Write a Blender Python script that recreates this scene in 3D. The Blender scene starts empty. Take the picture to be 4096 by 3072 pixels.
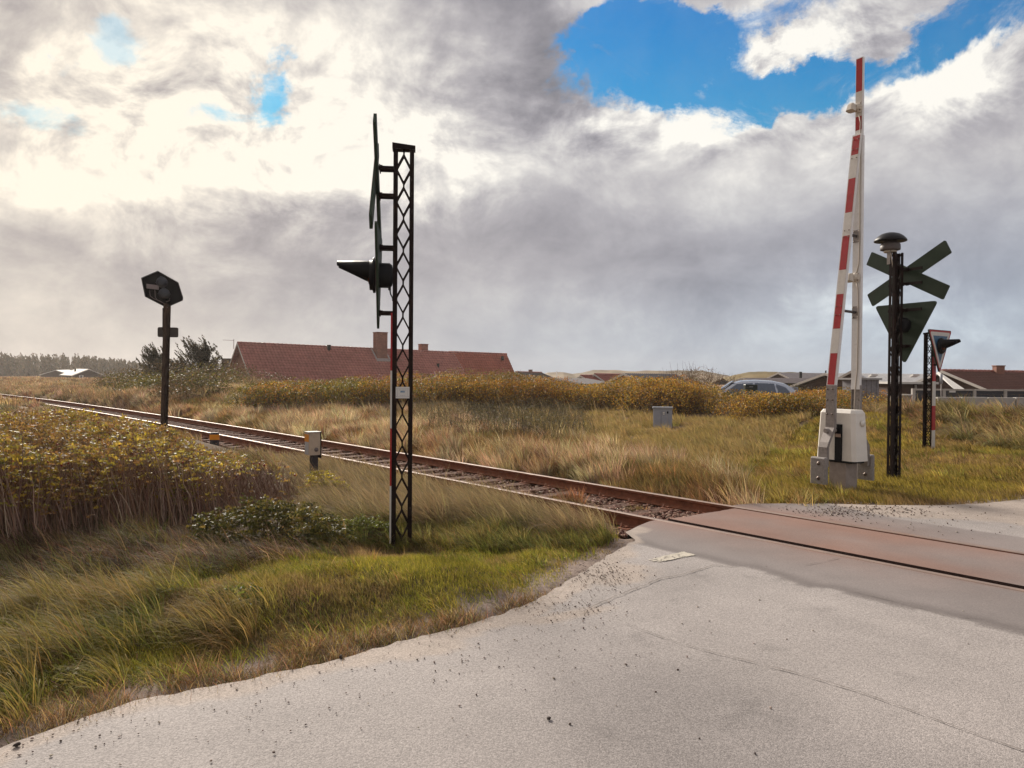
import bpy, math, random
import numpy as np
from mathutils import Matrix, Vector
rad = math.radians
random.seed(7)
rng = np.random.default_rng(11)

# ------------------------------------------------------------------ camera
CH, PITCH, ROLL, FPX = 1.67, rad(0.60), rad(0.45), 3076.0
scene = bpy.context.scene
COL = scene.collection
cd = bpy.data.cameras.new('camera')
cd.sensor_width = 36.0
cd.lens = FPX / 4096 * 36.0
cd.clip_start = 0.05
cd.clip_end = 5000
cam = bpy.data.objects.new('camera', cd)
COL.objects.link(cam)
_F = Vector((0, math.cos(PITCH), -math.sin(PITCH)))
_U = Vector((0, math.sin(PITCH), math.cos(PITCH)))
_X = Vector((1, 0, 0))
_R = _X * math.cos(ROLL) + _U * math.sin(ROLL)
_V = -_X * math.sin(ROLL) + _U * math.cos(ROLL)
M = Matrix((( _R.x, _V.x, -_F.x, 0), (_R.y, _V.y, -_F.y, 0), (_R.z, _V.z, -_F.z, CH), (0, 0, 0, 1)))
cam.matrix_world = M
scene.camera = cam


def ray(x, y):
    """direction of a photo point (4096 px wide), forward component scaled to 1"""
    u = (x - 2048) / FPX
    v = -(y - 1536) / FPX
    d = _F + _R * u + _V * v
    return d / d.y


def G(x, y, z=0.0):
    d = ray(x, y)
    t = (z - CH) / d.z
    return Vector((d.x * t, t, z))


def A(x, y, Y):
    d = ray(x, y)
    return Vector((d.x * Y, Y, CH + d.z * Y))


# ------------------------------------------------------------------ light
SUN_AZ, SUN_EL = rad(-27.0), rad(27.0)      # azimuth from +Y towards +X
sd = bpy.data.lights.new('sun', 'SUN')
sd.energy = 4.0
sd.angle = rad(17)
sd.color = (1.0, 0.91, 0.80)
sun = bpy.data.objects.new('sun', sd)
COL.objects.link(sun)
sdir = Vector((math.sin(SUN_AZ) * math.cos(SUN_EL), math.cos(SUN_AZ) * math.cos(SUN_EL), math.sin(SUN_EL)))
sun.rotation_euler = sdir.to_track_quat('Z', 'Y').to_euler()
scene.view_settings.view_transform = 'Standard'
scene.view_settings.look = 'None'
scene.view_settings.exposure = 0.75
scene.view_settings.gamma = 1.0
scene.view_settings.use_curve_mapping = False
scene.cycles.max_bounces = 6
scene.cycles.diffuse_bounces = 3
scene.cycles.glossy_bounces = 2
scene.cycles.transmission_bounces = 4
scene.cycles.transparent_max_bounces = 6
scene.cycles.volume_bounces = 0
scene.cycles.use_denoising = True

# ------------------------------------------------------------------ sky
world = bpy.data.worlds.new('World')
scene.world = world
world.use_nodes = True
WT = world.node_tree
WT.nodes.clear()


class NB:
    """small helper to write node maths as expressions"""
    def __init__(s, tree):
        s.t = tree

    def n(s, kind, **kw):
        nd = s.t.nodes.new(kind)
        for k, v in kw.items():
            setattr(nd, k, v)
        return nd

    def put(s, sock, v):
        if isinstance(v, bpy.types.NodeSocket):
            s.t.links.new(v, sock)
        elif v is not None:
            sock.default_value = v

    def m(s, op, a, b=None, c=None, clamp=False):
        nd = s.n('ShaderNodeMath', operation=op, use_clamp=clamp)
        s.put(nd.inputs[0], a)
        if b is not None: s.put(nd.inputs[1], b)
        if c is not None: s.put(nd.inputs[2], c)
        return nd.outputs[0]

    def vm(s, op, a, b=None, sc=None):
        nd = s.n('ShaderNodeVectorMath', operation=op)
        s.put(nd.inputs[0], a)
        if b is not None: s.put(nd.inputs[1], b)
        if sc is not None: s.put(nd.inputs['Scale'], sc)
        return nd.outputs[0] if op not in ('LENGTH', 'DOT_PRODUCT', 'DISTANCE') else nd.outputs['Value']

    def noise(s, vec, scale, detail=6, rough=0.55, dist=0.0, col=False, lac=2.0):
        nd = s.n('ShaderNodeTexNoise')
        s.put(nd.inputs['Vector'], vec)
        nd.inputs['Scale'].default_value = scale
        nd.inputs['Detail'].default_value = detail
        nd.inputs['Roughness'].default_value = rough
        nd.inputs['Lacunarity'].default_value = lac
        nd.inputs['Distortion'].default_value = dist
        return nd.outputs['Color' if col else 'Fac']

    def ramp(s, v, lo, hi, a=0.0, b=1.0, smooth=True):
        nd = s.n('ShaderNodeMapRange', interpolation_type='SMOOTHSTEP' if smooth else 'LINEAR')
        s.put(nd.inputs['Value'], v)
        nd.inputs['From Min'].default_value = lo
        nd.inputs['From Max'].default_value = hi
        nd.inputs['To Min'].default_value = a
        nd.inputs['To Max'].default_value = b
        return nd.outputs['Result']

    def mix(s, f, a, b, mode='MIX'):
        nd = s.n('ShaderNodeMix', data_type='RGBA', blend_type=mode)
        s.put(nd.inputs['Factor'], f)
        s.put(nd.inputs['A'], a if not isinstance(a, tuple) else (*a, 1)[:4])
        s.put(nd.inputs['B'], b if not isinstance(b, tuple) else (*b, 1)[:4])
        return nd.outputs['Result']

    def comb(s, x, y, z):
        nd = s.n('ShaderNodeCombineXYZ')
        s.put(nd.inputs[0], x); s.put(nd.inputs[1], y); s.put(nd.inputs[2], z)
        return nd.outputs[0]

    def sep(s, v):
        nd = s.n('ShaderNodeSeparateXYZ')
        s.put(nd.inputs[0], v)
        return nd.outputs


def build_sky():
    W = NB(WT)
    out = W.n('ShaderNodeOutputWorld')
    bg = W.n('ShaderNodeBackground')
    bg.inputs['Strength'].default_value = 0.10
    WT.links.new(bg.outputs[0], out.inputs[0])
    sky = W.n('ShaderNodeTexSky', sky_type='NISHITA')
    sky.sun_disc = False
    sky.sun_elevation = SUN_EL
    sky.sun_rotation = SUN_AZ
    sky.air_density = 1.6
    sky.dust_density = 0.3
    sky.ozone_density = 4.0
    hs = W.n('ShaderNodeHueSaturation')
    hs.inputs['Saturation'].default_value = 1.45
    hs.inputs['Value'].default_value = 0.62
    WT.links.new(sky.outputs[0], hs.inputs['Color'])
    blue = W.mix(1.0, hs.outputs[0], (.10, .66, .93), 'MULTIPLY')
    tc = W.n('ShaderNodeTexCoord')
    d = W.vm('NORMALIZE', tc.outputs['Generated'])
    x, y, z = W.sep(d)
    az = W.m('ARCTAN2', x, y)
    el = W.m('ARCSINE', z)
    # cloud space: sheet overhead, compressed towards the horizon
    den = W.m('ADD', W.m('ABSOLUTE', z), 0.55)
    cp = W.comb(W.m('DIVIDE', x, den), W.m('DIVIDE', y, den), W.m('MULTIPLY', z, 1.5))
    big = W.noise(cp, 1.6, 3, 0.5)
    fb = W.noise(cp, 3.4, 10, 0.56, 0.15)
    off = W.vm('ADD', cp, (-0.03, 0.02, 0.045))
    fb2 = W.noise(off, 3.4, 10, 0.56, 0.15)
    fine = W.noise(d, 22.0, 6, 0.65)
    relief = W.m('SUBTRACT', fb, fb2)
    wv = W.noise(d, 4.5, 9, 0.62, col=True)
    wx, wy, wz = W.sep(wv)
    waz = W.m('ADD', az, W.m('MULTIPLY', W.m('SUBTRACT', wx, 0.5), 0.26))
    wel = W.m('ADD', el, W.m('MULTIPLY', W.m('SUBTRACT', wy, 0.5), 0.20))

    def ang(px, py):
        v = ray(px * 4096 / 2212, py * 4096 / 2212).normalized()
        return math.atan2(v.x, v.y), math.asin(v.z)

    def blob(px, py, rx, ry, soft=True, rot=0.0, hard=False, pw=1.0):
        a0, e0 = ang(px, py)
        sx = max(abs(ang(px + rx, py)[0] - a0), 1e-3)
        sy = max(abs(ang(px, py - ry)[1] - e0), 1e-3)
        A_, E_ = (az, el) if hard else (waz, wel)
        dx = W.m('SUBTRACT', A_, a0)
        dy = W.m('SUBTRACT', E_, e0)
        if rot:
            c, s_ = math.cos(rad(rot)), math.sin(rad(rot))
            dx, dy = (W.m('ADD', W.m('MULTIPLY', dx, c), W.m('MULTIPLY', dy, s_)),
                      W.m('SUBTRACT', W.m('MULTIPLY', dy, c), W.m('MULTIPLY', dx, s_)))
        dx = W.m('DIVIDE', dx, sx)
        dy = W.m('DIVIDE', dy, sy)
        r2 = W.m('ADD', W.m('MULTIPLY', dx, dx), W.m('MULTIPLY', dy, dy))
        if pw != 1.0: r2 = W.m('POWER', r2, pw)
        return W.m('POWER', 2.718, W.m('MULTIPLY', r2, -1.0))

    def total(lst, start=0.0):
        acc = start
        for w, b in lst:
            acc = W.m('ADD', acc, W.m('MULTIPLY', b, w))
        return acc

    holes = total([(1.2, blob(1500, 135, 260, 90, rot=-8)), (1.1, blob(1360, 90, 130, 95, rot=-30)), (1.2, blob(2130, 30, 250, 80)), (.7, blob(1480, 20, 140, 40)), (.6, blob(1940, 110, 120, 50)),
                   (0.8, blob(1760, 175, 150, 45, rot=10)), (0.55, blob(1700, -10, 260, 40)),
                   (-0.50, blob(1680, 65, 150, 45, rot=-25)), (-0.36, blob(1890, 60, 60, 80)), (.5, blob(1680, 160, 120, 45)), (-0.7, blob(1270, 20, 60, 35)), (-0.5, blob(1640, 120, 70, 55)),
                   (1.0, blob(570, 165, 50, 70, rot=10)), (0.45, blob(430, 200, 75, 28)),
                   (0.85, blob(150, 30, 75, 60)), (0.9, blob(70, 220, 130, 55)), (0.7, blob(10, 60, 40, 60)),
                   # the rest of the sky, behind and above the camera
                   (0.7, blob(2700, -300, 500, 300))])
    holes = W.m('MINIMUM', holes, 0.90)
    tear = W.noise(W.vm('MULTIPLY', d, (1.0, 1.0, 1.7)), 7.0, 10, 0.66, 0.6)
    hv = W.m('ADD', holes, W.m('MULTIPLY', W.m('SUBTRACT', tear, 0.52), 2.1))
    clear = W.m('MINIMUM', W.ramp(hv, 0.36, 0.86), W.ramp(holes, 0.06, 0.34))
    # cloud brightness
    br = total([(0.25, blob(380, 130, 540, 330, pw=1.6)), (0.24, blob(560, 330, 330, 120, pw=1.8)), (.16, blob(80, 400, 260, 120)), (.20, blob(120, 110, 260, 130)), (.0, blob(820, 40, 200, 110)), (.22, blob(900, 330, 170, 90, pw=1.5)), (.14, blob(760, 120, 200, 160)), (0.28, blob(120, 430, 260, 90)),
                (-0.19, blob(1060, 100, 290, 200, rot=-15, pw=2)), (-0.15, blob(1240, 170, 130, 150, rot=-30, pw=1.6)),
                (-0.13, blob(1300, 530, 750, 110)), (-0.03, blob(1350, 600, 300, 60)), (.07, blob(1000, 450, 600, 160)), (-0.10, blob(420, 470, 260, 50)), (-0.07, blob(400, 620, 380, 60)),
                (0.42, blob(1500, 240, 190, 50, pw=1.4)), (0.40, blob(2060, 180, 200, 80, pw=1.4)), (0.16, blob(1700, 300, 260, 60)), (0.20, blob(1620, 90, 240, 70)), (0.25, blob(1280, 20, 80, 50)),
                (0.10, blob(1050, 350, 160, 60)),
                (0.16, blob(150, 740, 500, 60)), (0.14, blob(1900, 700, 600, 70)), (.10, blob(250, 640, 500, 110)), (0.06, blob(1500, 380, 500, 90))], 0.575)
    m1 = W.noise(W.vm('MULTIPLY', d, (1.0, 1.0, 1.35)), 8.5, 9, 0.62, 0.35)
    m2 = W.noise(W.vm('ADD', W.vm('MULTIPLY', d, (1.0, 1.0, 1.35)), (-0.012, 0.0, 0.020)), 8.5, 9, 0.62, 0.35)
    puff = W.m('MULTIPLY', W.m('SUBTRACT', m1, m2), W.m('ADD', 0.16, total([(1.9, blob(400, 250, 560, 260)), (1.7, blob(1560, 230, 380, 80)), (1.9, blob(1650, 60, 300, 80)), (1.7, blob(2080, 170, 220, 110)), (.5, blob(1900, 690, 600, 100)), (.7, blob(900, 350, 200, 110))])))
    br = W.m('ADD', br, W.m('MULTIPLY', puff, 1.1))
    soft_ = W.m('MULTIPLY', W.ramp(el, rad(8), rad(26), 0.5, 2.0), W.m('ADD', 0.38, total([(0.8, blob(350, 250, 420, 220)), (0.8, blob(1560, 240, 420, 110)), (0.9, blob(1650, 60, 300, 80)), (.6, blob(2080, 200, 220, 120))])))
    br = W.m('ADD', br, W.m('MULTIPLY', relief, soft_))
    br = W.m('ADD', br, W.m('MULTIPLY', W.m('SUBTRACT', fb, 0.5), 0.16))
    br = W.m('ADD', br, W.m('MULTIPLY', W.m('SUBTRACT', big, 0.5), 0.20))
    br = W.m('ADD', br, W.m('MULTIPLY', W.m('SUBTRACT', fine, 0.5), 0.10))
    br = W.m('MAXIMUM', br, 0.22)
    br = W.m('MINIMUM', W.m('ADD', br, W.m('MULTIPLY', W.m('SUBTRACT', m1, 0.5), W.ramp(br, 0.55, 0.95, 0.16, 0.95))), 1.03)
    # grey-mauve in the middle, creamy towards the sun, bluish on the right near the horizon
    cr = W.n('ShaderNodeValToRGB')
    W.put(cr.inputs[0], br)
    e = cr.color_ramp.elements
    e[0].position = 0.20; e[0].color = (0.19, 0.19, 0.215, 1)
    e[1].position = 1.0; e[1].color = (1.0, 0.97, 0.90, 1)
    for p_, c_ in ((0.38, (0.315, 0.305, 0.335, 1)), (0.55, (0.46, 0.445, 0.47, 1)), (0.75, (0.70, 0.68, 0.67, 1))):
        k = e.new(p_); k.color = c_
    cc = cr.outputs[0]
    warm = W.ramp(az, rad(8), rad(-34))
    cool = W.ramp(az, rad(-2), rad(34))
    low = W.ramp(el, rad(16), rad(2))
    cc = W.mix(warm, cc, W.mix(1.0, cc, (1.06, 0.99, 0.90), 'MULTIPLY'))
    cc = W.mix(W.m('MULTIPLY', cool, low), cc, W.mix(1.0, cc, (0.80, 0.93, 1.06), 'MULTIPLY'))
    # pale haze hanging over the horizon on the sunny side
    hz = W.m('MULTIPLY', W.ramp(el, rad(9), rad(0)), 0.55)
    cc = W.mix(hz, cc, W.mix(warm, (0.47, 0.53, 0.60), (0.62, 0.55, 0.49)))
    # thin cloud in front of the openings nearest the sun
    veil = W.m('MULTIPLY', W.ramp(az, rad(-14), rad(-27)), 0.62)
    blue = W.mix(W.ramp(el, rad(30), rad(8)), blue, W.mix(1.0, blue, (3.4, 1.35, 1.0), 'MULTIPLY'))
    blue = W.mix(W.m('MULTIPLY', fine, 0.16), blue, (3.4, 3.7, 4.0))
    cl = W.m('MULTIPLY', clear, W.m('SUBTRACT', 1.0, veil))
    K = 10.0 / (2 ** 0.75)            # background strength 0.1, exposure 0.75
    cc = W.vm('SCALE', cc, sc=K)
    fin = W.mix(cl, cc, blue)
    WT.links.new(fin, bg.inputs['Color'])
    try:
        world.cycles.sampling_method = 'MANUAL'
        world.cycles.sample_map_resolution = 512
    except Exception:
        pass


build_sky()

# ------------------------------------------------------------------ mesh and tag helpers
def tag(o, label=None, cat=None, group=None, kind=None):
    if label: o['label'] = label
    if cat: o['category'] = cat
    if group: o['group'] = group
    if kind: o['kind'] = kind
    return o


def empty(name, loc=(0, 0, 0), rz=0.0):
    o = bpy.data.objects.new(name, None)
    COL.objects.link(o)
    o.location = loc
    o.rotation_euler = (0, 0, rz)
    o.empty_display_size = 0.2
    return o


def link(name, me, parent=None):
    o = bpy.data.objects.new(name, me)
    COL.objects.link(o)
    if parent is not None:
        o.parent = parent
    return o


class MB:
    """collects shapes and links them as ONE mesh object"""
    def __init__(s):
        s.v, s.f, s.mi, s.sm = [], [], [], []

    def add(s, vs, fs, mi=0, smooth=False):
        b = len(s.v)
        s.v += [tuple(p) for p in vs]
        for f in fs:
            s.f.append(tuple(b + i for i in f))
            s.mi.append(mi)
            s.sm.append(smooth)
        return s

    def box(s, c, size, rot=None, mi=0, bev=0.0, top=(1, 1)):
        """box centred at c; top scales the upper face; bev chamfers the vertical edges and the top"""
        hx, hy, hz = size[0] / 2, size[1] / 2, size[2] / 2
        if bev > 0:
            b = min(bev, hx * .9, hy * .9)
            def ring(x, y, z, k):
                return [(-x + k, -y, z), (x - k, -y, z), (x, -y + k, z), (x, y - k, z), (x - k, y, z), (-x + k, y, z), (-x, y - k, z), (-x, -y + k, z)]
            bz = min(b, hz * .9)
            vs = ring(hx, hy, -hz, b) + ring(hx * top[0], hy * top[1], hz - bz, b) + ring(hx * top[0] - bz * .7, hy * top[1] - bz * .7, hz, b * .6)
            fs = [tuple(range(7, -1, -1)), tuple(range(16, 24))]
            for r in (0, 8):
                fs += [(r + i, r + (i + 1) % 8, r + 8 + (i + 1) % 8, r + 8 + i) for i in range(8)]
        else:
            vs = [(-hx, -hy, -hz), (hx, -hy, -hz), (hx, hy, -hz), (-hx, hy, -hz)]
            vs += [(x * top[0], y * top[1], -z) for x, y, z in vs]
            fs = [(3, 2, 1, 0), (4, 5, 6, 7), (0, 1, 5, 4), (1, 2, 6, 5), (2, 3, 7, 6), (3, 0, 4, 7)]
        vs = [Vector(p) for p in vs]
        if rot is not None:
            vs = [rot @ p for p in vs]
        c = Vector(c)
        return s.add([p + c for p in vs], fs, mi)

    def tube(s, pts, r, n=8, mi=0, cap=True, smooth=True):
        pts = [Vector(p) for p in pts]
        rs = r if isinstance(r, (list, tuple)) else [r] * len(pts)
        vs, fs = [], []
        for i, p in enumerate(pts):
            t = (pts[min(i + 1, len(pts) - 1)] - pts[max(i - 1, 0)]).normalized()
            a = t.cross(Vector((0, 0, 1)) if abs(t.z) < .9 else Vector((1, 0, 0))).normalized()
            b = t.cross(a)
            for k in range(n):
                w = 2 * math.pi * k / n
                vs.append(p + (a * math.cos(w) + b * math.sin(w)) * rs[i])
        for i in range(len(pts) - 1):
            for k in range(n):
                fs.append((i * n + k, i * n + (k + 1) % n, (i + 1) * n + (k + 1) % n, (i + 1) * n + k))
        s.add(vs, fs, mi, smooth)
        if cap:
            b0 = len(s.v) - len(vs)
            s.f.append(tuple(b0 + k for k in range(n - 1, -1, -1))); s.mi.append(mi); s.sm.append(False)
            s.f.append(tuple(b0 + len(vs) - n + k for k in range(n))); s.mi.append(mi); s.sm.append(False)
        return s

    def prism(s, poly, d, mi=0):
        """poly: list of 3D points (planar); d: extrusion vector"""
        poly = [Vector(p) for p in poly]
        d = Vector(d)
        n = len(poly)
        vs = poly + [p + d for p in poly]
        fs = [tuple(range(n - 1, -1, -1)), tuple(range(n, 2 * n))]
        fs += [(i, (i + 1) % n, n + (i + 1) % n, n + i) for i in range(n)]
        return s.add(vs, fs, mi)

    def lathe(s, prof, c, axis=(0, 0, 1), n=24, mi=0, smooth=True):
        """prof: list of (radius, height) along the axis"""
        ax = Vector(axis).normalized()
        a = ax.cross(Vector((0, 0, 1)) if abs(ax.z) < .9 else Vector((1, 0, 0))).normalized()
        b = ax.cross(a)
        c = Vector(c)
        vs, fs = [], []
        for r, h in prof:
            for k in range(n):
                w = 2 * math.pi * k / n
                vs.append(c + ax * h + (a * math.cos(w) + b * math.sin(w)) * r)
        for i in range(len(prof) - 1):
            for k in range(n):
                fs.append((i * n + k, i * n + (k + 1) % n, (i + 1) * n + (k + 1) % n, (i + 1) * n + k))
        fs.append(tuple(range(n - 1, -1, -1)))
        fs.append(tuple((len(prof) - 1) * n + k for k in range(n)))
        return s.add(vs, fs, mi, smooth)

    def build(s, name, mats, parent=None, auto=True):
        me = bpy.data.meshes.new(name)
        me.from_pydata(s.v, [], s.f)
        for m in (mats if isinstance(mats, (list, tuple)) else [mats]):
            me.materials.append(m)
        me.polygons.foreach_set('material_index', s.mi)
        me.polygons.foreach_set('use_smooth', s.sm)
        me.update()
        return link(name, me, parent)


def np_mesh(name, V, quads=None, tris=None, mat=None, col=None, parent=None, smooth=False, extra=None):
    """fast mesh from numpy arrays; col: per-vertex RGB stored as attribute 'col'"""
    me = bpy.data.meshes.new(name)
    nq = 0 if quads is None else len(quads)
    nt = 0 if tris is None else len(tris)
    me.vertices.add(len(V))
    me.vertices.foreach_set('co', np.ascontiguousarray(V, dtype=np.float32).ravel())
    loops = []
    if nq: loops.append(np.asarray(quads, dtype=np.int32).ravel())
    if nt: loops.append(np.asarray(tris, dtype=np.int32).ravel())
    L = np.concatenate(loops)
    me.loops.add(len(L))
    me.loops.foreach_set('vertex_index', L)
    me.polygons.add(nq + nt)
    st = np.concatenate([np.arange(nq) * 4, nq * 4 + np.arange(nt) * 3]).astype(np.int32)
    me.polygons.foreach_set('loop_start', st)
    try:
        me.polygons.foreach_set('loop_total', np.concatenate([np.full(nq, 4), np.full(nt, 3)]).astype(np.int32))
    except Exception:
        pass
    if smooth:
        me.polygons.foreach_set('use_smooth', np.ones(nq + nt, dtype=bool))
    if col is not None:
        ca = me.attributes.new('col', 'FLOAT_COLOR', 'POINT')
        c4 = np.ones((len(V), 4), dtype=np.float32)
        c4[:, :3] = col
        ca.data.foreach_set('color', c4.ravel())
    for k, arr in (extra or {}).items():
        at = me.attributes.new(k, 'FLOAT', 'POINT')
        at.data.foreach_set('value', np.ascontiguousarray(arr, dtype=np.float32))
    me.update(calc_edges=True)
    if mat is not None:
        me.materials.append(mat)
    return link(name, me, parent)


# smooth value noise in numpy
_T = np.random.default_rng(5).random((256, 256))


def vnoise(x, y, s=1.0, seed=0):
    x = np.asarray(x, dtype=np.float64) * s + seed * 17.3
    y = np.asarray(y, dtype=np.float64) * s + seed * 9.1
    xi, yi = np.floor(x).astype(int), np.floor(y).astype(int)
    fx, fy = x - xi, y - yi
    fx, fy = fx * fx * (3 - 2 * fx), fy * fy * (3 - 2 * fy)
    g = lambda a, b: _T[a % 256, b % 256]
    return (g(xi, yi) * (1 - fx) + g(xi + 1, yi) * fx) * (1 - fy) + (g(xi, yi + 1) * (1 - fx) + g(xi + 1, yi + 1) * fx) * fy


def fbm(x, y, s=1.0, seed=0, o=4):
    a, t, n = 0.0, 0.0, 0.0
    w = 1.0
    for i in range(o):
        a = a + w * vnoise(x, y, s * 2 ** i, seed + i * 3)
        n += w
        w *= .5
    return a / n


def sstep(x, a, b):
    t = np.clip((x - a) / (b - a), 0, 1)
    return t * t * (3 - 2 * t)


# ------------------------------------------------------------------ materials
def base_mat(name):
    m = bpy.data.materials.new(name)
    m.use_nodes = True
    nt = m.node_tree
    nt.nodes.clear()
    N = NB(nt)
    out = N.n('ShaderNodeOutputMaterial')
    p = N.n('ShaderNodeBsdfPrincipled')
    nt.links.new(p.outputs[0], out.inputs[0])
    return m, N, p, out


def pmat(name, col, rough=.6, metal=0.0, var=.12, scale=8.0, bump=.0, bscale=None, spec=.4, dirt=None, dscale=3.0, damt=.5, coat=0.0):
    """paint, metal, concrete ...: colour with two sizes of uneven wear and optional dirt and bump"""
    m, N, p, out = base_mat(name)
    tc = N.n('ShaderNodeTexCoord').outputs['Object']
    n1 = N.noise(tc, scale, 5, .6)
    k = N.ramp(n1, .3, .7, 1 - var, 1 + var, False)
    c = N.vm('SCALE', (*col,), sc=k)
    if dirt is not None:
        n2 = N.noise(tc, dscale, 8, .68, .3)
        f = N.ramp(n2, .50, .72, 0, damt)
        c = N.mix(f, c, dirt)
    N.put(p.inputs['Base Color'], c)
    p.inputs['Roughness'].default_value = rough
    N.put(p.inputs['Roughness'], N.ramp(n1, .3, .7, max(rough - .1, 0.02), min(rough + .1, 1), False))
    p.inputs['Metallic'].default_value = metal
    p.inputs['Specular IOR Level'].default_value = spec
    if coat: p.inputs['Coat Weight'].default_value = coat
    if bump:
        b = N.n('ShaderNodeBump')
        b.inputs['Strength'].default_value = 1.0
        b.inputs['Distance'].default_value = bump
        N.put(b.inputs['Height'], N.noise(tc, bscale or scale * 4, 6, .65))
        N.put(p.inputs['Normal'], b.outputs[0])
    return m


def leaf_mat(name, trans=.35, rough=.5, spec=.35):
    m = bpy.data.materials.new(name)
    m.use_nodes = True
    nt = m.node_tree
    nt.nodes.clear()
    N = NB(nt)
    out = N.n('ShaderNodeOutputMaterial')
    p = N.n('ShaderNodeBsdfPrincipled')
    at = N.n('ShaderNodeAttribute', attribute_name='col').outputs['Color']
    N.put(p.inputs['Base Color'], at)
    p.inputs['Roughness'].default_value = rough
    p.inputs['Specular IOR Level'].default_value = spec
    t = N.n('ShaderNodeBsdfTranslucent')
    N.put(t.inputs[0], N.mix(1.0, at, (1.25, 1.15, .8), 'MULTIPLY'))
    mx = N.n('ShaderNodeMixShader')
    mx.inputs[0].default_value = trans
    nt.links.new(p.outputs[0], mx.inputs[1])
    nt.links.new(t.outputs[0], mx.inputs[2])
    nt.links.new(mx.outputs[0], out.inputs[0])
    return m


# ------------------------------------------------------------------ track frame of reference
_f1, _f2 = G(4096, 2214), G(1400, 1779)
_n1, _n2 = G(4096, 2366), G(1400, 1838)
TU = Vector((_f1.x - _f2.x, _f1.y - _f2.y)).normalized()      # along the rails, towards the right and the viewer
TN = Vector((-TU.y, TU.x))                                    # across the rails, away from the viewer
if TN.y < 0: TN = -TN
N_FAR = (Vector((_f1.x, _f1.y)).dot(TN) + Vector((_f2.x, _f2.y)).dot(TN)) / 2
N_NEAR = N_FAR - 1.505
NC = (N_FAR + N_NEAR) / 2
CURVE_U, CURVE_K = -18.0, 0.00085


def to_un(x, y):
    return x * TU.x + y * TU.y, x * TN.x + y * TN.y


def from_un(u, n):
    return u * TU.x + n * TN.x, u * TU.y + n * TN.y


def lateral(u):
    """sideways shift of the track where it bends away in the distance"""
    d = np.minimum(np.asarray(u, dtype=float) - CURVE_U, 0)
    return -CURVE_K * d * d


def UN(px, py):
    g = G(px, py)
    return to_un(g.x, g.y)


# edge of the asphalt as u(n): grass on one side, road on the other
EDGE_NEAR = sorted([(n, u) for u, n in [UN(*q) for q in [(-900, 3900), (-300, 3170), (0, 2990), (250, 2900), (560, 2800), (850, 2745), (1200, 2668), (1420, 2615),
                    (1620, 2560), (1850, 2505), (2100, 2420), (2230, 2350), (2340, 2280), (2450, 2215), (2540, 2160), (2500, 2128), (2560, 2100), (2600, 2084)]]])
EDGE_FAR = sorted([(n, u) for u, n in [UN(*q) for q in [(2955, 2018), (3010, 2013), (3300, 2014), (3500, 2020), (3760, 2022), (3950, 2012), (4096, 1995), (4500, 1975), (5200, 1940)]]])


def u_edge(n):
    n = np.asarray(n, dtype=float)
    a = np.interp(n, [p[0] for p in EDGE_NEAR], [p[1] for p in EDGE_NEAR])
    b = np.interp(n, [p[0] for p in EDGE_FAR], [p[1] for p in EDGE_FAR])
    # between the rails the panel ends on a line from one edge to the other
    pa, pb = UN(2680, 2075), UN(2960, 2030)
    mid = np.interp(n, [pa[1], pb[1]], [pa[0], pb[0]])
    w = np.where(n < N_NEAR, a, np.where(n > N_FAR, b, mid))
    # the road edge beyond what the photograph shows simply runs on
    w = np.where(n < EDGE_NEAR[0][0], EDGE_NEAR[0][1] - (EDGE_NEAR[0][0] - n) * .35, w)
    w = np.where(n > EDGE_FAR[-1][0], EDGE_FAR[-1][1] + (n - EDGE_FAR[-1][0]) * .25, w)
    return w


def gauss(x, y, cx, cy, sx, sy, rot=0.0):
    dx, dy = x - cx, y - cy
    c, s = math.cos(rot), math.sin(rot)
    dx, dy = dx * c + dy * s, dy * c - dx * s
    return np.exp(-(dx / sx) ** 2 - (dy / sy) ** 2)


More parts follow.
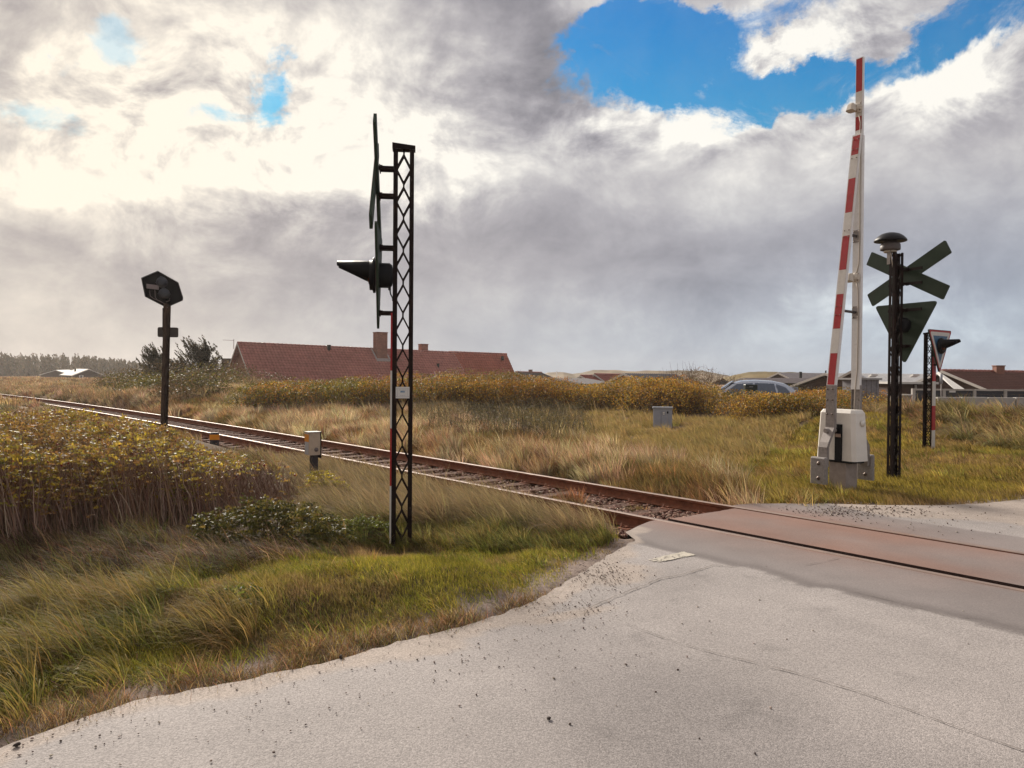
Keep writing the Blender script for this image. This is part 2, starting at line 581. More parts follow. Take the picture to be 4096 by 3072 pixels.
def terrain(x, y):
    x = np.asarray(x, dtype=float); y = np.asarray(y, dtype=float)
    u, n = to_un(x, y)
    r = np.hypot(x, y)
    z = (fbm(x, y, .35, 2) - .5) * .16 * sstep(r, 8, 25) + (fbm(x, y, 1.3, 4) - .5) * .07 - .03
    far = sstep(n - (N_FAR + lateral(u)), 1.5, 9)
    z += far * .12 + far * (fbm(x, y, .12, 8) - .5) * .7 * sstep(r, 18, 40)
    # dune with the bent trees, and the bank running on towards the red house
    z += 1.15 * gauss(x, y, -22.5, 55, 7.5, 7, -.1) + .50 * gauss(x, y, -13, 44, 8, 5.5, .3) + .40 * gauss(x, y, -17, 40, 6, 4, .2)
    z += .30 * gauss(x, y, 1, 36, 10, 4) + .15 * gauss(x, y, 10, 33, 8, 4)
    # bank on the right in front of the concrete wall
    z += .52 * gauss(x, y, 13.5, 22, 5.5, 2.6) + .2 * gauss(x, y, 10, 24, 3, 3)
    # lower yard of the red house
    z -= 1.2 * gauss(x, y, -14, 76, 16, 13)
    # broad swell of the field on the left
    z += .25 * gauss(x, y, -75, 120, 60, 30)
    # verge mounds near the viewer
    z += .13 * gauss(x, y, -2.2, 5.6, 1.0, .8) + .10 * gauss(x, y, -1.0, 6.0, 1.0, .7) + .10 * gauss(x, y, -3.4, 7.2, 1.5, 1.0)
    # lumpy tussocky verge
    z += (fbm(x, y, 1.6, 18, 2) - .45) * .22 * sstep(-(n - N_NEAR), 1.2, 2.2) * (r < 14) * sstep(u_edge(n) - u, .25, .9)
    z -= .16 * gauss(x, y, *G(1606, 2190).xy, .55, .45) * (z > -.05)
    # track bed
    lat = np.abs(n - (NC + lateral(u)))
    bed = 1 - sstep(lat, 1.15, 1.9)
    z = z * (1 - bed) + bed * (-.215 + (fbm(x, y, 6, 3) - .5) * .03)
    # under the road
    e = u - u_edge(n)
    road = sstep(e, -.15, .12) * (n < 60)
    z = z * (1 - road) + road * -.07
    z = np.where((e > .12) & (n < 60), np.where((n > N_NEAR - .1) & (n < N_FAR + .1), -.2, -.07), z)
    return z


# ------------------------------------------------------------------ ground sheet
def build_ground():
    ang = np.concatenate([np.linspace(-180, -52, 30)[:-1], np.linspace(-52, 52, 430), np.linspace(52, 180, 30)[1:]])
    rr = np.concatenate([[0.2, .6, 1.1, 1.6], np.geomspace(2.0, 60, 300), np.geomspace(60, 3500, 90)[1:]])
    a, r = np.meshgrid(np.radians(ang), rr)
    X, Y = r * np.sin(a), r * np.cos(a)
    Z = terrain(X, Y)
    Z = Z * (1 - sstep(r, 900, 1600))
    nr, na = X.shape
    V = np.stack([X, Y, Z], -1).reshape(-1, 3)
    i, j = np.meshgrid(np.arange(nr - 1), np.arange(na - 1), indexing='ij')
    q = np.stack([i * na + j, i * na + j + 1, (i + 1) * na + j + 1, (i + 1) * na + j], -1).reshape(-1, 4)
    x, y = V[:, 0], V[:, 1]
    u, n = to_un(x, y)
    lat = np.abs(n - (NC + lateral(u)))
    e = u - u_edge(n)
    soil = np.array([.105, .072, .045])
    sand = np.array([.30, .235, .20])
    straw = np.array([.26, .18, .105])
    ball = np.array([.115, .06, .042])
    green = np.array([.10, .095, .03])
    rnd = fbm(x, y, 1.7, 21)[:, None]
    c = soil * (.7 + .6 * rnd) * np.ones((len(x), 3))
    k = (sstep(np.hypot(x, y), 14, 40) * .85)[:, None]
    c = c * (1 - k) + straw * k * (.75 + .5 * rnd)
    k = (sstep(fbm(x, y, .09, 31), .45, .62) * sstep(np.hypot(x, y), 40, 80))[:, None]
    c = c * (1 - k) + np.array([.28, .17, .09]) * k
    k = ((1 - sstep(np.abs(e + .10 + (fbm(x, y, 2.2, 12) - .5) * .4), .18, .50)) * (np.abs(u) < 60))[:, None]
    c = c * (1 - k) + sand * k * (.6 + .8 * fbm(x, y, 8, 24))[:, None]
    k = (1 - sstep(lat, 1.15, 1.5))[:, None]
    c = c * (1 - k) + ball * k * (.6 + .8 * rnd)
    m, N, p, out = base_mat('ground_soil')
    at = N.n('ShaderNodeAttribute', attribute_name='col').outputs['Color']
    tc = N.n('ShaderNodeTexCoord').outputs['Object']
    n1 = N.noise(tc, 14, 8, .7)
    n2 = N.noise(tc, 90, 4, .7)
    cc = N.vm('SCALE', at, sc=N.ramp(n1, .3, .7, .65, 1.35, False))
    cc = N.vm('SCALE', cc, sc=N.ramp(n2, .3, .7, .75, 1.25, False))
    N.put(p.inputs['Base Color'], cc)
    p.inputs['Roughness'].default_value = .95
    p.inputs['Specular IOR Level'].default_value = .1
    b = N.n('ShaderNodeBump'); b.inputs['Distance'].default_value = .03
    N.put(b.inputs['Height'], N.m('ADD', n1, N.m('MULTIPLY', n2, .4)))
    N.put(p.inputs['Normal'], b.outputs[0])
    o = np_mesh('ground', V, quads=q, mat=m, col=c, smooth=True)
    tag(o, kind='structure')


build_ground()


# ------------------------------------------------------------------ road surface and crossing
def dist_poly(u, n, pts):
    d = np.full(u.shape, 1e9)
    for (u0, n0), (u1, n1) in zip(pts[:-1], pts[1:]):
        du, dn = u1 - u0, n1 - n0
        t = np.clip(((u - u0) * du + (n - n0) * dn) / (du * du + dn * dn + 1e-9), 0, 1)
        d = np.minimum(d, np.hypot(u - u0 - t * du, n - n0 - t * dn))
    return d


def asphalt_mat(name='asphalt'):
    m, N, p, out = base_mat(name)
    col = N.n('ShaderNodeAttribute', attribute_name='col').outputs['Color']
    gr = N.n('ShaderNodeAttribute', attribute_name='grain').outputs['Fac']
    tc = N.n('ShaderNodeTexCoord').outputs['Object']
    vo = N.n('ShaderNodeTexVoronoi', feature='F1')
    N.put(vo.inputs['Vector'], tc)
    vo.inputs['Scale'].default_value = 150
    cell = N.sep(vo.outputs['Color'])[0]
    n1 = N.noise(tc, 60, 5, .75)
    n2 = N.noise(tc, 2.2, 5, .6)
    n3 = N.noise(tc, 0.6, 3, .5)
    k = N.ramp(cell, 0, 1, .76, 1.24, False)
    k = N.m('MULTIPLY', k, N.ramp(n1, .3, .7, .74, 1.26, False))
    k = N.m('ADD', N.m('MULTIPLY', N.m('SUBTRACT', k, 1.0), gr), 1.0)
    k = N.m('MULTIPLY', k, N.ramp(n2, .3, .7, .93, 1.07, False))
    k = N.m('MULTIPLY', k, N.ramp(n3, .3, .7, .86, 1.10, False))
    N.put(p.inputs['Base Color'], N.vm('SCALE', col, sc=k))
    p.inputs['Roughness'].default_value = .82
    p.inputs['Specular IOR Level'].default_value = .25
    b = N.n('ShaderNodeBump')
    b.inputs['Distance'].default_value = .0032
    N.put(b.inputs['Strength'], N.m('MULTIPLY', gr, .5))
    h = N.m('ADD', N.m('MULTIPLY', vo.outputs['Distance'], -1.0), N.m('MULTIPLY', n1, .9))
    N.put(b.inputs['Height'], h)
    N.put(p.inputs['Normal'], b.outputs[0])
    return m


M_ASPHALT = asphalt_mat()
M_EDGE = pmat('asphalt_edge', (.050, .030, .024), .9, bump=.01, scale=20, var=.3)
RUST = (.22, .075, .038)


def strip_rows(n0, n1, near):
    """row positions across a strip, denser near the viewer"""
    L = abs(n1 - n0)
    rows = [n0]
    while rows[-1] < n1 - 1e-6:
        d = abs(rows[-1])
        step = .035 if L < 12 and near else .06 + max(0, rows[-1] - 12) * .03
        rows.append(min(n1, rows[-1] + step))
    return np.array(rows)


PATCH_NEAR = [UN(*q) for q in [(2480, 2150), (2560, 2170), (2640, 2195), (2760, 2218), (2850, 2240), (2930, 2262), (2990, 2264), (3100, 2296), (3170, 2325), (3240, 2345), (3330, 2352),
                               (3420, 2378), (3560, 2415), (3700, 2440), (3850, 2475), (4096, 2535), (4600, 2660)]]
PATCH_FAR = [UN(*q) for q in [(2990, 2005), (3300, 2012), (3430, 2040), (3600, 2078), (3850, 2115), (4096, 2150), (4600, 2240)]]
CRACKS = [[(2320, 2452), (2420, 2405), (2560, 2350), (2640, 2318), (2770, 2290), (2850, 2262), (2932, 2270)],
          [(2470, 2480), (2560, 2520), (2700, 2570), (2800, 2600), (3000, 2650), (3200, 2700), (3400, 2760), (3600, 2830), (3800, 2905), (4096, 3010), (4600, 3200)],
          [(3220, 2263), (3290, 2250), (3350, 2232)],
          [(3660, 2070), (3740, 2052), (3800, 2042), (3830, 2036)], [(3400, 2365), (3560, 2405), (3700, 2440), (3800, 2470), (3960, 2478)]]


def road_piece(name, n0, n1, near=True, umax=16.0, parent=None):
    rows = strip_rows(n0, n1, near)
    t = np.concatenate([np.arange(0, 9, .05), np.geomspace(9, 60, 60)])
    nn, tt = np.meshgrid(rows, t, indexing='ij')
    ue = u_edge(nn)
    jag = ((fbm(nn, nn * 0 + 3.3, 5.0, 9) - .5) * .06 + np.where(nn < N_NEAR - 1.0, (fbm(nn, nn * 0 + 1.3, 24.0, 19) - .5) * .07, 0)) * (near if near else 1)
    uu = ue + jag * (tt < .5) + tt
    X, Y = from_un(uu, nn)
    Z = np.zeros_like(X) + (fbm(X, Y, .5, 5) - .5) * .012 * sstep(np.minimum(np.abs(nn - N_NEAR), np.abs(nn - N_FAR)), .1, .8)
    nr, na = X.shape
    V = np.stack([X, Y, Z], -1).reshape(-1, 3)
    i, j = np.meshgrid(np.arange(nr - 1), np.arange(na - 1), indexing='ij')
    q = np.stack([i * na + j, i * na + j + 1, (i + 1) * na + j + 1, (i + 1) * na + j], -1).reshape(-1, 4)
    u, n = uu.ravel(), nn.ravel()
    x, y = V[:, 0], V[:, 1]
    tt = tt.ravel()
    old = np.array([.305, .276, .262])
    new = np.array([.205, .180, .172])
    sand = np.array([.36, .30, .255])
    rust = np.array([.215, .120, .090])
    c = old * (0.90 + .2 * fbm(x, y, .45, 40))[:, None]
    grain = np.ones(len(x))
    # smoother, darker wheel paths and old oily blotches
    st_ = sstep(fbm(x, y, 1.1, 401), .60, .80) * .13 + sstep(fbm(x, y, 5, 403), .70, .82) * .16
    al = (x * .60 - y * .80) * 1.0; wp = np.exp(-((np.mod(al + .3 * (fbm(x, y, .4, 404) - .5), 1.75) - .9) / .38) ** 2)
    c = c * (1 - st_ - .055 * wp)[:, None]
    # tar patched strip beside the rails
    pn = np.interp(u, [p[0] for p in sorted(PATCH_NEAR)], [p[1] for p in sorted(PATCH_NEAR)])
    pf = np.interp(u, [p[0] for p in sorted(PATCH_FAR)], [p[1] for p in sorted(PATCH_FAR)])
    w = (fbm(x, y, 9.0, 41) - .5) * .07
    inside = sstep(n - pn + w, -.03, .03) * (1 - sstep(n - pf + w * .6, -.03, .03))
    k = inside[:, None]
    pale = (sstep(u, 1.5, 6.5) * .75)[:, None]
    newc = new * (1 - pale) + np.array([.265, .237, .228]) * pale
    newc = newc * (.9 + .2 * fbm(x, y, 1.2, 43))[:, None]
    c = c * (1 - k) + newc * k
    # darker tar line along the joint
    d = np.abs(n - pn + w) + (fbm(x, y, 2, 47) - .5) * .1
    k = ((1 - sstep(d, .02, .22)) * (n > pn - .05) * (1 - sstep(u, -.8, 2.8)) * .55)[:, None]
    c = c * (1 - k) + np.array([.095, .08, .076]) * k
    grain = grain * (1 - inside * .55)
    # rust dust washed off the rails, strongest where the panel begins
    dn_ = np.minimum(np.abs(n - N_NEAR), np.abs(n - N_FAR))
    betw = ((n > N_NEAR) & (n < N_FAR)) * 1.0
    r = (np.exp(-(dn_ / .55) ** 2) * .62 + betw * .50) * (1 - sstep(u - u_edge(n) + (fbm(x, y, .8, 44) - .5) * 1.5, .9 + .6 * betw, 4.2 + 1.0 * betw))
    r += np.exp(-(dn_ / .07) ** 2) * .45 * (.5 + .5 * (1 - sstep(u, 2, 8)))
    k = np.clip(r * (.65 + .7 * fbm(x, y, 2.5, 45)), 0, .92)[:, None]
    c = c * (1 - k) + rust * k
    # drifted sand and grit along the edges
    s = (1 - sstep(tt + (fbm(x, y, 1.6, 46) - .5) * .55, .02, .38)) * (n < N_NEAR - .45)
    cx, cy = G(2430, 2290).xy
    s = np.maximum(s, gauss(x, y, cx, cy, .45, .38, .6) * 1.2)
    cx, cy = G(2280, 2460).xy
    s = np.maximum(s, gauss(x, y, cx, cy, .42, .12, .55) * .8)
    s = np.maximum(s, (n > N_FAR + .4) * (1 - inside) * (1 - sstep(tt + (fbm(x, y, .9, 48) - .5) * 2, .6, 2.4)) * .95)
    s = np.clip(s * (.4 + 1.1 * fbm(x, y, 7, 49)), 0, 1)
    k = (sstep(s, .25, .65) * .85)[:, None]
    c = c * (1 - k) + sand * k * (.8 + .35 * fbm(x, y, 12, 50))[:, None]
    # worn white stop line
    cu, cn = UN(2700, 2228)
    o = np_mesh(name, V, quads=q, mat=M_ASPHALT, col=c, smooth=True, extra={'grain': grain}, parent=parent)
    return o


HEADW = .070
o = road_piece('road', -9.0, N_NEAR - HEADW / 2 - .004); tag(o, kind='structure')
o = road_piece('crossing_deck', N_NEAR + HEADW / 2 + .130, N_FAR - HEADW / 2 - .06); tag(o, kind='structure')
o = road_piece('road', N_FAR + HEADW / 2 + .012, 45.0, near=False); tag(o, kind='structure')

# edges of the crossing deck: skirts down to the ballast and the floor of the flangeways
mb = MB()


def skirt(n0, n1, k=10):
    prev = None
    for i in range(k + 1):
        n = n0 + (n1 - n0) * i / k
        u = float(u_edge(n)) + (float(fbm(n, 3.3, 5.0, 9)) - .5) * .06
        a = from_un(u, n)
        b = from_un(u - .05, n)
        cur = ((a[0], a[1], 0.0), (b[0], b[1], -.23))
        if prev:
            mb.add([prev[0], cur[0], cur[1], prev[1]], [(0, 1, 2, 3)])
        prev = cur


skirt(N_NEAR - .75, N_NEAR - HEADW / 2 - .004, 16)
skirt(N_NEAR + HEADW / 2 + .130, N_FAR - HEADW / 2 - .06, 24)
skirt(N_FAR + HEADW / 2 + .012, N_FAR + .5, 12)
for n in (N_NEAR + HEADW / 2 + .130, N_FAR - HEADW / 2 - .06):
    u0 = float(u_edge(n)) - .03
    pts = [from_un(u0, n), from_un(u0 + 60, n)]
    mb.add([(*pts[0], 0), (*pts[1], 0), (*pts[1], -.16), (*pts[0], -.16)], [(0, 1, 2, 3)])
o = mb.build('crossing_edge', M_EDGE); tag(o, kind='structure')

# cracks and joints in the surface: thin uneven ribbons lying on it
mb = MB()
for ci, cr in enumerate(CRACKS):
    P = [Vector(G(*q)) for q in cr]
    fine = []
    for a, b in zip(P[:-1], P[1:]):
        L = (b - a).length
        k = max(2, int(L / .05))
        fine += [a.lerp(b, i / k) for i in range(k)]
    fine.append(P[-1])
    w0 = (.013, .008, .006, .010, .007)[ci]
    prev = None
    for i, p in enumerate(fine):
        t = (fine[min(i + 1, len(fine) - 1)] - fine[max(i - 1, 0)]).normalized()
        s_ = Vector((-t.y, t.x, 0))
        q = p + s_ * (random.random() - .5) * (.022 if ci != 1 else .006)
        w = w0 * (.25 + random.random()) * (.2 if random.random() < .12 else 1)
        cur = (q - s_ * w / 2 + Vector((0, 0, .009)), q + s_ * w / 2 + Vector((0, 0, .009)))
        if prev:
            mb.add([prev[0], cur[0], cur[1], prev[1]], [(0, 1, 2, 3)])
        prev = cur
o = mb.build('road_crack', pmat('crack_tar', (.16, .135, .12), .95, var=.3)); tag(o, kind='structure')

# what is left of the white stop line
rows = 46
V, Qd = [], []
c0, c1, c2, c3 = G(2618, 2256), G(2790, 2222), G(2733, 2207), G(2560, 2248)
ns, nt_ = 150, 40
pts = {}
for i in range(ns + 1):
    for j in range(nt_ + 1):
        a = c0.lerp(c1, i / ns); b = c3.lerp(c2, i / ns)
        p = a.lerp(b, j / nt_)
        pts[i, j] = len(V); V.append((p.x, p.y, .0065))
V = np.array(V)
wear = fbm(V[:, 0], V[:, 1], 14, 60) * .5 + fbm(V[:, 0], V[:, 1], 60, 61) * .5
for i in range(ns):
    for j in range(nt_):
        k = pts[i, j]
        edge = min(i / 50, 1, (ns - i) / 6, (j + .5) / 5, (nt_ - j - .5) / 5)
        if wear[k] * (.5 + .5 * edge) > .375:
            Qd.append((pts[i, j], pts[i + 1, j], pts[i + 1, j + 1], pts[i, j + 1]))
o = np_mesh('road_marking', V, quads=np.array(Qd), mat=pmat('worn_paint', (.44, .40, .33), .8, var=.25, scale=30))
tag(o, kind='structure')


# ------------------------------------------------------------------ railway track: one thing, rails and sleepers its parts
M_RUST = pmat('rail_rust', (.215, .085, .048), .85, var=.30, scale=12, bump=.002, bscale=90, dirt=(.10, .045, .03), damt=.7, spec=.2)
M_HEAD = pmat('rail_head', (.27, .195, .16), .55, metal=.35, var=.15, scale=3, dirt=(.26, .13, .08), dscale=1.2, damt=.6)
M_TIMBER = None


def timber_mat():
    m, N, p, out = base_mat('sleeper_timber')
    tc = N.n('ShaderNodeTexCoord').outputs['Object']
    mp = N.n('ShaderNodeMapping')
    N.put(mp.inputs['Vector'], tc)
    mp.inputs['Scale'].default_value = (2.0, 38, 38)
    n1 = N.noise(mp.outputs[0], 1.0, 7, .7, 1.0)
    n2 = N.noise(tc, 1.4, 3, .5)
    c = N.mix(N.ramp(n1, .36, .62), (.05, .026, .02), (.17, .105, .078))
    c = N.mix(N.ramp(n2, .4, .7), c, (.15, .068, .045))
    N.put(p.inputs['Base Color'], c)
    p.inputs['Roughness'].default_value = .9
    p.inputs['Specular IOR Level'].default_value = .1
    b = N.n('ShaderNodeBump'); b.inputs['Distance'].default_value = .012
    N.put(b.inputs['Height'], n1)
    N.put(p.inputs['Normal'], b.outputs[0])
    return m


M_TIMBER = timber_mat()
RZ = 0.006          # top of the rail head
PROF = [(-.0625, -.150), (.0625, -.150), (.0625, -.139), (.012, -.122), (.008, -.105), (.008, -.048), (.035, -.036), (.035, -.006), (.028, 0), (-.028, 0), (-.035, -.006), (-.035, -.036), (-.008, -.048), (-.008, -.105), (-.012, -.122), (-.0625, -.139)]


def track_pt(u, n_off):
    """point on the bent track, n_off from its middle"""
    d = 1e-2
    c = NC + float(lateral(u))
    x, y = from_un(u, c)
    s = (float(lateral(u + d)) - float(lateral(u - d))) / (2 * d)
    th = math.atan(s)
    nx = TN.x * math.cos(th) - TU.x * math.sin(th)
    ny = TN.y * math.cos(th) - TU.y * math.sin(th)
    return x + nx * n_off, y + ny * n_off, th


U_END = 22.0
track = empty('railway_track', (*from_un(-3, NC), 0))
tag(track, 'rusty single railway track with timber sleepers crossing the road and curving off left', 'railway track')
tr_inv = Matrix.Translation(-track.location)
for side in (-1, 1):
    mb = MB()
    us = np.concatenate([np.arange(U_END, -18, -2.0), np.arange(-18, -140, -3.0)])
    vs, fs = [], []
    npf = len(PROF)
    for u in us:
        for a, h in PROF:
            x, y, _ = track_pt(u, side * .7525 + a)
            vs.append(Vector((x, y, RZ + h)) - track.location)
    for i in range(len(us) - 1):
        for k in range(npf):
            mb_mi = 1 if 6 < k < 10 else 0
            fs.append(((i * npf + k, (i + 1) * npf + k, (i + 1) * npf + (k + 1) % npf, i * npf + (k + 1) % npf), mb_mi))
    for f, mi in fs:
        mb.f.append(f); mb.mi.append(mi); mb.sm.append(False)
    mb.v = [tuple(v) for v in vs]
    mb.build('rail', [M_RUST, M_HEAD], track)
# sleepers, each with its own fastenings
def sleeper_proto():
    mb = MB()
    segs = 8
    random.seed(3)
    mb.box((0, 0, -.075), (2.45, .24, .15), bev=.012)
    s = mb.build('sleeper', M_TIMBER, track)
    fs = []
    for sx in (-.7525, .7525):
        fb = MB()
        fb.box((sx, 0, .006), (.34, .17, .012), bev=.004)
        for dx, dy in ((-.12, .05), (.12, -.05)):
            fb.lathe([(.018, 0), (.018, .018), (.011, .02), (.011, .05)], (sx + dx, dy, .011), n=8)
        for dx in (-.09, .09):
            fb.box((sx + dx, 0, .021), (.06, .05, .02), bev=.006)
        fs.append(fb.build('rail_fastening', M_RUST, s))
    return s, fs


sl0, fa0 = sleeper_proto()
u = float(u_edge(NC)) + .15
k = 0
us = []
while u > -70 and k < 98:
    us.append(u)
    u -= .62
    k += 1
for k, u in enumerate(us):
    if k == 0:
        s, f = sl0, fa0
    else:
        s = sl0.copy()
        COL.objects.link(s)
        s.parent = track
        for f0 in (fa0 if k < 30 else ()):
            f = f0.copy()
            COL.objects.link(f)
            f.parent = s
    x, y, th = track_pt(u, 0)
    s.location = Vector((x, y, RZ - .162 + random.uniform(-.006, .004))) - track.location
    s.rotation_euler = (0, 0, math.atan2(TN.y, TN.x) + th + random.uniform(-.02, .02))

# ------------------------------------------------------------------ paints and metals
M_MAST = pmat('mast_brown', (.016, .009, .008), .6, spec=.12, var=.3, scale=20, dirt=(.05, .022, .014), dscale=6, damt=.5)
M_BACK = pmat('sign_back_green', (.034, .050, .034), .65, spec=.15, var=.15, scale=6, dirt=(.03, .035, .028), dscale=3)
M_BLACK = pmat('black_housing', (.009, .009, .011), .55, spec=.18, var=.2, scale=15)
M_RED = pmat('reflective_red', (.36, .010, .014), .45, var=.12, scale=20, dirt=(.22, .02, .02), dscale=9, damt=.4)
M_WHITE = pmat('reflective_white', (.60, .57, .53), .5, var=.06, scale=20, dirt=(.40, .36, .31), dscale=7, damt=.35)
M_BOOM = pmat('boom_white', (.72, .71, .70), .5, var=.05, scale=12, dirt=(.52, .49, .45), dscale=8, damt=.5)
M_STEEL = pmat('galvanised_steel', (.29, .26, .245), .62, metal=.35, var=.22, scale=26, dirt=(.20, .17, .15), dscale=8, damt=.6, bump=.0008, bscale=150)
M_WEIGHT = pmat('weight_grey', (.27, .245, .235), .7, var=.2, scale=30, dirt=(.17, .14, .12), dscale=5, damt=.6, bump=.001, bscale=200)
M_CONC = pmat('concrete', (.33, .275, .245), .88, var=.18, scale=8, dirt=(.20, .165, .14), dscale=4, damt=.6, bump=.002, bscale=80)
M_CAB = pmat('cabinet_white', (.74, .70, .64), .45, var=.05, scale=4, dirt=(.52, .44, .36), dscale=3.0, damt=.35)
M_CREAM = pmat('lamp_cream', (.58, .52, .44), .5, var=.08, scale=10, dirt=(.34, .29, .24), dscale=20, damt=.5)
M_CABLE = pmat('cable_beige', (.36, .31, .26), .6, var=.1)
M_CABLED = pmat('cable_black', (.02, .018, .018), .5)
M_BOLT = pmat('bolt_steel', (.16, .12, .10), .5, metal=.5, var=.3, scale=60)
M_BLUE = pmat('sign_blue', (.030, .105, .20), .4, var=.08)
M_GREY = pmat('grey_cabinet', (.30, .315, .36), .5, var=.07, scale=6, dirt=(.24, .24, .26), dscale=5, damt=.4)


def join_dir(axis_x, z=(0, 0, 1)):
    """rotation whose local x is axis_x and local z is up"""
    x = Vector(axis_x).normalized()
    zz = Vector(z)
    y = zz.cross(x).normalized()
    zz = x.cross(y)
    return Matrix((x, y, zz)).transposed()


# ------------------------------------------------------------------ lattice masts
MW, MD = .205, .105       # along the sign's facing direction, across it


def lattice_mast(name, base, yaw, H, label, strip=None, cap=True, seg=.325, leg=.043):
    """local +x = the way its signs face"""
    root = empty(name, base, yaw)
    hw, hd = MW / 2, MD / 2
    for sx in (-1, 1):
        for sy in (-1, 1):
            mb = MB()
            mb.box((sx * (hw - leg / 2), sy * (hd - .003), H / 2 - .05), (leg, .006, H + .1))
            mb.box((sx * (hw - .003), sy * (hd - leg / 2 - .003), H / 2 - .05), (.006, leg - .006, H + .1))
            mb.build('corner_angle', M_MAST, root)
    # lattice on the four sides
    def lat(axis, s):
        mb = MB()
        half = (hw if axis == 'y' else hd) - .036
        if axis == 'x': half = hd - .012
        z = .02
        bw = .0145 if axis == 'y' else .011
        k = 0
        while z < H - .05:
            z1 = min(z + seg, H - .02)
            for sd in (-1, 1):
                pts = [(-sd * half, z), (sd * half, z + seg)] if axis == 'x' and sd > 0 else [(-half, z + seg * .5), (-half * .98, z + seg * .5 + .002)] if axis == 'x' else [(0, z), (0, z + .022), (sd * half * .97, z + seg * .45), (sd * half * .97, z + seg * .55), (0, z + seg - .022), (0, z + seg)]
                for (a, za), (b, zb) in zip(pts[:-1], pts[1:]):
                    if za >= H - .02: break
                    if zb > H - .02:
                        t = (H - .02 - za) / (zb - za); b = a + (b - a) * t; zb = H - .02
                    if axis == 'y':
                        p0, p1 = Vector((a, s * (hd - .009), za)), Vector((b, s * (hd - .009), zb))
                        nrm = Vector((0, 1, 0))
                    else:
                        p0, p1 = Vector((s * (hw - .009), a, za)), Vector((s * (hw - .009), b, zb))
                        nrm = Vector((1, 0, 0))
                    t_ = (p1 - p0)
                    if t_.length < 1e-4: continue
                    w_ = t_.normalized().cross(nrm) * bw / 2
                    q = nrm * .003
                    mb.prism([p0 - w_ - q, p0 + w_ - q, p1 + w_ - q, p1 - w_ - q], nrm * .006)
            z += seg
            k += 1
        mb.build('lattice', M_MAST, root)
    for s_ in (-1, 1):
        lat('y', s_)
        lat('x', s_)
    if cap:
        mb = MB()
        e = .012
        mb.add([(-hw - e, -hd - e, H - .025), (hw + e, -hd - e, H - .025), (hw + e, hd + e, H - .025), (-hw - e, hd + e, H - .025),
                (-hw - e, -hd - e, H + .01), (hw + e, -hd - e, H + .035), (hw + e, hd + e, H + .035), (-hw - e, hd + e, H + .01)],
               [(3, 2, 1, 0), (4, 5, 6, 7), (0, 1, 5, 4), (1, 2, 6, 5), (2, 3, 7, 6), (3, 0, 4, 7)])
        mb.build('mast_cap', M_MAST, root)
    if strip:
        nseg, L = strip
        mb = MB()
        for k in range(nseg):
            mi = k % 2   # white at the foot
            z0, z1 = k * L, (k + 1) * L
            mb.box((hw + .0085, 0, (z0 + z1) / 2), (.016, MD + .024, L), mi=0 if mi == 0 else 1)
        mb.build('striped_plate', [M_WHITE, M_RED], root)
    return root


def rounded(poly, r, k=4):
    """round the corners of a 2D polygon"""
    out = []
    n = len(poly)
    for i in range(n):
        p = Vector(poly[i]); a = Vector(poly[i - 1]); b = Vector(poly[(i + 1) % n])
        da, db = (a - p).normalized(), (b - p).normalized()
        ang = math.acos(max(-1, min(1, da.dot(db))))
        c = r / math.tan(ang / 2)
        s, e = p + da * c, p + db * c
        for j in range(k + 1):
            t = j / k
            out.append(s * (1 - t) ** 2 + p * 2 * t * (1 - t) + e * t * t)
    return out


def plate(poly2, x, th, bev=.0):
    """polygon in (y, z) at local x, thickness towards +x"""
    return [Vector((x, p[0], p[1])) for p in poly2], Vector((th, 0, 0))


def crossbuck(root, x, z, half, ang, w=.15, th=.030, front=True):
    arms = []
    for s in (-1, 1):
        c, sn = math.cos(rad(ang)), math.sin(rad(ang)) * s
        poly = [(-half, -w / 2), (half, -w / 2), (half, w / 2), (-half, w / 2)]
        poly = [(a * c - b * sn, a * sn + b * c) for a, b in poly]
        poly = rounded(poly if s > 0 else poly, .02, 3)
        mb = MB()
        off = 0 if s > 0 else .0315
        p, d = plate([(q.x, q.y + z) for q in poly], x + off, th)
        mb.prism(p, d)
        # red and white face on the side the traffic sees
        o = mb.build('crossbuck_arm', M_BACK, root)
        for (a0, a1, m, i) in ((-half * .96, half * .96, M_RED, 0), (-half * .9, half * .9, M_WHITE, 1)):
            ww = w / 2 * (.92 if i == 0 else .62)
            q = [(a0, -ww), (a1, -ww), (a1, ww), (a0, ww)]
            q = [(a * c - b * sn, a * sn + b * c + z) for a, b in q]
            f = MB()
            p, d = plate(q, x + off + th + .0005 + i * .001, .001)
            f.prism(p, d)
            f.build('arm_face', m, o)
        arms.append(o)
    return arms


def triangle_sign(root, x, ztop, side, Hh, th=.022, blue=True, rimmed=True):
    tri = rounded([(-side / 2, ztop), (0, ztop - Hh), (side / 2, ztop)], .045, 5)
    mb = MB()
    p, d = plate(tri, x, th)
    mb.prism(p, d)
    o = mb.build('sign_plate', M_BACK, root)
    cx, cz = 0, ztop - Hh * .36
    for i, (k, m) in enumerate(((.97, M_RED), (.86, M_WHITE), (.62, M_BLUE))):
        f = MB()
        q = [((a.x - cx) * k + cx, (a.y - cz) * k + cz) for a in (tri if k > .7 else [Vector((-side / 2 * 1.0, ztop)), Vector((0, ztop - Hh)), Vector((side / 2, ztop))])]
        p, d = plate(q, x + th + .0005 + i * .001, .001)
        f.prism(p, d)
        f.build(('sign_rim', 'sign_band', 'sign_field')[i], m, o)
    return o


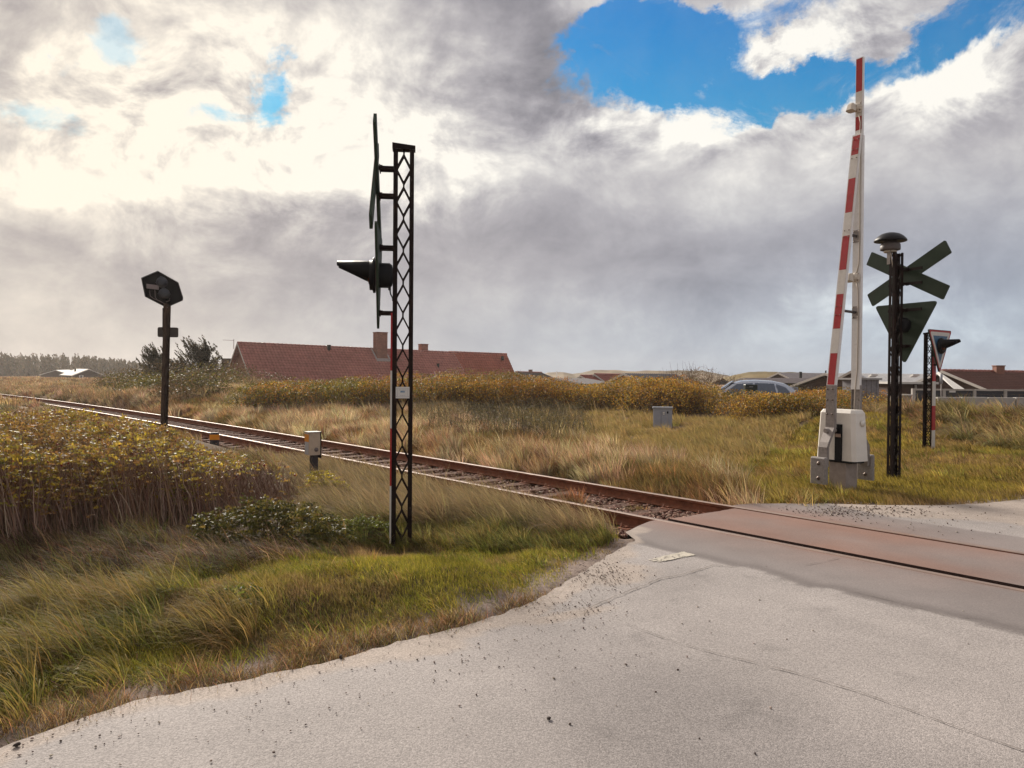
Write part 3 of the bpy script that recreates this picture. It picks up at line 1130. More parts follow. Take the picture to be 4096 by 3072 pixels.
def signal_lamp(root, x, z, y=0.0):
    """lamp housing behind the plate, flange and long visor in front (+x)"""
    mb = MB()
    mb.lathe([(.045, -.150), (.105, -.140), (.125, -.115), (.125, -.012), (.118, 0)], (x, y, z), (1, 0, 0), n=24)
    mb.build('lamp_housing', M_BLACK, root)
    mb = MB()
    mb.lathe([(.175, 0), (.178, .006), (.178, .022), (.150, .028), (.150, .055), (.125, .055)], (x + .026, y, z), (1, 0, 0), n=32)
    fl = mb.build('lamp_flange', M_BLACK, root)
    mb = MB()
    mb.lathe([(.100, .0), (.09, .012), (.05, .022), (.0, .026)], (x + .08, y, z), (1, 0, 0), n=24)
    mb.build('lens', pmat('lamp_lens', (.10, .012, .010), .12, spec=.6), fl)
    # visor: long over the top, short below
    mb = MB()
    n = 32
    vs, fs = [], []
    for rr in (0, 1):
        for e in (0, 1):
            for k in range(n):
                w = 2 * math.pi * k / n
                up = math.sin(w)
                L = .035 + .315 * min(1, (up + 1) / 1.4)
                R_ = (.112 - .004 * rr) * (1 - .12 * (L / .37) * e)
                vs.append((x + .05 + L * e, y + R_ * math.cos(w), z + .03 + R_ * up + .010 * e))
    for k in range(n):
        k2 = (k + 1) % n
        fs += [(k, k2, n + k2, n + k), (2 * n + k2, 2 * n + k, 3 * n + k, 3 * n + k2), (n + k, n + k2, 3 * n + k2, 3 * n + k)]
    mb.add(vs, fs, smooth=True)
    mb.build('visor', M_BLACK, fl)


def bracket(root, x0, x1, z, y, h=.03):
    mb = MB()
    mb.box(((x0 + x1) / 2, y, z), (abs(x1 - x0), .034, h))
    mb.box((x1 - .008 if x1 > x0 else x1 + .008, y, z), (.010, .05, .06))
    mb.lathe([(.009, 0), (.009, .03)], (x1 - .035, y, z + .018), (1, 0, 0), n=6)
    mb.build('sign_bracket', M_MAST, root)


# --- near mast, signs facing left
b1 = G(1606, 2168, -.02)
Y1 = b1.y
H1 = A(1614, 592, Y1).z - b1.z
m1 = lattice_mast('crossing_mast', b1, math.pi + rad(6.8), H1, '', strip=(4, .578), cap=True)
tag(m1, 'near dark lattice mast with its warning signs seen edge-on and a small white notice', 'crossing mast', 'lattice masts of the level crossing')
zl = lambda yy, D=Y1: CH + (1508 - yy) / FPX * D - b1.z
SX = .245
crossbuck(m1, SX, zl(748), .72, 43, w=.16)
for zz in (zl(689), zl(797)):
    for yy in (-.05, .05):
        bracket(m1, MW / 2, SX, zz, yy)
ts = triangle_sign(m1, SX - .01, zl(935), 1.10, 1.02)
for zz, ys in ((zl(1003), (-.04, .04)), (zl(1262), (-.03, .03))):
    for yy in ys:
        bracket(m1, MW / 2, SX - .01, zz, yy, .04)
signal_lamp(m1, SX + .005, zl(1112))
mb = MB()
mb.tube([(SX - .11, -.0, zl(1160)), (SX - .12, 0, zl(1185)), (SX - .14, 0, zl(1200)), (MW / 2, 0, zl(1213))], .008, 6)
mb.lathe([(.014, 0), (.014, .03)], (SX - .11, 0, zl(1170)), n=8)
mb.build('lamp_cable', M_CABLED, m1)


M_SIGNW = pmat('notice_white', (.66, .64, .62), .45, var=.03)
M_INK = pmat('ink_grey', (.16, .17, .19), .6)
M_INKB = pmat('ink_blue', (.03, .16, .33), .5)
# the notice faces the viewer: local +y of this mast (mast is turned by about 187 degrees)
pz = (zl(1554.5) + zl(1600.5)) / 2
mb = MB(); mb.box((-.003, MD / 2 + .004, pz), (.137, .004, .115))
pl = mb.build('notice_plate', M_SIGNW, m1)
mb = MB()
for a, b, sz in ((-.003, .0395, (.102, .001, .0012)), (-.003, -.0405, (.102, .001, .0012)), (-.054, -.0005, (.0012, .001, .0812)), (.048, -.0005, (.0012, .001, .0812))):
    mb.box((a, MD / 2 + .0067, pz + b), sz)
mb.build('notice_border', M_INK, pl)
mb = MB(); mb.box((-.003, MD / 2 + .0067, pz + .009), (.043, .001, .017))
mb.build('notice_logo', M_INKB, pl)
mb = MB()
for i, (w_, h_) in enumerate(((.003, .011), (.006, .003), (.003, .008), (.004, .009), (.003, .006), (.006, .009), (.003, .011))):
    mb.box((.013 - i * .0055, MD / 2 + .0077, pz + .009 + (h_ - .011) / 2), (w_ * .7, .001, h_))
mb.build('logo_letters', M_SIGNW, pl)
for zz_, ws in ((.0265, (.016, .003, .022, .018)), (-.028, (.010, .020, .004, .008))):
    mb = MB()
    x_ = (sum(ws) + .004 * (len(ws) - 1)) / 2 - .003
    for w_ in ws:
        mb.box((x_ - w_ / 2, MD / 2 + .0067, pz + zz_), (w_, .001, .0035))
        x_ -= w_ + .004
    mb.build('small_print', pmat('ink_faint', (.36, .36, .37), .6), pl)
mb = MB()
for a in (-.062, .056):
    for b in (-.037, .037):
        mb.lathe([(.003, 0), (.003, .002)], (a, MD / 2 + .006, pz + b), (0, 1, 0), n=8)
mb.build('notice_screw', M_BOLT, pl)

# --- second mast, signs facing away to the right
b2 = G(3574, 1926, -.01)
Y2 = b2.y
yaw2 = math.atan2(.43, .90)
H2 = A(3590, 1011, Y2).z - b2.z
m2 = lattice_mast('crossing_mast', b2, yaw2, H2, '', cap=False, leg=.046)
tag(m2, 'dark lattice mast beside the barrier with green sign backs and a bell on top', 'crossing mast', 'lattice masts of the level crossing')
zk = lambda yy: CH + (1517 - yy) / FPX * Y2 - b2.z
SX2 = .22
crossbuck(m2, SX2, zk(1097), .80, 27, w=.235)
for zz in (zk(1078), zk(1135)):
    for yy in (-.045, .045):
        bracket(m2, MW / 2, SX2, zz, yy)
    mb = MB()
    mb.box((SX2 - .006, 0, zz), (.010, .62, .045))
    mb.build('cross_bar', M_MAST, m2)
triangle_sign(m2, SX2 - .004, zk(1213), 1.16, 1.00)
mb = MB()
mb.box((SX2 - .012, 0, zk(1240)), (.012, .62, .045))
mb.build('cross_bar', M_MAST, m2)
mb = MB()
mb.box((SX2 - .012, 0, zk(1385)), (.012, .24, .045))
mb.build('cross_bar', M_MAST, m2)
for yy in (-.04, .04):
    bracket(m2, MW / 2, SX2 - .004, zk(1240), yy)
    bracket(m2, MW / 2, SX2 - .004, zk(1385), yy)
signal_lamp(m2, SX2 + .005, zk(1300))
mb = MB()
pts = []
for i in range(40):
    t = i / 39
    pts.append((-.03 + .012 * math.sin(i * 1.3), .018 * math.sin(i * .9), .0 + t * (zk(1010))))
mb.tube(pts, .011, 6)
mb.build('conduit', pmat('conduit_grey', (.20, .19, .19), .5, var=.2), m2)
# bell: mushroom hood over a drum, on a bracket at the top
hx, hy = -.09, .105
mb = MB()
mb.box((-MW / 2 - .006, .06, zk(1015)), (.008, .06, .36))
mb.box((-MW / 2 + .03, .06, zk(1015) + .185), (.10, .06, .01))
br_ = mb.build('bell_bracket', M_STEEL, m2)
zb = zk(1003)
cx_, cy_ = -.04, .085
mb = MB()
mb.lathe([(.115, 0), (.15, .010), (.155, .022), (.155, .075), (.150, .082), (.150, .090), (.155, .098), (.12, .135), (.085, .150), (.085, .19)], (cx_, cy_, zb), n=32)
mb.build('bell_drum', pmat('bell_drum_grey', (.10, .085, .08), .5, var=.2, scale=10), m2)
mb = MB()
mb.lathe([(.055, .165), (.20, .150), (.247, .152), (.252, .162), (.235, .195), (.195, .235), (.14, .272), (.075, .292), (.03, .298), (0.001, .299)], (cx_, cy_, zb), n=40)
mb.build('bell_hood', pmat('bell_hood_black', (.011, .010, .012), .42, spec=.25, var=.25, scale=6), m2)
mb = MB()
mb.lathe([(.05, -.03), (.10, -.028), (.10, .0)], (cx_ , cy_, zb), n=20)
mb.build('bell_foot', M_CREAM, m2)
mb = MB()
mb.tube([(-MW / 2 - .01, .02, zb - .01), (-MW / 2 - .03, .0, zb - .06), (-MW / 2 - .015, -.01, zb - .18), (-MW / 2 + .03, 0, zb - .35)], .008, 6)
mb.build('bell_cable', M_CABLE, m2)

# --- far mast with a blue and white triangle
b3 = G(3712, 1817, -.01)
Y3 = b3.y
H3 = A(3715, 1333, Y3).z - b3.z
yaw3 = rad(-54)
m3 = lattice_mast('crossing_mast', b3, yaw3, H3, '', strip=(4, .545), cap=True, seg=.26)
tag(m3, 'farthest lattice mast, red and white striped below a triangular blue and white sign', 'crossing mast', 'lattice masts of the level crossing')
zm = lambda yy: CH + (1517 - yy) / FPX * Y3 - b3.z
triangle_sign(m3, .20, zm(1322), 1.06, .96, th=.03)
for zz in (zm(1365), zm(1460)):
    for yy in (-.04, .04):
        bracket(m3, MW / 2, .20, zz, yy)
signal_lamp(m3, .225, zm(1385))

# ------------------------------------------------------------------ barrier
Cb = Vector((5.09, 11.78, 0))
aD = Vector((.867, .498, 0)).normalized()      # axle
pD = Vector((.498, -.867, 0)).normalized()     # the way the boom comes down
bar = empty('level_crossing_barrier', (Cb.x, Cb.y, 0))
tag(bar, 'raised red and white striped barrier boom on a white drive cabinet with counterweights', 'barrier')
RB = Matrix((aD, -pD, Vector((0, 0, 1)))).transposed()     # local x = axle, local y = away from the boom side, z up


def L(x, y, z):
    return RB @ Vector((x, y, z))


def zb_(yy, D, xh=3340):
    return CH + (1504 + (xh - 2048) * .00785 + 2 - yy) / FPX * D


mb = MB(); mb.box(L(0, 0, .21), (.27, .29, .62), rot=RB)
mb.build('foundation', M_CONC, bar)
zc0, zc1 = zb_(1851, 11.43), zb_(1643, 11.5)
mb = MB()
hc = zc1 - zc0
# drive cabinet: tapered white hood, open slot on the axle side
mb.box(L(.02, .04, (zc0 + zc1) / 2), (.36, .70, hc), rot=RB, bev=.05, top=(.90, .88))
cab = mb.build('drive_cabinet', M_CAB, bar)
mb = MB(); mb.box(L(-.166, -.035, zc0 + .27), (.02, .12, .56), rot=RB)
mb.build('axle_slot', M_BLACK, cab)
mb = MB(); mb.box(L(-.178, -.035, zc0 + .38), (.004, .09, .05), rot=RB)
mb.build('type_sticker', pmat('sticker', (.42, .30, .24), .5, var=.3, scale=80), cab)
mb = MB(); mb.box(L(0, 0, zc0 - .015), (.30, .50, .035), rot=RB)
mb.build('cabinet_base', M_BLACK, bar)
mb = MB(); mb.lathe([(.05, 0), (.05, .004)], L(.05, -.292, zc1 - .20), -(RB @ Vector((0, 1, 0))) * 1.0, n=20)
mb.build('lock_cover', M_CAB, cab)
mb = MB(); mb.tube([L(-.40, .02, .88), L(.40, .02, .88)], .035, 12)
mb.build('axle', M_STEEL, bar)

zs = lambda yy: zb_(yy, 11.62, 3340)
for sgn, nm in ((-1, 'near'), (1, 'far')):
    D = 11.6 if sgn < 0 else 11.97
    zf = lambda yy, D=D: zb_(yy, D, 3340 if sgn < 0 else 3450)
    # bent arm: straight along the boom, stepping outwards below the axle
    xi, xo = sgn * .315, (-.475 if sgn < 0 else .52)
    zt, zk1, zk2, zbm = zf(1543), zf(1712), zf(1760), zf(1835)
    mb = MB()
    th = .014
    path = [(xi, zt), (xi, zk1), (xi + (xo - xi) * .8, zf(1770)), (xo, zf(1790)), (xo, zbm - .12)]
    wd = .155
    for (xa, za), (xb, zb2) in zip(path[:-1], path[1:]):
        poly = [L(xa - sgn * th / 2, -wd / 2, za), L(xa + sgn * th / 2, -wd / 2, za), L(xb + sgn * th / 2, -wd / 2, zb2), L(xb - sgn * th / 2, -wd / 2, zb2)]
        mb.prism(poly, L(0, wd, 0))
        for yy in (-wd / 2, wd / 2 - .008):     # flanges
            poly = [L(xa - sgn * .0, yy, za), L(xa - sgn * .045, yy, za), L(xb - sgn * .045, yy, zb2), L(xb - sgn * .0, yy, zb2)]
            mb.prism(poly, L(0, .008, 0))
    arm = mb.build('counterweight_arm', M_STEEL, bar)
    mb = MB()
    for zz in (zf(1559), zf(1602), zf(1659)):
        for yy in (-.045, .045):
            c = L(xi - .010, yy, zz)
            mb.lathe([(.013, 0), (.013, .010), (.008, .018)], c, -aD, n=8)
    mb.build('arm_bolt', M_BOLT, arm)
    # counterweight block
    zw = (zf(1829) + zf(1936)) / 2 if sgn < 0 else (zb_(1823, 12.05, 3480) + zb_(1919, 12.05, 3480)) / 2
    mb = MB()
    mb.box(L(xo + sgn * .05, .02, zw), (.085, .27, .40), rot=RB, bev=.018)
    wt = mb.build('counterweight', M_WEIGHT, bar)
    mb = MB()
    for dz in (-.11, .11):
        mb.lathe([(.030, 0), (.030, .004), (.017, .005), (.017, .022), (.010, .022), (.010, .034)], L(xo + sgn * .05 - .043, .0, zw + dz), -aD, n=10)
    mb.build('counterweight_bolt', M_BOLT, wt)

# boom: far straight arm up to the tip, near arm slanting up to join it
zu = lambda yy: zb_(yy, 11.90, 3455)
ztip = zu(238)
BW, BT = .150, .052
mb = MB()
zbot = zu(1560)
zj = zs(525)
xf = .285
mb.box(L(xf, 0, (zbot + zj) / 2), (BT, BW * .98, zj - zbot), rot=RB)
boom = mb.build('boom_strut', M_BOOM, bar)
mb = MB()
# upper boom, in line with the far arm at its foot
xt = .285
mb.box(L(xt, 0, (zj - .45 + ztip) / 2), (BT * .8, BW * .80, ztip - zj + .45), rot=RB)
# near arm
n0 = Vector((-.295, zs(1556)))
n1 = Vector((xt - BT * .8 / 2 - .026, zj + .02))
for (a, b) in ((n0, n1),):
    w = BW / 2
    poly = [L(a.x - BT / 2, -w, a.y), L(a.x + BT / 2, -w, a.y), L(b.x + BT / 2 - .01, -w, b.y), L(b.x - BT / 2 + .01, -w, b.y)]
    mb.prism(poly, L(0, 2 * w, 0))
boom = mb.build('boom', M_BOOM, bar)


def near_x(z):
    t = (z - n0.y) / (n1.y - n0.y)
    return n0.x + (n1.x - n0.x) * t - BT / 2 + .010 * t


marks = MB()
reds = [(604, 525), (842, 702), (1077, 938), (1315.6, 1176), (1541, 1415)]
whites = [(702, 604), (938, 842), (1176, 1077), (1415, 1315.6)]
def face_strip(mbx, z0, z1, xfun, w, th=.0015, off=.0012):
    a, b = xfun(z0), xfun(z1)
    poly = [L(a - off, -w, z0), L(a - off, w, z0), L(b - off, w, z1), L(b - off, -w, z1)]
    mbx.prism(poly, L(-th, 0, 0))


for y0, y1 in reds:
    mb = MB(); face_strip(mb, zs(y0), zs(y1), near_x, BW / 2 - .014)
    mb.build('red_panel', M_RED, boom)
for y0, y1 in whites:
    mb = MB(); face_strip(mb, zs(y0) + .002, zs(y1) - .002, near_x, BW / 2 - .014, off=.0011, th=.0012)
    mb.build('white_panel', M_WHITE, boom)
xc = lambda z: xt - BT * .8 / 2
for y0, y1 in ((372, 241), (525, 471)):
    mb = MB(); face_strip(mb, zu(y0), zu(y1), xc, BW * .4 - .008)
    mb.build('red_panel', M_RED, boom)
mb = MB(); face_strip(mb, zu(471), zu(372), xc, BW * .4 - .008)
mb.build('white_panel', M_WHITE, boom)
mb = MB()
for yy in (540, 582, 618, 916, 943, 1225, 1260):
    for s_ in (-.04, .04):
        z_ = zs(yy)
        mb.lathe([(.010, 0), (.010, .006), (.006, .012)], L(near_x(z_) - .002, s_, z_), -aD, n=8)
mb.build('boom_bolt', M_BOLT, boom)
# spacers between the two arms
for yy in (948, 1252):
    z_ = zu(yy)
    mb = MB()
    mb.box(L(xf - BT / 2 - .004, .01, z_), (.008, .11, .19), rot=RB)
    pz_ = mb.build('spacer_plate', M_STEEL, bar)
    mb = MB()
    mb.tube([L(xf - BT / 2 - .006, .01, z_), L(near_x(z_) + BT, .01, z_ + .015)], .021, 10)
    mb.build('spacer_rod', pmat('rubber_grey', (.085, .075, .075), .7), pz_)
    mb = MB()
    for a in (-.035, .045):
        for b in (-.075, .075):
            mb.lathe([(.009, 0), (.009, .008)], L(xf - BT / 2 - .008, a, z_ + b), -aD, n=6)
    mb.build('spacer_bolt', M_BOLT, pz_)
# two small lamps on the boom
for yy, xb_, D_ in ((438, xt - BT * .4, 0), (1113, xf - BT / 2, 0)):
    z_ = zu(yy)
    mb = MB()
    mb.lathe([(.045, 0), (.075, .012), (.075, .035), (.055, .055), (.04, .10)], L(xb_, 0, z_), -aD, n=8, smooth=False)
    mb.box(L(xb_ - .03, .01, z_), (.06, .19, .07), rot=RB @ Matrix.Rotation(rad(35), 3, 'X'), bev=.02)
    mb.box(L(xb_ - .145, .025, z_ - .01), (.12, .13, .12), rot=RB @ Matrix.Rotation(rad(12), 3, 'Y'), bev=.025, top=(.8, .85))
    lp = mb.build('boom_lamp', M_CREAM, bar)
    mb = MB()
    for a, b in ((-.07, .05), (.06, -.045), (.05, .06), (-.06, -.05)):
        mb.lathe([(.009, 0), (.009, .012)], L(xb_ - .055, a, z_ + b), -aD, n=6)
    mb.build('lamp_screw', M_BOLT, lp)
# cable running down the strut
mb = MB()
cp_ = []
for i, (yy, off) in enumerate(((470, -.02), (500, -.045), (560, -.035), (640, -.05), (760, -.045), (900, -.052), (1000, -.05), (1060, -.045), (1095, -.01))):
    cp_.append(L(xf - BT / 2 - .012, off - .0, zu(yy)))
mb.tube(cp_, .008, 6)
cp_ = [L(xf - BT / 2 - .012, o_, zu(yy)) for yy, o_ in ((1135, -.01), (1160, -.035), (1220, -.045), (1350, -.045), (1480, -.042), (1560, -.01), (1620, .0), (1645, 0))]
mb.tube(cp_, .008, 6)
mb.build('boom_cable', M_CABLE, bar)

# ------------------------------------------------------------------ railway signal seen from behind
YS = 21.6
bs = A(655, 1733, YS)
sg = empty('railway_signal', (bs.x, bs.y, float(terrain(bs.x, bs.y))))
tag(sg, 'railway signal on a rusty steel post, six-sided black board seen from behind', 'railway signal')
S0 = Vector(sg.location)


def SA(px, py, d=0.0):
    """point on the signal's board plane, which is turned a little"""
    dx = (px - 655) / FPX * YS
    return A(px, py, YS + d + dx * .28) - S0


zt_, z0_ = SA(675, 1215).z, -.2
xo_ = SA(660, 1236)
mb = MB()
for (sx, sy, wx, wy) in ((0, -.068, .125, .009), (0, .068, .125, .009), (0, 0, .007, .127)):
    p0 = Vector((0, 0, z0_)); p1 = Vector((SA(671, 1235).x, 0, zt_))
    rot = Matrix.Rotation(rad(-28), 3, 'Z')
    q = [rot @ Vector((sx + a, sy + b, 0)) for a, b in ((-wx / 2, -wy / 2), (wx / 2, -wy / 2), (wx / 2, wy / 2), (-wx / 2, wy / 2))]
    top = [v + p1 for v in q]; bot = [v + p0 for v in q]
    mb.add(bot + top, [(3, 2, 1, 0), (4, 5, 6, 7), (0, 1, 5, 4), (1, 2, 6, 5), (2, 3, 7, 6), (3, 0, 4, 7)])
mb.build('post', pmat('post_rust', (.055, .036, .027), .85, spec=.12, var=.35, scale=6, dirt=(.13, .085, .06), dscale=2.5, damt=.7), sg)
hexp = [(631.5, 1083.5), (714, 1130), (733, 1191), (731, 1202), (682, 1224), (652, 1224), (580, 1187), (565, 1112)]
c_ = Vector((648, 1155))
mb = MB()
poly = [SA(*p) for p in hexp]
nrm = (poly[1] - poly[0]).cross(poly[3] - poly[0]).normalized()
if nrm.y > 0: nrm = -nrm
mb.prism(poly, -nrm * .012)
board = mb.build('signal_board', pmat('board_black', (.007, .0065, .009), .7, var=.3, spec=.08), sg)
mb = MB()
for i in range(len(poly)):
    a, b = poly[i], poly[(i + 1) % len(poly)]
    cc_ = sum(poly, Vector()) / len(poly)
    ia, ib = a + (cc_ - a).normalized() * .02, b + (cc_ - b).normalized() * .02
    mb.prism([a, b, ib, ia], nrm * .035)
mb.build('board_rim', pmat('rim_black', (.03, .026, .024), .5), board)
for (lx, ly) in ((648, 1130), (657, 1175)):
    c0_ = SA(lx, ly)
    mb = MB()
    mb.lathe([(.150, 0), (.150, .03), (.138, .05), (.135, .14), (.115, .19), (.06, .215), (.001, .22)], c0_ + nrm * .002, nrm, n=24)
    mb.box(c0_ + nrm * .16 + Vector((0, 0, .125)), (.05, .08, .06))
    for s_ in (-1, 1):
        mb.box(c0_ + nrm * .08 + Vector((.15 * s_, 0, -.01)), (.05, .03, .03))
    mb.build('signal_lamp', pmat('lamp_blue_grey', (.05, .055, .068), .6, var=.15, spec=.2), sg)
mb = MB()
cA, cB = SA(588, 1144), SA(636, 1150)
mb.prism([cA + Vector((0, 0, .05)) + nrm * .02, cB + Vector((0, 0, .05)) + nrm * .02, cB - Vector((0, 0, .07)) + nrm * .02, cA - Vector((0, 0, .07)) + nrm * .02], nrm * .09)
jb = mb.build('junction_box', pmat('box_grey', (.24, .20, .20), .5, var=.1), sg)
mb = MB()
for x0, xs in ((599, ((599, 1160), (602, 1185), (615, 1195), (640, 1204), (658, 1215), (671, 1232))), (620, ((620, 1160), (622, 1190), (632, 1202), (652, 1212)))):
    mb.tube([SA(a, b) + nrm * .05 for a, b in xs], .011, 6)
mb.tube([SA(680, 1192) + nrm * .05, SA(680, 1203) + nrm * .05, SA(664, 1208) + nrm * .05], .011, 6)
mb.build('signal_cable', pmat('cable_grey', (.15, .12, .12), .6), sg)
mb = MB()
mid_ = SA(664, 1328)
pp = rounded([(-.26, -.14), (.26, -.14), (.26, .14), (-.26, .14)], .05, 4)
mb.prism([mid_ + Vector((p.x, .12 + p.x * .28, p.y)) for p in pp], Vector((0, .012, 0)))
mb.build('number_plate', pmat('plate_back', (.060, .048, .042), .6, var=.15), sg)
mb = MB()
mb.box(mid_ + Vector((-.09, .09, 0)), (.03, .06, .34))
mb.box(SA(655, 1275) + Vector((-.055, .08, 0)), (.012, .06, .62))
mb.build('plate_clamp', M_MAST, sg)

# ------------------------------------------------------------------ small trackside things
g = G(1250, 1945, -.08)
rb = empty('relay_box', (g.x, g.y, float(terrain(g.x, g.y))), rad(36))
tag(rb, 'grey metal trackside box with an orange band on a short post by the rose stems', 'trackside box')
YB = g.y
zt2 = A(1250, 1729, YB).z - rb.location.z; zb2 = A(1250, 1819, YB).z - rb.location.z
mb = MB()
mb.box((0, 0, (zt2 + zb2) / 2), (.195, .17, zt2 - zb2), bev=.012)
bx = mb.build('box_body', pmat('box_beige', (.50, .39, .29), .5, var=.08, dirt=(.25, .19, .15), dscale=6, damt=.5), rb)
mb = MB(); mb.box((0, 0, zt2 + .006), (.215, .185, .012)); mb.build('box_lid', pmat('box_lid_grey', (.30, .25, .22), .5), rb)
mb = MB(); mb.box((-.0995, 0, zt2 - .085), (.003, .171, .12)); mb.build('orange_band', pmat('orange_band', (.68, .25, .010), .5, var=.08), bx)
mb = MB(); mb.box((-.0985, 0, (zt2 + zb2) / 2), (.002, .155, zt2 - zb2 - .03)); mb.build('side_panel', pmat('panel_pale', (.40, .40, .42), .5, var=.15, dirt=(.3, .28, .27)), bx)
mb = MB(); mb.box((.102, .0, (zt2 + zb2) / 2 - .02), (.012, .175, zt2 - zb2 + .06)); mb.build('back_plate', M_MAST, rb)
mb = MB()
mb.lathe([(.034, 0), (.034, .003)], (.025, -.085, zb2 + .085), (0, -1, 0), n=20)
mb.build('cable_port', pmat('port_grey', (.17, .14, .13), .6, var=.3, scale=30), bx)
mb = MB()
mb.box((.02, .0, zb2 / 2 - .1), (.10, .10, zb2 + .2))
mb.build('post', pmat('post_dark', (.045, .035, .035), .7, var=.3, scale=8, dirt=(.09, .06, .05)), rb)

g = A(858, 1765, 19.0)
mk = empty('marker_post', (g.x, g.y, float(terrain(g.x, g.y))), rad(8))
tag(mk, 'low black post with a bright orange band beside the rails behind the roses', 'marker post')
zt2 = A(858, 1730, 19).z - mk.location.z
mb = MB()
mb.box((0, 0, zt2 / 2 - .1), (.205, .09, zt2 + .2), bev=.02)
o = mb.build('post', pmat('marker_black', (.035, .032, .036), .6, var=.2), mk)
mb = MB(); mb.box((0, -.003, zt2 - .115), (.222, .10, .13), bev=.012)
mb.build('orange_band', pmat('marker_orange', (.72, .26, .012), .5, var=.06), mk)

g = G(2650, 1722)
kb = empty('cable_cabinet', (g.x, g.y, float(terrain(g.x, g.y))), rad(-10))
tag(kb, 'small grey utility cabinet half sunk in tall grass before the bushes', 'utility cabinet')
YC = g.y
zt2 = A(2650, 1630, YC).z - kb.location.z
mb = MB(); mb.box((0, 0, zt2 / 2 - .1), (.58, .34, zt2 + .2 - .04)); bd = mb.build('cabinet_body', M_GREY, kb)
mb = MB(); mb.box((0, 0, zt2 - .005), (.63, .39, .05), bev=.015); mb.build('cabinet_lid', pmat('lid_grey', (.26, .27, .29), .5, var=.08), kb)
mb = MB(); mb.box((-.05, -.172, zt2 / 2 - .06), (.006, .006, zt2 - .1)); mb.build('door_gap', M_BLACK, bd)
mb = MB(); mb.box((.03, -.173, zt2 - .17), (.085, .004, .11)); lb = mb.build('label_plate', M_INK, bd)
mb = MB()
for dz in (-.025, .025): mb.box((.03, -.1765, zt2 - .17 + dz), (.062, .002, .034))
mb.build('label_field', M_SIGNW, lb)
mb = MB(); mb.box((.15, -.174, zt2 - .145), (.045, .006, .07)); mb.build('lock', M_BLACK, bd)

# ------------------------------------------------------------------ houses
def tile_mat(name):
    m, N, p, out = base_mat(name)
    at = N.n('ShaderNodeAttribute', attribute_name='col').outputs['Color']
    tc = N.n('ShaderNodeTexCoord').outputs['Object']
    n1 = N.noise(tc, 3.0, 6, .7)
    N.put(p.inputs['Base Color'], N.vm('SCALE', at, sc=N.ramp(n1, .3, .7, .82, 1.18, False)))
    p.inputs['Roughness'].default_value = .75
    p.inputs['Specular IOR Level'].default_value = .3
    return m


M_TILE = tile_mat('roof_tile')
M_VERGE = pmat('white_board', (.55, .53, .50), .6, var=.08, scale=3, dirt=(.35, .32, .29))
M_BRICK = None


def brick_mat(name, c1, c2, mortar, s=4.0):
    m, N, p, out = base_mat(name)
    tc = N.n('ShaderNodeTexCoord').outputs['Object']
    x, y, z = N.sep(tc)
    v = N.comb(N.m('ADD', x, y), z, 0.0)
    b = N.n('ShaderNodeTexBrick')
    N.put(b.inputs['Vector'], v)
    b.inputs['Color1'].default_value = (*c1, 1); b.inputs['Color2'].default_value = (*c2, 1); b.inputs['Mortar'].default_value = (*mortar, 1)
    b.inputs['Scale'].default_value = s
    b.inputs['Mortar Size'].default_value = .012
    b.inputs['Brick Width'].default_value = .92; b.inputs['Row Height'].default_value = .28
    n1 = N.noise(tc, 2.5, 6, .7)
    N.put(p.inputs['Base Color'], N.vm('SCALE', b.outputs['Color'], sc=N.ramp(n1, .3, .7, .75, 1.2, False)))
    p.inputs['Roughness'].default_value = .9
    return m


M_BRICK = brick_mat('red_brick', (.27, .115, .075), (.20, .085, .06), (.24, .19, .16))
M_BRICKD = brick_mat('dark_brick', (.085, .05, .038), (.06, .036, .03), (.09, .07, .06))
M_PANE = pmat('window_glass', (.10, .11, .12), .12, spec=.7)
M_GUTTER = pmat('dark_gutter', (.05, .04, .038), .6)


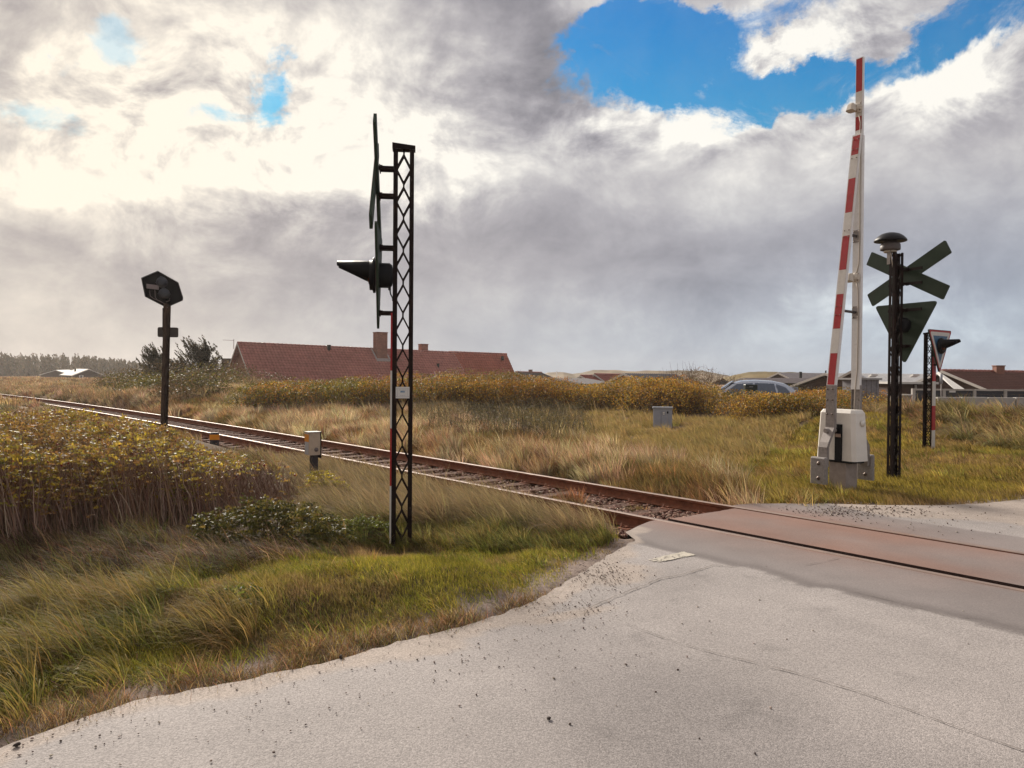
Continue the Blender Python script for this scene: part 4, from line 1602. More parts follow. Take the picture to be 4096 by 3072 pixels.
def roof_sheet(name, P0, P1, run, drop, pitch_u, pitch_v, amp, step, col, var, parent, mat, skew=0.0, res=6, roof_shade=0.0):
    """profiled roof slope: P0, P1 ridge ends; run = horizontal vector down the slope"""
    L = (P1 - P0).length
    slope = run + Vector((0, 0, -drop))
    S = slope.length
    n = slope.cross(P1 - P0).normalized()
    if n.z < 0: n = -n
    nu, nv = max(2, int(L / pitch_u)), max(1, int(round(S / pitch_v)))
    U = np.arange(nu * res + 1) / res / nu
    vv = []
    for k in range(nv):
        vv += [(k / nv, 0.0, k), ((k + .97) / nv, 1.0, k), ((k + .985) / nv, 0.15 if k < nv - 1 else 1.0, k)]
    vv = np.array(vv)
    uu, vi = np.meshgrid(U, np.arange(len(vv)))
    v = vv[vi, 0]; lift = vv[vi, 1]; row = vv[vi, 2]
    ph = (uu * nu) % 1.0
    wave = np.where(ph < .62, np.sin(ph / .62 * math.pi), -.45 * np.sin((ph - .62) / .38 * math.pi))
    if amp < 0:
        wave = np.sin(ph * 2 * math.pi); amp = -amp
    h = amp * wave + step * lift
    P0a, Da, Sa, Na = np.array(P0), np.array(P1 - P0), np.array(slope), np.array(n)
    X = P0a + uu[..., None] * Da + v[..., None] * Sa + h[..., None] * Na
    nr, na = uu.shape
    i, j = np.meshgrid(np.arange(nr - 1), np.arange(na - 1), indexing='ij')
    q = np.stack([i * na + j, i * na + j + 1, (i + 1) * na + j + 1, (i + 1) * na + j], -1).reshape(-1, 4)
    ti = np.floor(uu * nu - 1e-6).astype(int)
    rnd = _T[(ti * 7 + row.astype(int) * 13) % 256, (row.astype(int) * 29 + ti * 3) % 256]
    patch = fbm(uu * L * .35, v * S * .5, 1.0, 71)
    c = np.array(col) * (1 + var * (rnd - .5) * 2 + .35 * (patch - .5))[..., None]
    if roof_shade:
        # shade painted into the colour of the troughs and under the laps
        c = c * (1 - roof_shade * np.clip(-wave, 0, 1) - roof_shade * .9 * (lift == .15))[..., None]
    V = X.reshape(-1, 3)
    if parent is not None:
        V = V - np.array(parent.location)
    return np_mesh(name, V, quads=q, mat=mat, col=c.reshape(-1, 3), parent=parent, smooth=False)


def gable_house(name, P0, P1, half, drop, ground, label, cat, col, wall, kind='tile', over=.35, verge=True, back=True, both_gables=True, group=None, dark_soffit=False):
    P0, P1 = Vector(P0), Vector(P1)
    d = P1 - P0
    dh = Vector((d.x, d.y, 0)).normalized()
    pr = Vector((dh.y, -dh.x, 0))
    if pr.y > 0: pr = -pr                      # towards the viewer
    root = empty(name, ((P0.x + P1.x) / 2, (P0.y + P1.y) / 2, ground))
    tag(root, label, cat, group)
    R = Vector(root.location)
    if kind == 'tile': a = (.32, .38, .05, .075)
    elif kind == 'flat': a = (1.2, 3.0, .004, .01)
    elif kind == 'small': a = (.30, .36, .02, .03)
    else: a = (.25, 9.0, -.030, .0)
    for s, nm in ((1, 'roof'), (-1, 'roof')):
        if s < 0 and not back: continue
        roof_sheet(nm, P0, P1, pr * half * s, drop, a[0], a[1], a[2], a[3], col, .10 if kind in ('tile', 'small') else .03, root, M_TILE, res=4 if kind == 'small' else 6, roof_shade=.0 if kind == 'flat' else .55 if kind == 'tile' else .4)
    # walls under the slopes
    hw = half - over
    dz = drop * hw / half
    zr = .12
    mb = MB()
    eo = dh * (over * 1.3)
    for (E, s) in ((P0 + eo, -1), (P1 - eo, 1)):
        pass
    A0, A1 = P0 + eo, P1 - eo
    q = []
    for E in (A0, A1):
        q.append([E + Vector((0, 0, -zr)) - R, E + pr * hw + Vector((0, 0, -dz - zr)) - R, Vector(((E + pr * hw).x, (E + pr * hw).y, ground - .5)) - R,
                  Vector(((E - pr * hw).x, (E - pr * hw).y, ground - .5)) - R, E - pr * hw + Vector((0, 0, -dz - zr)) - R])
    b = q[0] + q[1]
    mb.add(b, [(0, 1, 2, 3, 4), (9, 8, 7, 6, 5), (1, 6, 7, 2), (3, 8, 9, 4)])
    mb.build('wall', wall, root)
    if verge:
        for k, (E, s) in enumerate(((P0, -1), (P1, 1))):
            mb = MB()
            for t in (1, -1):
                a_ = E + Vector((0, 0, .03)) - R
                b_ = E + pr * half * t + Vector((0, 0, .03 - drop)) - R
                o_ = dh * s * .03
                mb.prism([a_, b_, b_ + Vector((0, 0, -.19)), a_ + Vector((0, 0, -.19))], o_)
            mb.build('verge_board', M_VERGE, root)
    # ridge cap
    if kind in ('tile', 'small'):
        mb = MB()
        L = (P1 - P0).length
        k = max(2, int(L / .42))
        for i in range(k):
            a_ = P0.lerp(P1, i / k) - R; b_ = P0.lerp(P1, (i + 1.06) / k) - R
            mb.tube([a_ + Vector((0, 0, .0)), b_ + Vector((0, 0, .012))], [.12, .135], 8)
        rm = bpy.data.materials.get('ridge_tile') or pmat('ridge_tile', tuple(x * .75 for x in col), .8, var=.3, scale=2)
        mb.build('ridge_tiles', rm, root)
    mb = MB()
    a_, b_ = P0 + pr * (half + .05) - R, P1 + pr * (half + .05) - R
    mb.tube([a_ + Vector((0, 0, -drop - .03)), b_ + Vector((0, 0, -drop - .03))], .06, 8)
    mb.build('gutter', M_GUTTER, root)
    return root, pr, dh


def chimney(root, base, w, d, h, yaw, mat, cap=True, skirt_=True):
    c = Vector(base) - Vector(root.location)
    rot = Matrix.Rotation(yaw, 3, 'Z')
    mb = MB()
    mb.box(c + Vector((0, 0, h / 2 - .6)), (w, d, h + 1.2), rot=rot)
    o = mb.build('chimney', mat, root)
    if cap:
        mb = MB(); mb.box(c + Vector((0, 0, h + .03)), (w + .08, d + .08, .07), rot=rot)
        mb.build('chimney_cap', M_GUTTER if mat is M_BRICKD else mat, o)
    return o


YH = 70.0
P0 = A(949, 1371, YH); P1 = A(1811, 1411, 84)
h1, pr, dh = gable_house('house', P0, P1, 4.0, 3.55, -1.3, 'long low house with a pinkish red pantile roof and a broad brick chimney', 'house', (.40, .16, .13), M_BRICK)
yaw_h = math.atan2(dh.y, dh.x)
R1 = Vector(h1.location)
# chimney through the front slope, with a mortar skirt
t_ = .605
pc = P0.lerp(P1, t_) + pr * .75
chimney(h1, (pc.x, pc.y, pc.z - .65), 1.15, .90, (A(1480, 1331, pc.y).z - pc.z + .65), yaw_h, M_BRICK)
mb = MB()
pc2 = P0.lerp(P1, t_) + pr * 1.35 + Vector((0, 0, -1.20 + .10))
mb.box(pc2 - R1, (1.5, .35, .30), rot=Matrix.Rotation(yaw_h, 3, 'Z'))
for s_ in (-1, 1):
    q0 = P0.lerp(P1, t_) + dh * s_ * .72 + pr * .1 + Vector((0, 0, .12)) - R1
    q1 = q0 + pr * 1.25 + Vector((0, 0, -1.10))
    mb.prism([q0 - dh * .07, q0 + dh * .07, q1 + dh * .07, q1 - dh * .07], Vector((0, 0, .05)))
mb.build('chimney_flashing', pmat('flashing', (.34, .30, .29), .8, var=.2, scale=4), h1)
pc = P0.lerp(P1, .86) - pr * .8
chimney(h1, (pc.x, pc.y, pc.z - .6), .8, .7, (A(1652, 1378, pc.y).z - pc.z + .6), yaw_h, M_BRICK)
for (px_, py_, tt, dn, big_) in ((1254, 1385, .375, .35, 1), (1675, 1452, .87, 1.9, .8)):
    q = P0.lerp(P1, tt) + pr * dn + Vector((0, 0, -dn * 3.55 / 4.0)) - R1
    mb = MB(); mb.tube([q - Vector((0, 0, .1)), q + Vector((0, 0, .42 * big_))], .16 * big_, 10)
    mb.tube([q + Vector((0, 0, .42 * big_)), q + Vector((0, 0, .50 * big_))], .21 * big_, 10)
    mb.build('vent_pipe', M_BLACK, h1)
for tt, dn in ((.27, 1.35), (.49, 1.35), (.70, 1.3), (.90, 1.3)):
    q = P0.lerp(P1, tt) + pr * dn + Vector((0, 0, -dn * 3.55 / 4.0 + .03)) - R1
    mb = MB()
    mb.lathe([(.17, -.1), (.16, .10), (.08, .15)], q, (pr.x, pr.y, .1), n=10)
    mb.build('vent_tile', bpy.data.materials['ridge_tile'], h1)
# narrow window in the gable
q = P0 + dh * .42 + pr * 1.9
mb = MB(); mb.box(Vector((q.x, q.y, A(974, 1502, q.y).z)) - R1, (.06, .5, 1.5), rot=Matrix.Rotation(yaw_h, 3, 'Z'))
wf = mb.build('window_frame', M_VERGE, h1)
mb = MB(); mb.box(Vector((q.x, q.y, A(974, 1502, q.y).z)) - dh * .02 - R1, (.06, .32, 1.3), rot=Matrix.Rotation(yaw_h, 3, 'Z'))
mb.build('pane', M_PANE, wf)
mb = MB(); mb.box(P0 - pr * 1.0 - dh * .5 + Vector((0, 0, .25)) - R1, (1.0, .03, .03), rot=Matrix.Rotation(yaw_h, 3, 'Z'))
mb.box(P0 - pr * 1.0 + Vector((0, 0, -.1)) - R1, (.04, .04, .9), rot=Matrix.Rotation(yaw_h, 3, 'Z'))
mb.build('antenna', M_BOLT, h1)

P0 = A(1795, 1408, 90); P1 = A(2026, 1417, 95)
h2, pr, dh = gable_house('house', P0, P1, 2.2, 3.0, -1.3, 'shorter house wing with a brighter orange red tile roof ending right of the long house', 'house', (.40, .13, .09), M_BRICK)
q = P0.lerp(P1, .86) + pr * .8 + Vector((0, 0, -.7)) - Vector(h2.location)
mb = MB(); mb.tube([q - Vector((0, 0, .1)), q + Vector((0, 0, .42))], .17, 10)
mb.build('vent_pipe', M_BLACK, h2)

# house hidden behind the bent trees, only its chimney shows
P0 = A(800, 1482, 92); P1 = A(930, 1482, 98)
h3, pr, dh = gable_house('house', P0, P1, 3.0, 1.8, -.8, 'half hidden house behind the bent trees with only its dark chimney showing', 'house', (.10, .05, .04), M_BRICKD, kind='small')
pc = P0.lerp(P1, .86)
chimney(h3, (pc.x, pc.y, pc.z - .3), 1.35, 1.0, A(912, 1436, pc.y).z - pc.z + .3, 0, M_BRICKD)

# two pale summer houses in the field
WHITE_ROOF = (.70, .65, .58)
P0 = A(303, 1475, 178); P1 = A(356, 1476, 165)
s1, pr, dh = gable_house('summer_house', P0, P1, 3.3, 1.45, -.5, 'pale roofed summer house in the field, the nearer and brighter of the two', 'summer house', WHITE_ROOF, M_BRICKD, kind='flat', over=.5)
mb = MB(); mb.tube([A(301, 1488, 171) - Vector(s1.location), A(301, 1474, 171) - Vector(s1.location)], .18, 8); mb.build('flue', M_BLACK, s1)
mb = MB(); mb.box(A(325, 1507, 163.5) - Vector(s1.location), (.9, .1, .7)); wf = mb.build('window_frame', M_VERGE, s1)
mb = MB(); mb.box(A(325, 1507, 163.4) - Vector(s1.location), (.35, .1, .55)); mb.build('pane', M_PANE, wf)
P0 = A(222, 1480, 205); P1 = A(278, 1479, 218)
s2, pr, dh = gable_house('summer_house', P0, P1, 3.8, 1.3, -.3, 'pale grey roofed summer house half hidden behind the brighter one', 'summer house', (.50, .49, .47), M_BRICKD, kind='flat', over=.4)

# roofs between the bushes and the dunes
P0 = A(2062, 1488, 118); P1 = A(2166, 1490, 124)
o, pr, dh = gable_house('house', P0, P1, 4.5, 1.6, -1.0, 'low house with a dark brown roof just right of the long tiled house', 'house', (.085, .065, .058), M_BRICKD, kind='small')
chimney(o, tuple(A(2122, 1489, 121)), .6, .6, .35, 0, M_BRICK)
P0 = A(2218, 1513, 62); P1 = A(2345, 1514, 66)
o, pr, dh = gable_house('garage', P0, P1, 3.0, .45, -1.2, 'long low grey roof in front of the small red roofed house', 'garage', (.24, .22, .215), M_VERGE, kind='corr')
P0 = A(2180, 1511, 100); P1 = A(2224, 1511, 101)
o, pr, dh = gable_house('garden_shed', P0, P1, 2.5, .6, -1.0, 'small pale shed with a dark roof beside the white flagpole', 'shed', (.12, .10, .11), M_VERGE, kind='corr')
P0 = A(2323, 1503, 84); P1 = A(2384, 1503, 87)
o, pr, dh = gable_house('house', P0, P1, 2.8, 1.4, -1.0, 'lower end of the small red tiled house with a white verge', 'house', (.27, .075, .055), M_BRICK, kind='small')
P0 = A(2378, 1497, 86); P1 = A(2502, 1499, 92)
o, pr, dh = gable_house('house', P0, P1, 3.2, 1.9, -1.0, 'small house with an orange red tile roof left of the ribbed grey one', 'house', (.25, .070, .052), M_BRICK, kind='small')
P0 = A(2494, 1493, 66); P1 = A(2700, 1496, 70)
o, pr, dh = gable_house('house', P0, P1, 3.0, 1.1, -1.2, 'house with a ribbed dark grey roof and a white gable edge', 'house', (.095, .088, .100), M_VERGE, kind='corr')
P0 = A(2967, 1512, 78); P1 = A(3275, 1513, 84)
o, pr, dh = gable_house('house', P0, P1, 2.0, .5, -1.2, 'long flat house with a dark brown fascia behind the parked car', 'house', (.12, .10, .105), M_BRICKD, kind='corr')
P0 = A(3112, 1491, 96); P1 = A(3325, 1493, 100)
o, pr, dh = gable_house('house', P0, P1, 3.4, 1.2, -1.2, 'house with a mauve grey sheet roof left of the white roofed hall', 'house', (.20, .18, .19), M_BRICKD, kind='corr')
mb = MB(); mb.tube([A(3303, 1494, 97) - Vector(o.location), A(3303, 1482, 97) - Vector(o.location)], .10, 8); mb.build('flue', M_BLACK, o)
mb = MB(); mb.box(A(3202, 1502, 92) - Vector(o.location), (.25, .3, .9)); mb.build('vent_pipe', M_BLACK, o)
P0 = A(3300, 1493, 62); P1 = A(3760, 1497, 68)
o, pr, dh = gable_house('house', P0, P1, 4.6, 1.35, -1.0, 'long house with a whitish corrugated roof behind the lattice mast', 'house', (.46, .455, .46), M_BRICKD, kind='corr')
OW = Vector(o.location)
for px_ in (3480, 3645):
    mb = MB(); c = A(px_, 1503, 62.2); mb.box(c - OW + Vector((0, -.5, .0)), (.55, .5, .12), rot=Matrix.Rotation(.1, 3, 'Z') @ Matrix.Rotation(-.3, 3, 'X')); mb.build('roof_hatch', M_VERGE, o)
P0 = A(3403, 1484, 56); P1 = A(3412, 1484, 61)
gr = gable_house('porch', A(3403, 1484, 54.5), A(3416, 1485, 60), 1.05, .62, -1.0, 'small white edged gable standing before the white corrugated roof', 'porch', (.46, .455, .46), M_BRICKD, kind='corr', over=.1)[0]
P0 = A(3768, 1483, 56); P1 = A(4230, 1491, 60)
o, pr, dh = gable_house('house', P0, P1, 4.0, 1.45, -1.0, 'house with a brown tiled roof and a squat brick chimney on the far right', 'house', (.125, .050, .036), M_BRICKD, kind='small')
pc = A(3994, 1487, 57.5)
chimney(o, (pc.x, pc.y, pc.z - .3), .62, .5, A(3994, 1465, 57.5).z - pc.z + .3, 0, M_BRICK)
# broad pale barge board running down to the fence
mb = MB()
a0, a1 = A(3757, 1488, 52.5), A(3858, 1556, 47.5)
mb.prism([a0, a1, a1 + Vector((-.62, 0, .0)), a0 + Vector((-.16, 0, -.10))], Vector((0, .12, .02)))
mb.v = [tuple(Vector(v) - Vector(o.location)) for v in mb.v]
mb.build('barge_board', M_VERGE, o)

# dark brick front under the white roof
bw = empty('garage', (A(3625, 1570, 36).x, 36, -.6))
tag(bw, 'low dark brick building front between the mast and the fence', 'garage')
mb = MB(); mb.box((0, .8, .9), (1.5, 1.6, 2.3)); mb.build('wall', M_BRICKD, bw)
mb = MB(); mb.box((0.2, .75, 2.09), (2.3, 2.1, .10)); mb.build('roof', M_VERGE, bw)
mb = MB(); mb.tube([(.42, -.03, 2.0), (.42, -.03, 1.6), (.25, -.06, 1.45)], .05, 8); mb.build('drain_pipe', M_VERGE, bw)

# shed of upright grey boards
c = A(3440, 1560, 31)
sh = empty('plank_shed', (c.x, 31, -.3), rad(14))
tag(sh, 'shed of upright grey boards with a thin flat roof right behind the barrier', 'shed')
zt = A(3440, 1519, 31).z + .3
mb = MB()
w_, d_ = 1.02, .9
for i in range(9):
    mb.box((-w_ / 2 + (i + .5) * w_ / 9, -d_ / 2 + (.012 if i % 2 else 0), zt / 2), (w_ / 9 - .006, .025, zt))
for i in range(8):
    mb.box((w_ / 2 + (.012 if i % 2 else 0), -d_ / 2 + (i + .5) * d_ / 8, zt / 2), (.025, d_ / 8 - .006, zt))
mb.box((0, .05, zt / 2), (w_ - .06, d_ - .1, zt - .02))
mb.build('board_wall', pmat('grey_boards', (.20, .19, .205), .8, var=.25, scale=9, dirt=(.13, .12, .12)), sh)
mb = MB(); mb.box((0, 0, zt + .035), (w_ + .16, d_ + .2, .07)); mb.build('roof', pmat('felt_grey', (.28, .27, .27), .8, var=.1), sh)

# fence: pale posts and rails with dark blue panels
M_POST = pmat('fence_pale', (.42, .39, .36), .8, var=.12, dirt=(.24, .21, .19), scale=5)
M_PANEL = pmat('fence_navy', (.035, .038, .05), .7, var=.2, scale=3)
YF = 33.5
fx = [A(p, 1580, YF).x for p in (3653, 3774, 3896, 4019, 4142, 4265, 4388)]
fe = empty('panel_fence', (fx[0], YF, 0))
tag(fe, 'fence of dark blue boards between pale posts above the concrete wall', 'fence')
zt = A(3896, 1557, YF).z
for i, x in enumerate(fx):
    mb = MB(); mb.box((x - fx[0], 0, zt / 2 - .25), (.13, .13, zt + .5 + (.0 if i else .02))); mb.build('post', M_POST, fe)
for x0, x1 in zip(fx[:-1], fx[1:]):
    mb = MB()
    for k in range(5):
        mb.box(((x0 + x1) / 2 - fx[0], .0, zt - .14 - k * .148), (x1 - x0 - .134, .03, .14))
    mb.build('board_panel', M_PANEL, fe)
    mb = MB(); mb.box(((x0 + x1) / 2 - fx[0], .0, zt - .03), (x1 - x0 - .134, .10, .07)); mb.build('rail', M_POST, fe)
mb = MB(); mb.box((A(3808, 1565, YF).x - fx[0], -.03, A(3808, 1566, YF).z), (.27, .02, .085)); mb.build('name_board', M_SIGNW, fe)

YW = 27.0
wx = [A(p, 1600, YW).x for p in (3743, 3841, 3945, 4056, 4165, 4275, 4385)]
zt = A(3841, 1589, YW).z
cw = empty('concrete_wall', (wx[0], YW, 0))
tag(cw, 'pale concrete block wall with dark joints behind the tall grass', 'wall')
for i, (x0, x1) in enumerate(zip(wx[:-1], wx[1:])):
    mb = MB(); mb.box(((x0 + x1) / 2 - wx[0], 0, zt / 2 - .2 + .01 * (i % 2)), (x1 - x0 - .03, .22, zt + .4), bev=.012)
    mb.build('wall_block', M_POST, cw)
mb = MB()
mb.box(((wx[0] + wx[-1]) / 2 - wx[0], .02, zt / 2 - .2), (wx[-1] - wx[0], .14, zt + .3)); mb.build('joint_filler', M_BRICKD, cw)
c = A(3607, 1590, 27.5)
cb = empty('concrete_pillar', (c.x, 27.5, 0)); tag(cb, 'short thick concrete block right of the second lattice mast', 'pillar')
mb = MB(); mb.box((.05, .2, A(3607, 1583, 27.5).z / 2 - .2), (.62, .5, A(3607, 1583, 27.5).z + .4), bev=.02); mb.build('pillar_block', M_CONC, cb)
mb = MB(); mb.box((.05, .2, A(3607, 1583, 27.5).z + .025), (.68, .56, .05), bev=.015); mb.build('pillar_cap', M_POST, cb)

# slim pole and hanging tube behind the far mast
c = A(3765, 1545, 30)
pp_ = empty('lamp_pole', (c.x, 30, 0)); tag(pp_, 'thin grey pole with a short grey tube under the far triangular sign', 'pole')
mb = MB(); mb.tube([(0, 0, -.2), (0, 0, A(3765, 1490, 30).z)], .018, 8); mb.build('pole', M_STEEL, pp_)
mb = MB(); mb.tube([(-.02, -.03, A(3765, 1535, 30).z), (-.02, -.03, A(3765, 1497, 30).z)], .05, 10); mb.build('tube', M_GREY, pp_)
# flagpole
c = A(2227, 1500, 96)
fp = empty('flagpole', (c.x, 96, 0)); tag(fp, 'thin white flagpole standing against the dunes', 'flagpole')
mb = MB(); mb.tube([(0, 0, -1), (0, 0, A(2227, 1488, 96).z)], [.07, .05], 8); mb.build('pole', M_VERGE, fp)
mb = MB(); mb.lathe([(.0, 0), (.09, .06), (.0, .14)], (0, 0, A(2227, 1488, 96).z), n=8); mb.build('finial', M_VERGE, fp)
# two grey boards behind the bushes
c = A(3162, 1562, 33)
gs = empty('road_sign', (c.x, 33, 0), .1); tag(gs, 'grey back of a low double road sign beside the dark hedge', 'road sign')
zt, zb_0 = A(3162, 1548, 33).z, A(3162, 1578, 33).z
for k, dx in ((0, -.20), (1, .19)):
    mb = MB()
    pp = rounded([(-.155, zb_0), (.155, zb_0), (.155, zt), (-.155, zt)], .04, 3)
    mb.prism([Vector((p.x + dx, 0, p.y)) for p in pp], Vector((0, .02, 0))); mb.build('sign_board', M_GREY, gs)
mb = MB(); mb.tube([(0, -.03, -.2), (0, -.03, zt + .01)], .03, 8); mb.box((0, -.012, zt - .06), (.5, .02, .04)); mb.build('pole', M_STEEL, gs)

# ------------------------------------------------------------------ parked car, seen over the bushes
YCAR = 33.0
c = A(2985, 1560, YCAR)
car = empty('parked_car', (c.x, YCAR, .0), rad(-12))
tag(car, 'silver grey estate car parked behind the golden bushes, only its roof showing', 'car')
M_CARP = pmat('car_paint', (.42, .45, .52), .2, metal=.7, var=.03, coat=.6)
M_CARG = pmat('car_glass', (.05, .08, .14), .05, spec=1.0)
ztop = A(2985, 1521, YCAR).z
# body lofted from cross sections along its length (x), nose to the left
secs = [(-2.15, .35, .62, .62), (-2.0, .25, .80, .74), (-1.3, .22, .86, .86), (-1.05, .22, .87, .90), (.0, .22, .88, .93), (1.2, .22, .88, .95), (1.9, .25, .86, .94), (2.15, .35, .78, .86)]
mb = MB()
vs, fs = [], []
NS = 12
for x, zb0, hw_, zt0 in secs:
    for k in range(NS):
        w = 2 * math.pi * k / NS + math.pi / NS
        cx, sx_ = math.cos(w), math.sin(w)
        sq = lambda t: math.copysign(abs(t) ** .45, t)
        vs.append((x, sq(cx) * hw_, (zb0 + zt0) / 2 + sq(sx_) * (zt0 - zb0) / 2))
for i in range(len(secs) - 1):
    for k in range(NS):
        fs.append((i * NS + k, i * NS + (k + 1) % NS, (i + 1) * NS + (k + 1) % NS, (i + 1) * NS + k))
fs += [tuple(range(NS - 1, -1, -1)), tuple((len(secs) - 1) * NS + k for k in range(NS))]
mb.add(vs, fs, smooth=True)
mb.build('body', M_CARP, car)
mb = MB()
roofp = [(-1.35, .92), (-1.0, 1.12), (-.62, ztop - .14), (-.25, ztop - .03), (.35, ztop), (1.0, ztop - .03), (1.5, ztop - .13), (1.85, ztop - .34), (2.02, .94)]
vs, fs = [], []
for x, z in roofp:
    t = (z - .9) / (ztop - .9)
    w0, w1 = .84, .84 - .22 * t
    vs += [(x, -w0, .90), (x, -(w0 + w1) / 2 - .01, .90 + (z - .90) * .55), (x, -w1, z - .05 * t), (x, -w1 * .8, z), (x, 0, z + .03 * t), (x, w1 * .8, z), (x, w1, z - .05 * t), (x, (w0 + w1) / 2 + .01, .90 + (z - .9) * .55), (x, w0, .90)]
for i in range(len(roofp) - 1):
    for k in range(8):
        fs.append((i * 9 + k, i * 9 + k + 1, (i + 1) * 9 + k + 1, (i + 1) * 9 + k))
mb.add(vs, fs, smooth=True)
mb.build('cabin_roof', M_CARP, car)
mb = MB()
mb.add([(-1.30, -.70, .955), (-1.30, .70, .955), (-.50, .56, ztop - .07), (-.50, -.56, ztop - .07)], [(0, 1, 2, 3)])
mb.v = [(x - .035, y, z + .03) for x, y, z in mb.v]
mb.prism([(-1.33, -.70, .99), (-1.33, .70, .99), (-.55, .56, ztop - .04), (-.55, -.56, ztop - .04)], (-.02, 0, .012))
mb.build('windscreen', M_CARG, car)
for pts in (((-1.0, 1.0), (-.45, ztop - .16), (.20, ztop - .11), (.20, 1.0)), ((.28, 1.0), (.28, ztop - .11), (1.05, ztop - .13), (1.15, 1.0)), ((1.23, 1.0), (1.13, ztop - .15), (1.50, ztop - .28), (1.75, 1.0))):
    mb = MB()
    q = []
    for x, z in pts:
        t = (z - .9) / (ztop - .9)
        q.append((x, -(.84 - .20 * t) - .028, z))
    mb.prism(q, (0, -.008, 0))
    mb.build('side_window', M_CARG, car)
for sx in (-1.35, 1.35):
    for sy in (-.80, .80):
        mb = MB(); mb.lathe([(.20, -.1), (.31, -.1), (.33, -.06), (.33, .06), (.31, .1), (.20, .1)], (sx, sy, .33), (0, 1, 0), n=20)
        wh = mb.build('wheel', M_BLACK, car)
mb = MB(); mb.box((-.95, -.98, 1.02), (.12, .2, .14), bev=.03); mb.build('mirror', M_CARP, car)
mb = MB(); mb.box((-2.12, -.6, .66), (.08, .3, .14), bev=.02); mb.build('headlight', M_SIGNW, car)
mb = MB(); mb.box((-2.12, .6, .66), (.08, .3, .14), bev=.02); mb.build('headlight', M_SIGNW, car)
c = A(3002, 1552, 30.5)
bb = empty('equipment_box', (c.x, 30.5, 0), .1); tag(bb, 'dark box with faint markings in front of the silver car window', 'box')
mb = MB(); mb.box((0, 0, c.z), (.50, .22, .28), bev=.015); bo = mb.build('box_body', pmat('dark_green_box', (.012, .022, .020), .4), bb)
mb = MB(); mb.box((-.02, -.112, c.z + .05), (.16, .003, .02)); mb.build('box_marking', M_GREY, bo)
mb = MB(); mb.tube([(0, 0, -.2), (0, 0, c.z - .12)], .04, 8); mb.build('post', M_BLACK, bb)

# ------------------------------------------------------------------ dunes on the horizon
def dune_range(name, prof, Y0, depth, col1, col2, seed):
    xs = np.linspace(prof[0][0], prof[-1][0], 260)
    top = np.interp(xs, [p[0] for p in prof], [p[1] for p in prof])
    rows = np.linspace(-1, 1, 40)
    V = []
    for r_ in rows:
        Yr = Y0 + r_ * depth
        sh_ = max(0.0, 1 - abs(r_)) ** .8
        X = (xs - 2048) / FPX * Y0
        zt = np.array([A(x_, t_, Y0).z for x_, t_ in zip(xs, top)])
        z = -2.0 + (zt + 2.0) * sh_
        z += (fbm(X, Yr * np.ones_like(X), .06, seed) - .5) * 1.6 * (sh_ < .97) + (fbm(X, Yr * np.ones_like(X), .3, seed + 1) - .5) * .35
        V.append(np.stack([X, np.full_like(X, Yr), z], -1))
    V = np.array(V); nr, na = V.shape[:2]
    V = V.reshape(-1, 3)
    i, j = np.meshgrid(np.arange(nr - 1), np.arange(na - 1), indexing='ij')
    q = np.stack([i * na + j, i * na + j + 1, (i + 1) * na + j + 1, (i + 1) * na + j], -1).reshape(-1, 4)
    k = sstep(fbm(V[:, 0], V[:, 1], .12, seed + 5), .38, .62)[:, None]
    c = np.array(col1) * (1 - k) + np.array(col2) * k
    c = c * (.8 + .4 * fbm(V[:, 0], V[:, 1], .7, seed + 7))[:, None]
    o = np_mesh(name, V, quads=q, mat=M_TILE, col=c, smooth=True)
    tag(o, kind='structure')


dune_range('dunes', [(2080, 1530), (2160, 1500), (2190, 1489), (2250, 1487), (2290, 1493), (2330, 1488), (2370, 1479), (2400, 1478), (2480, 1480), (2540, 1484), (2580, 1481), (2650, 1482), (2720, 1479), (2807, 1482), (2860, 1492), (2900, 1500), (2950, 1515)],
           240, 30, (.26, .19, .11), (.15, .11, .06), 80)
dune_range('dunes', [(2890, 1512), (2942, 1497), (2992, 1487), (3030, 1486), (3105, 1486), (3170, 1488), (3300, 1494), (3420, 1505), (3480, 1515)],
           170, 22, (.20, .14, .045), (.12, .095, .035), 90)
dune_range('dunes', [(3800, 1500), (3860, 1484), (3900, 1478), (3950, 1480), (3990, 1484), (4060, 1480), (4150, 1484), (4400, 1490)],
           190, 22, (.22, .16, .09), (.13, .10, .055), 99)

# ------------------------------------------------------------------ vegetation
M_GRASS = leaf_mat('grass_blades', .42, .7, .06)
M_LEAF = leaf_mat('leaves', .38, .55, .22)
M_STEM = leaf_mat('stems', 0.0, .8, .2)
pv = 4096 / 2212
rngv = np.random.default_rng(2024)


def ZP(pts):
    """ground polygon from points of the 2212-wide view"""
    return np.array([[*G(x * pv, y * pv).xy] for x, y in pts])


def in_poly(P, poly):
    x, y = P[:, 0], P[:, 1]
    c = np.zeros(len(P), bool)
    n = len(poly)
    for i in range(n):
        x0, y0 = poly[i]; x1, y1 = poly[(i + 1) % n]
        k = ((y0 > y) != (y1 > y)) & (x < (x1 - x0) * (y - y0) / (y1 - y0 + 1e-12) + x0)
        c ^= k
    return c


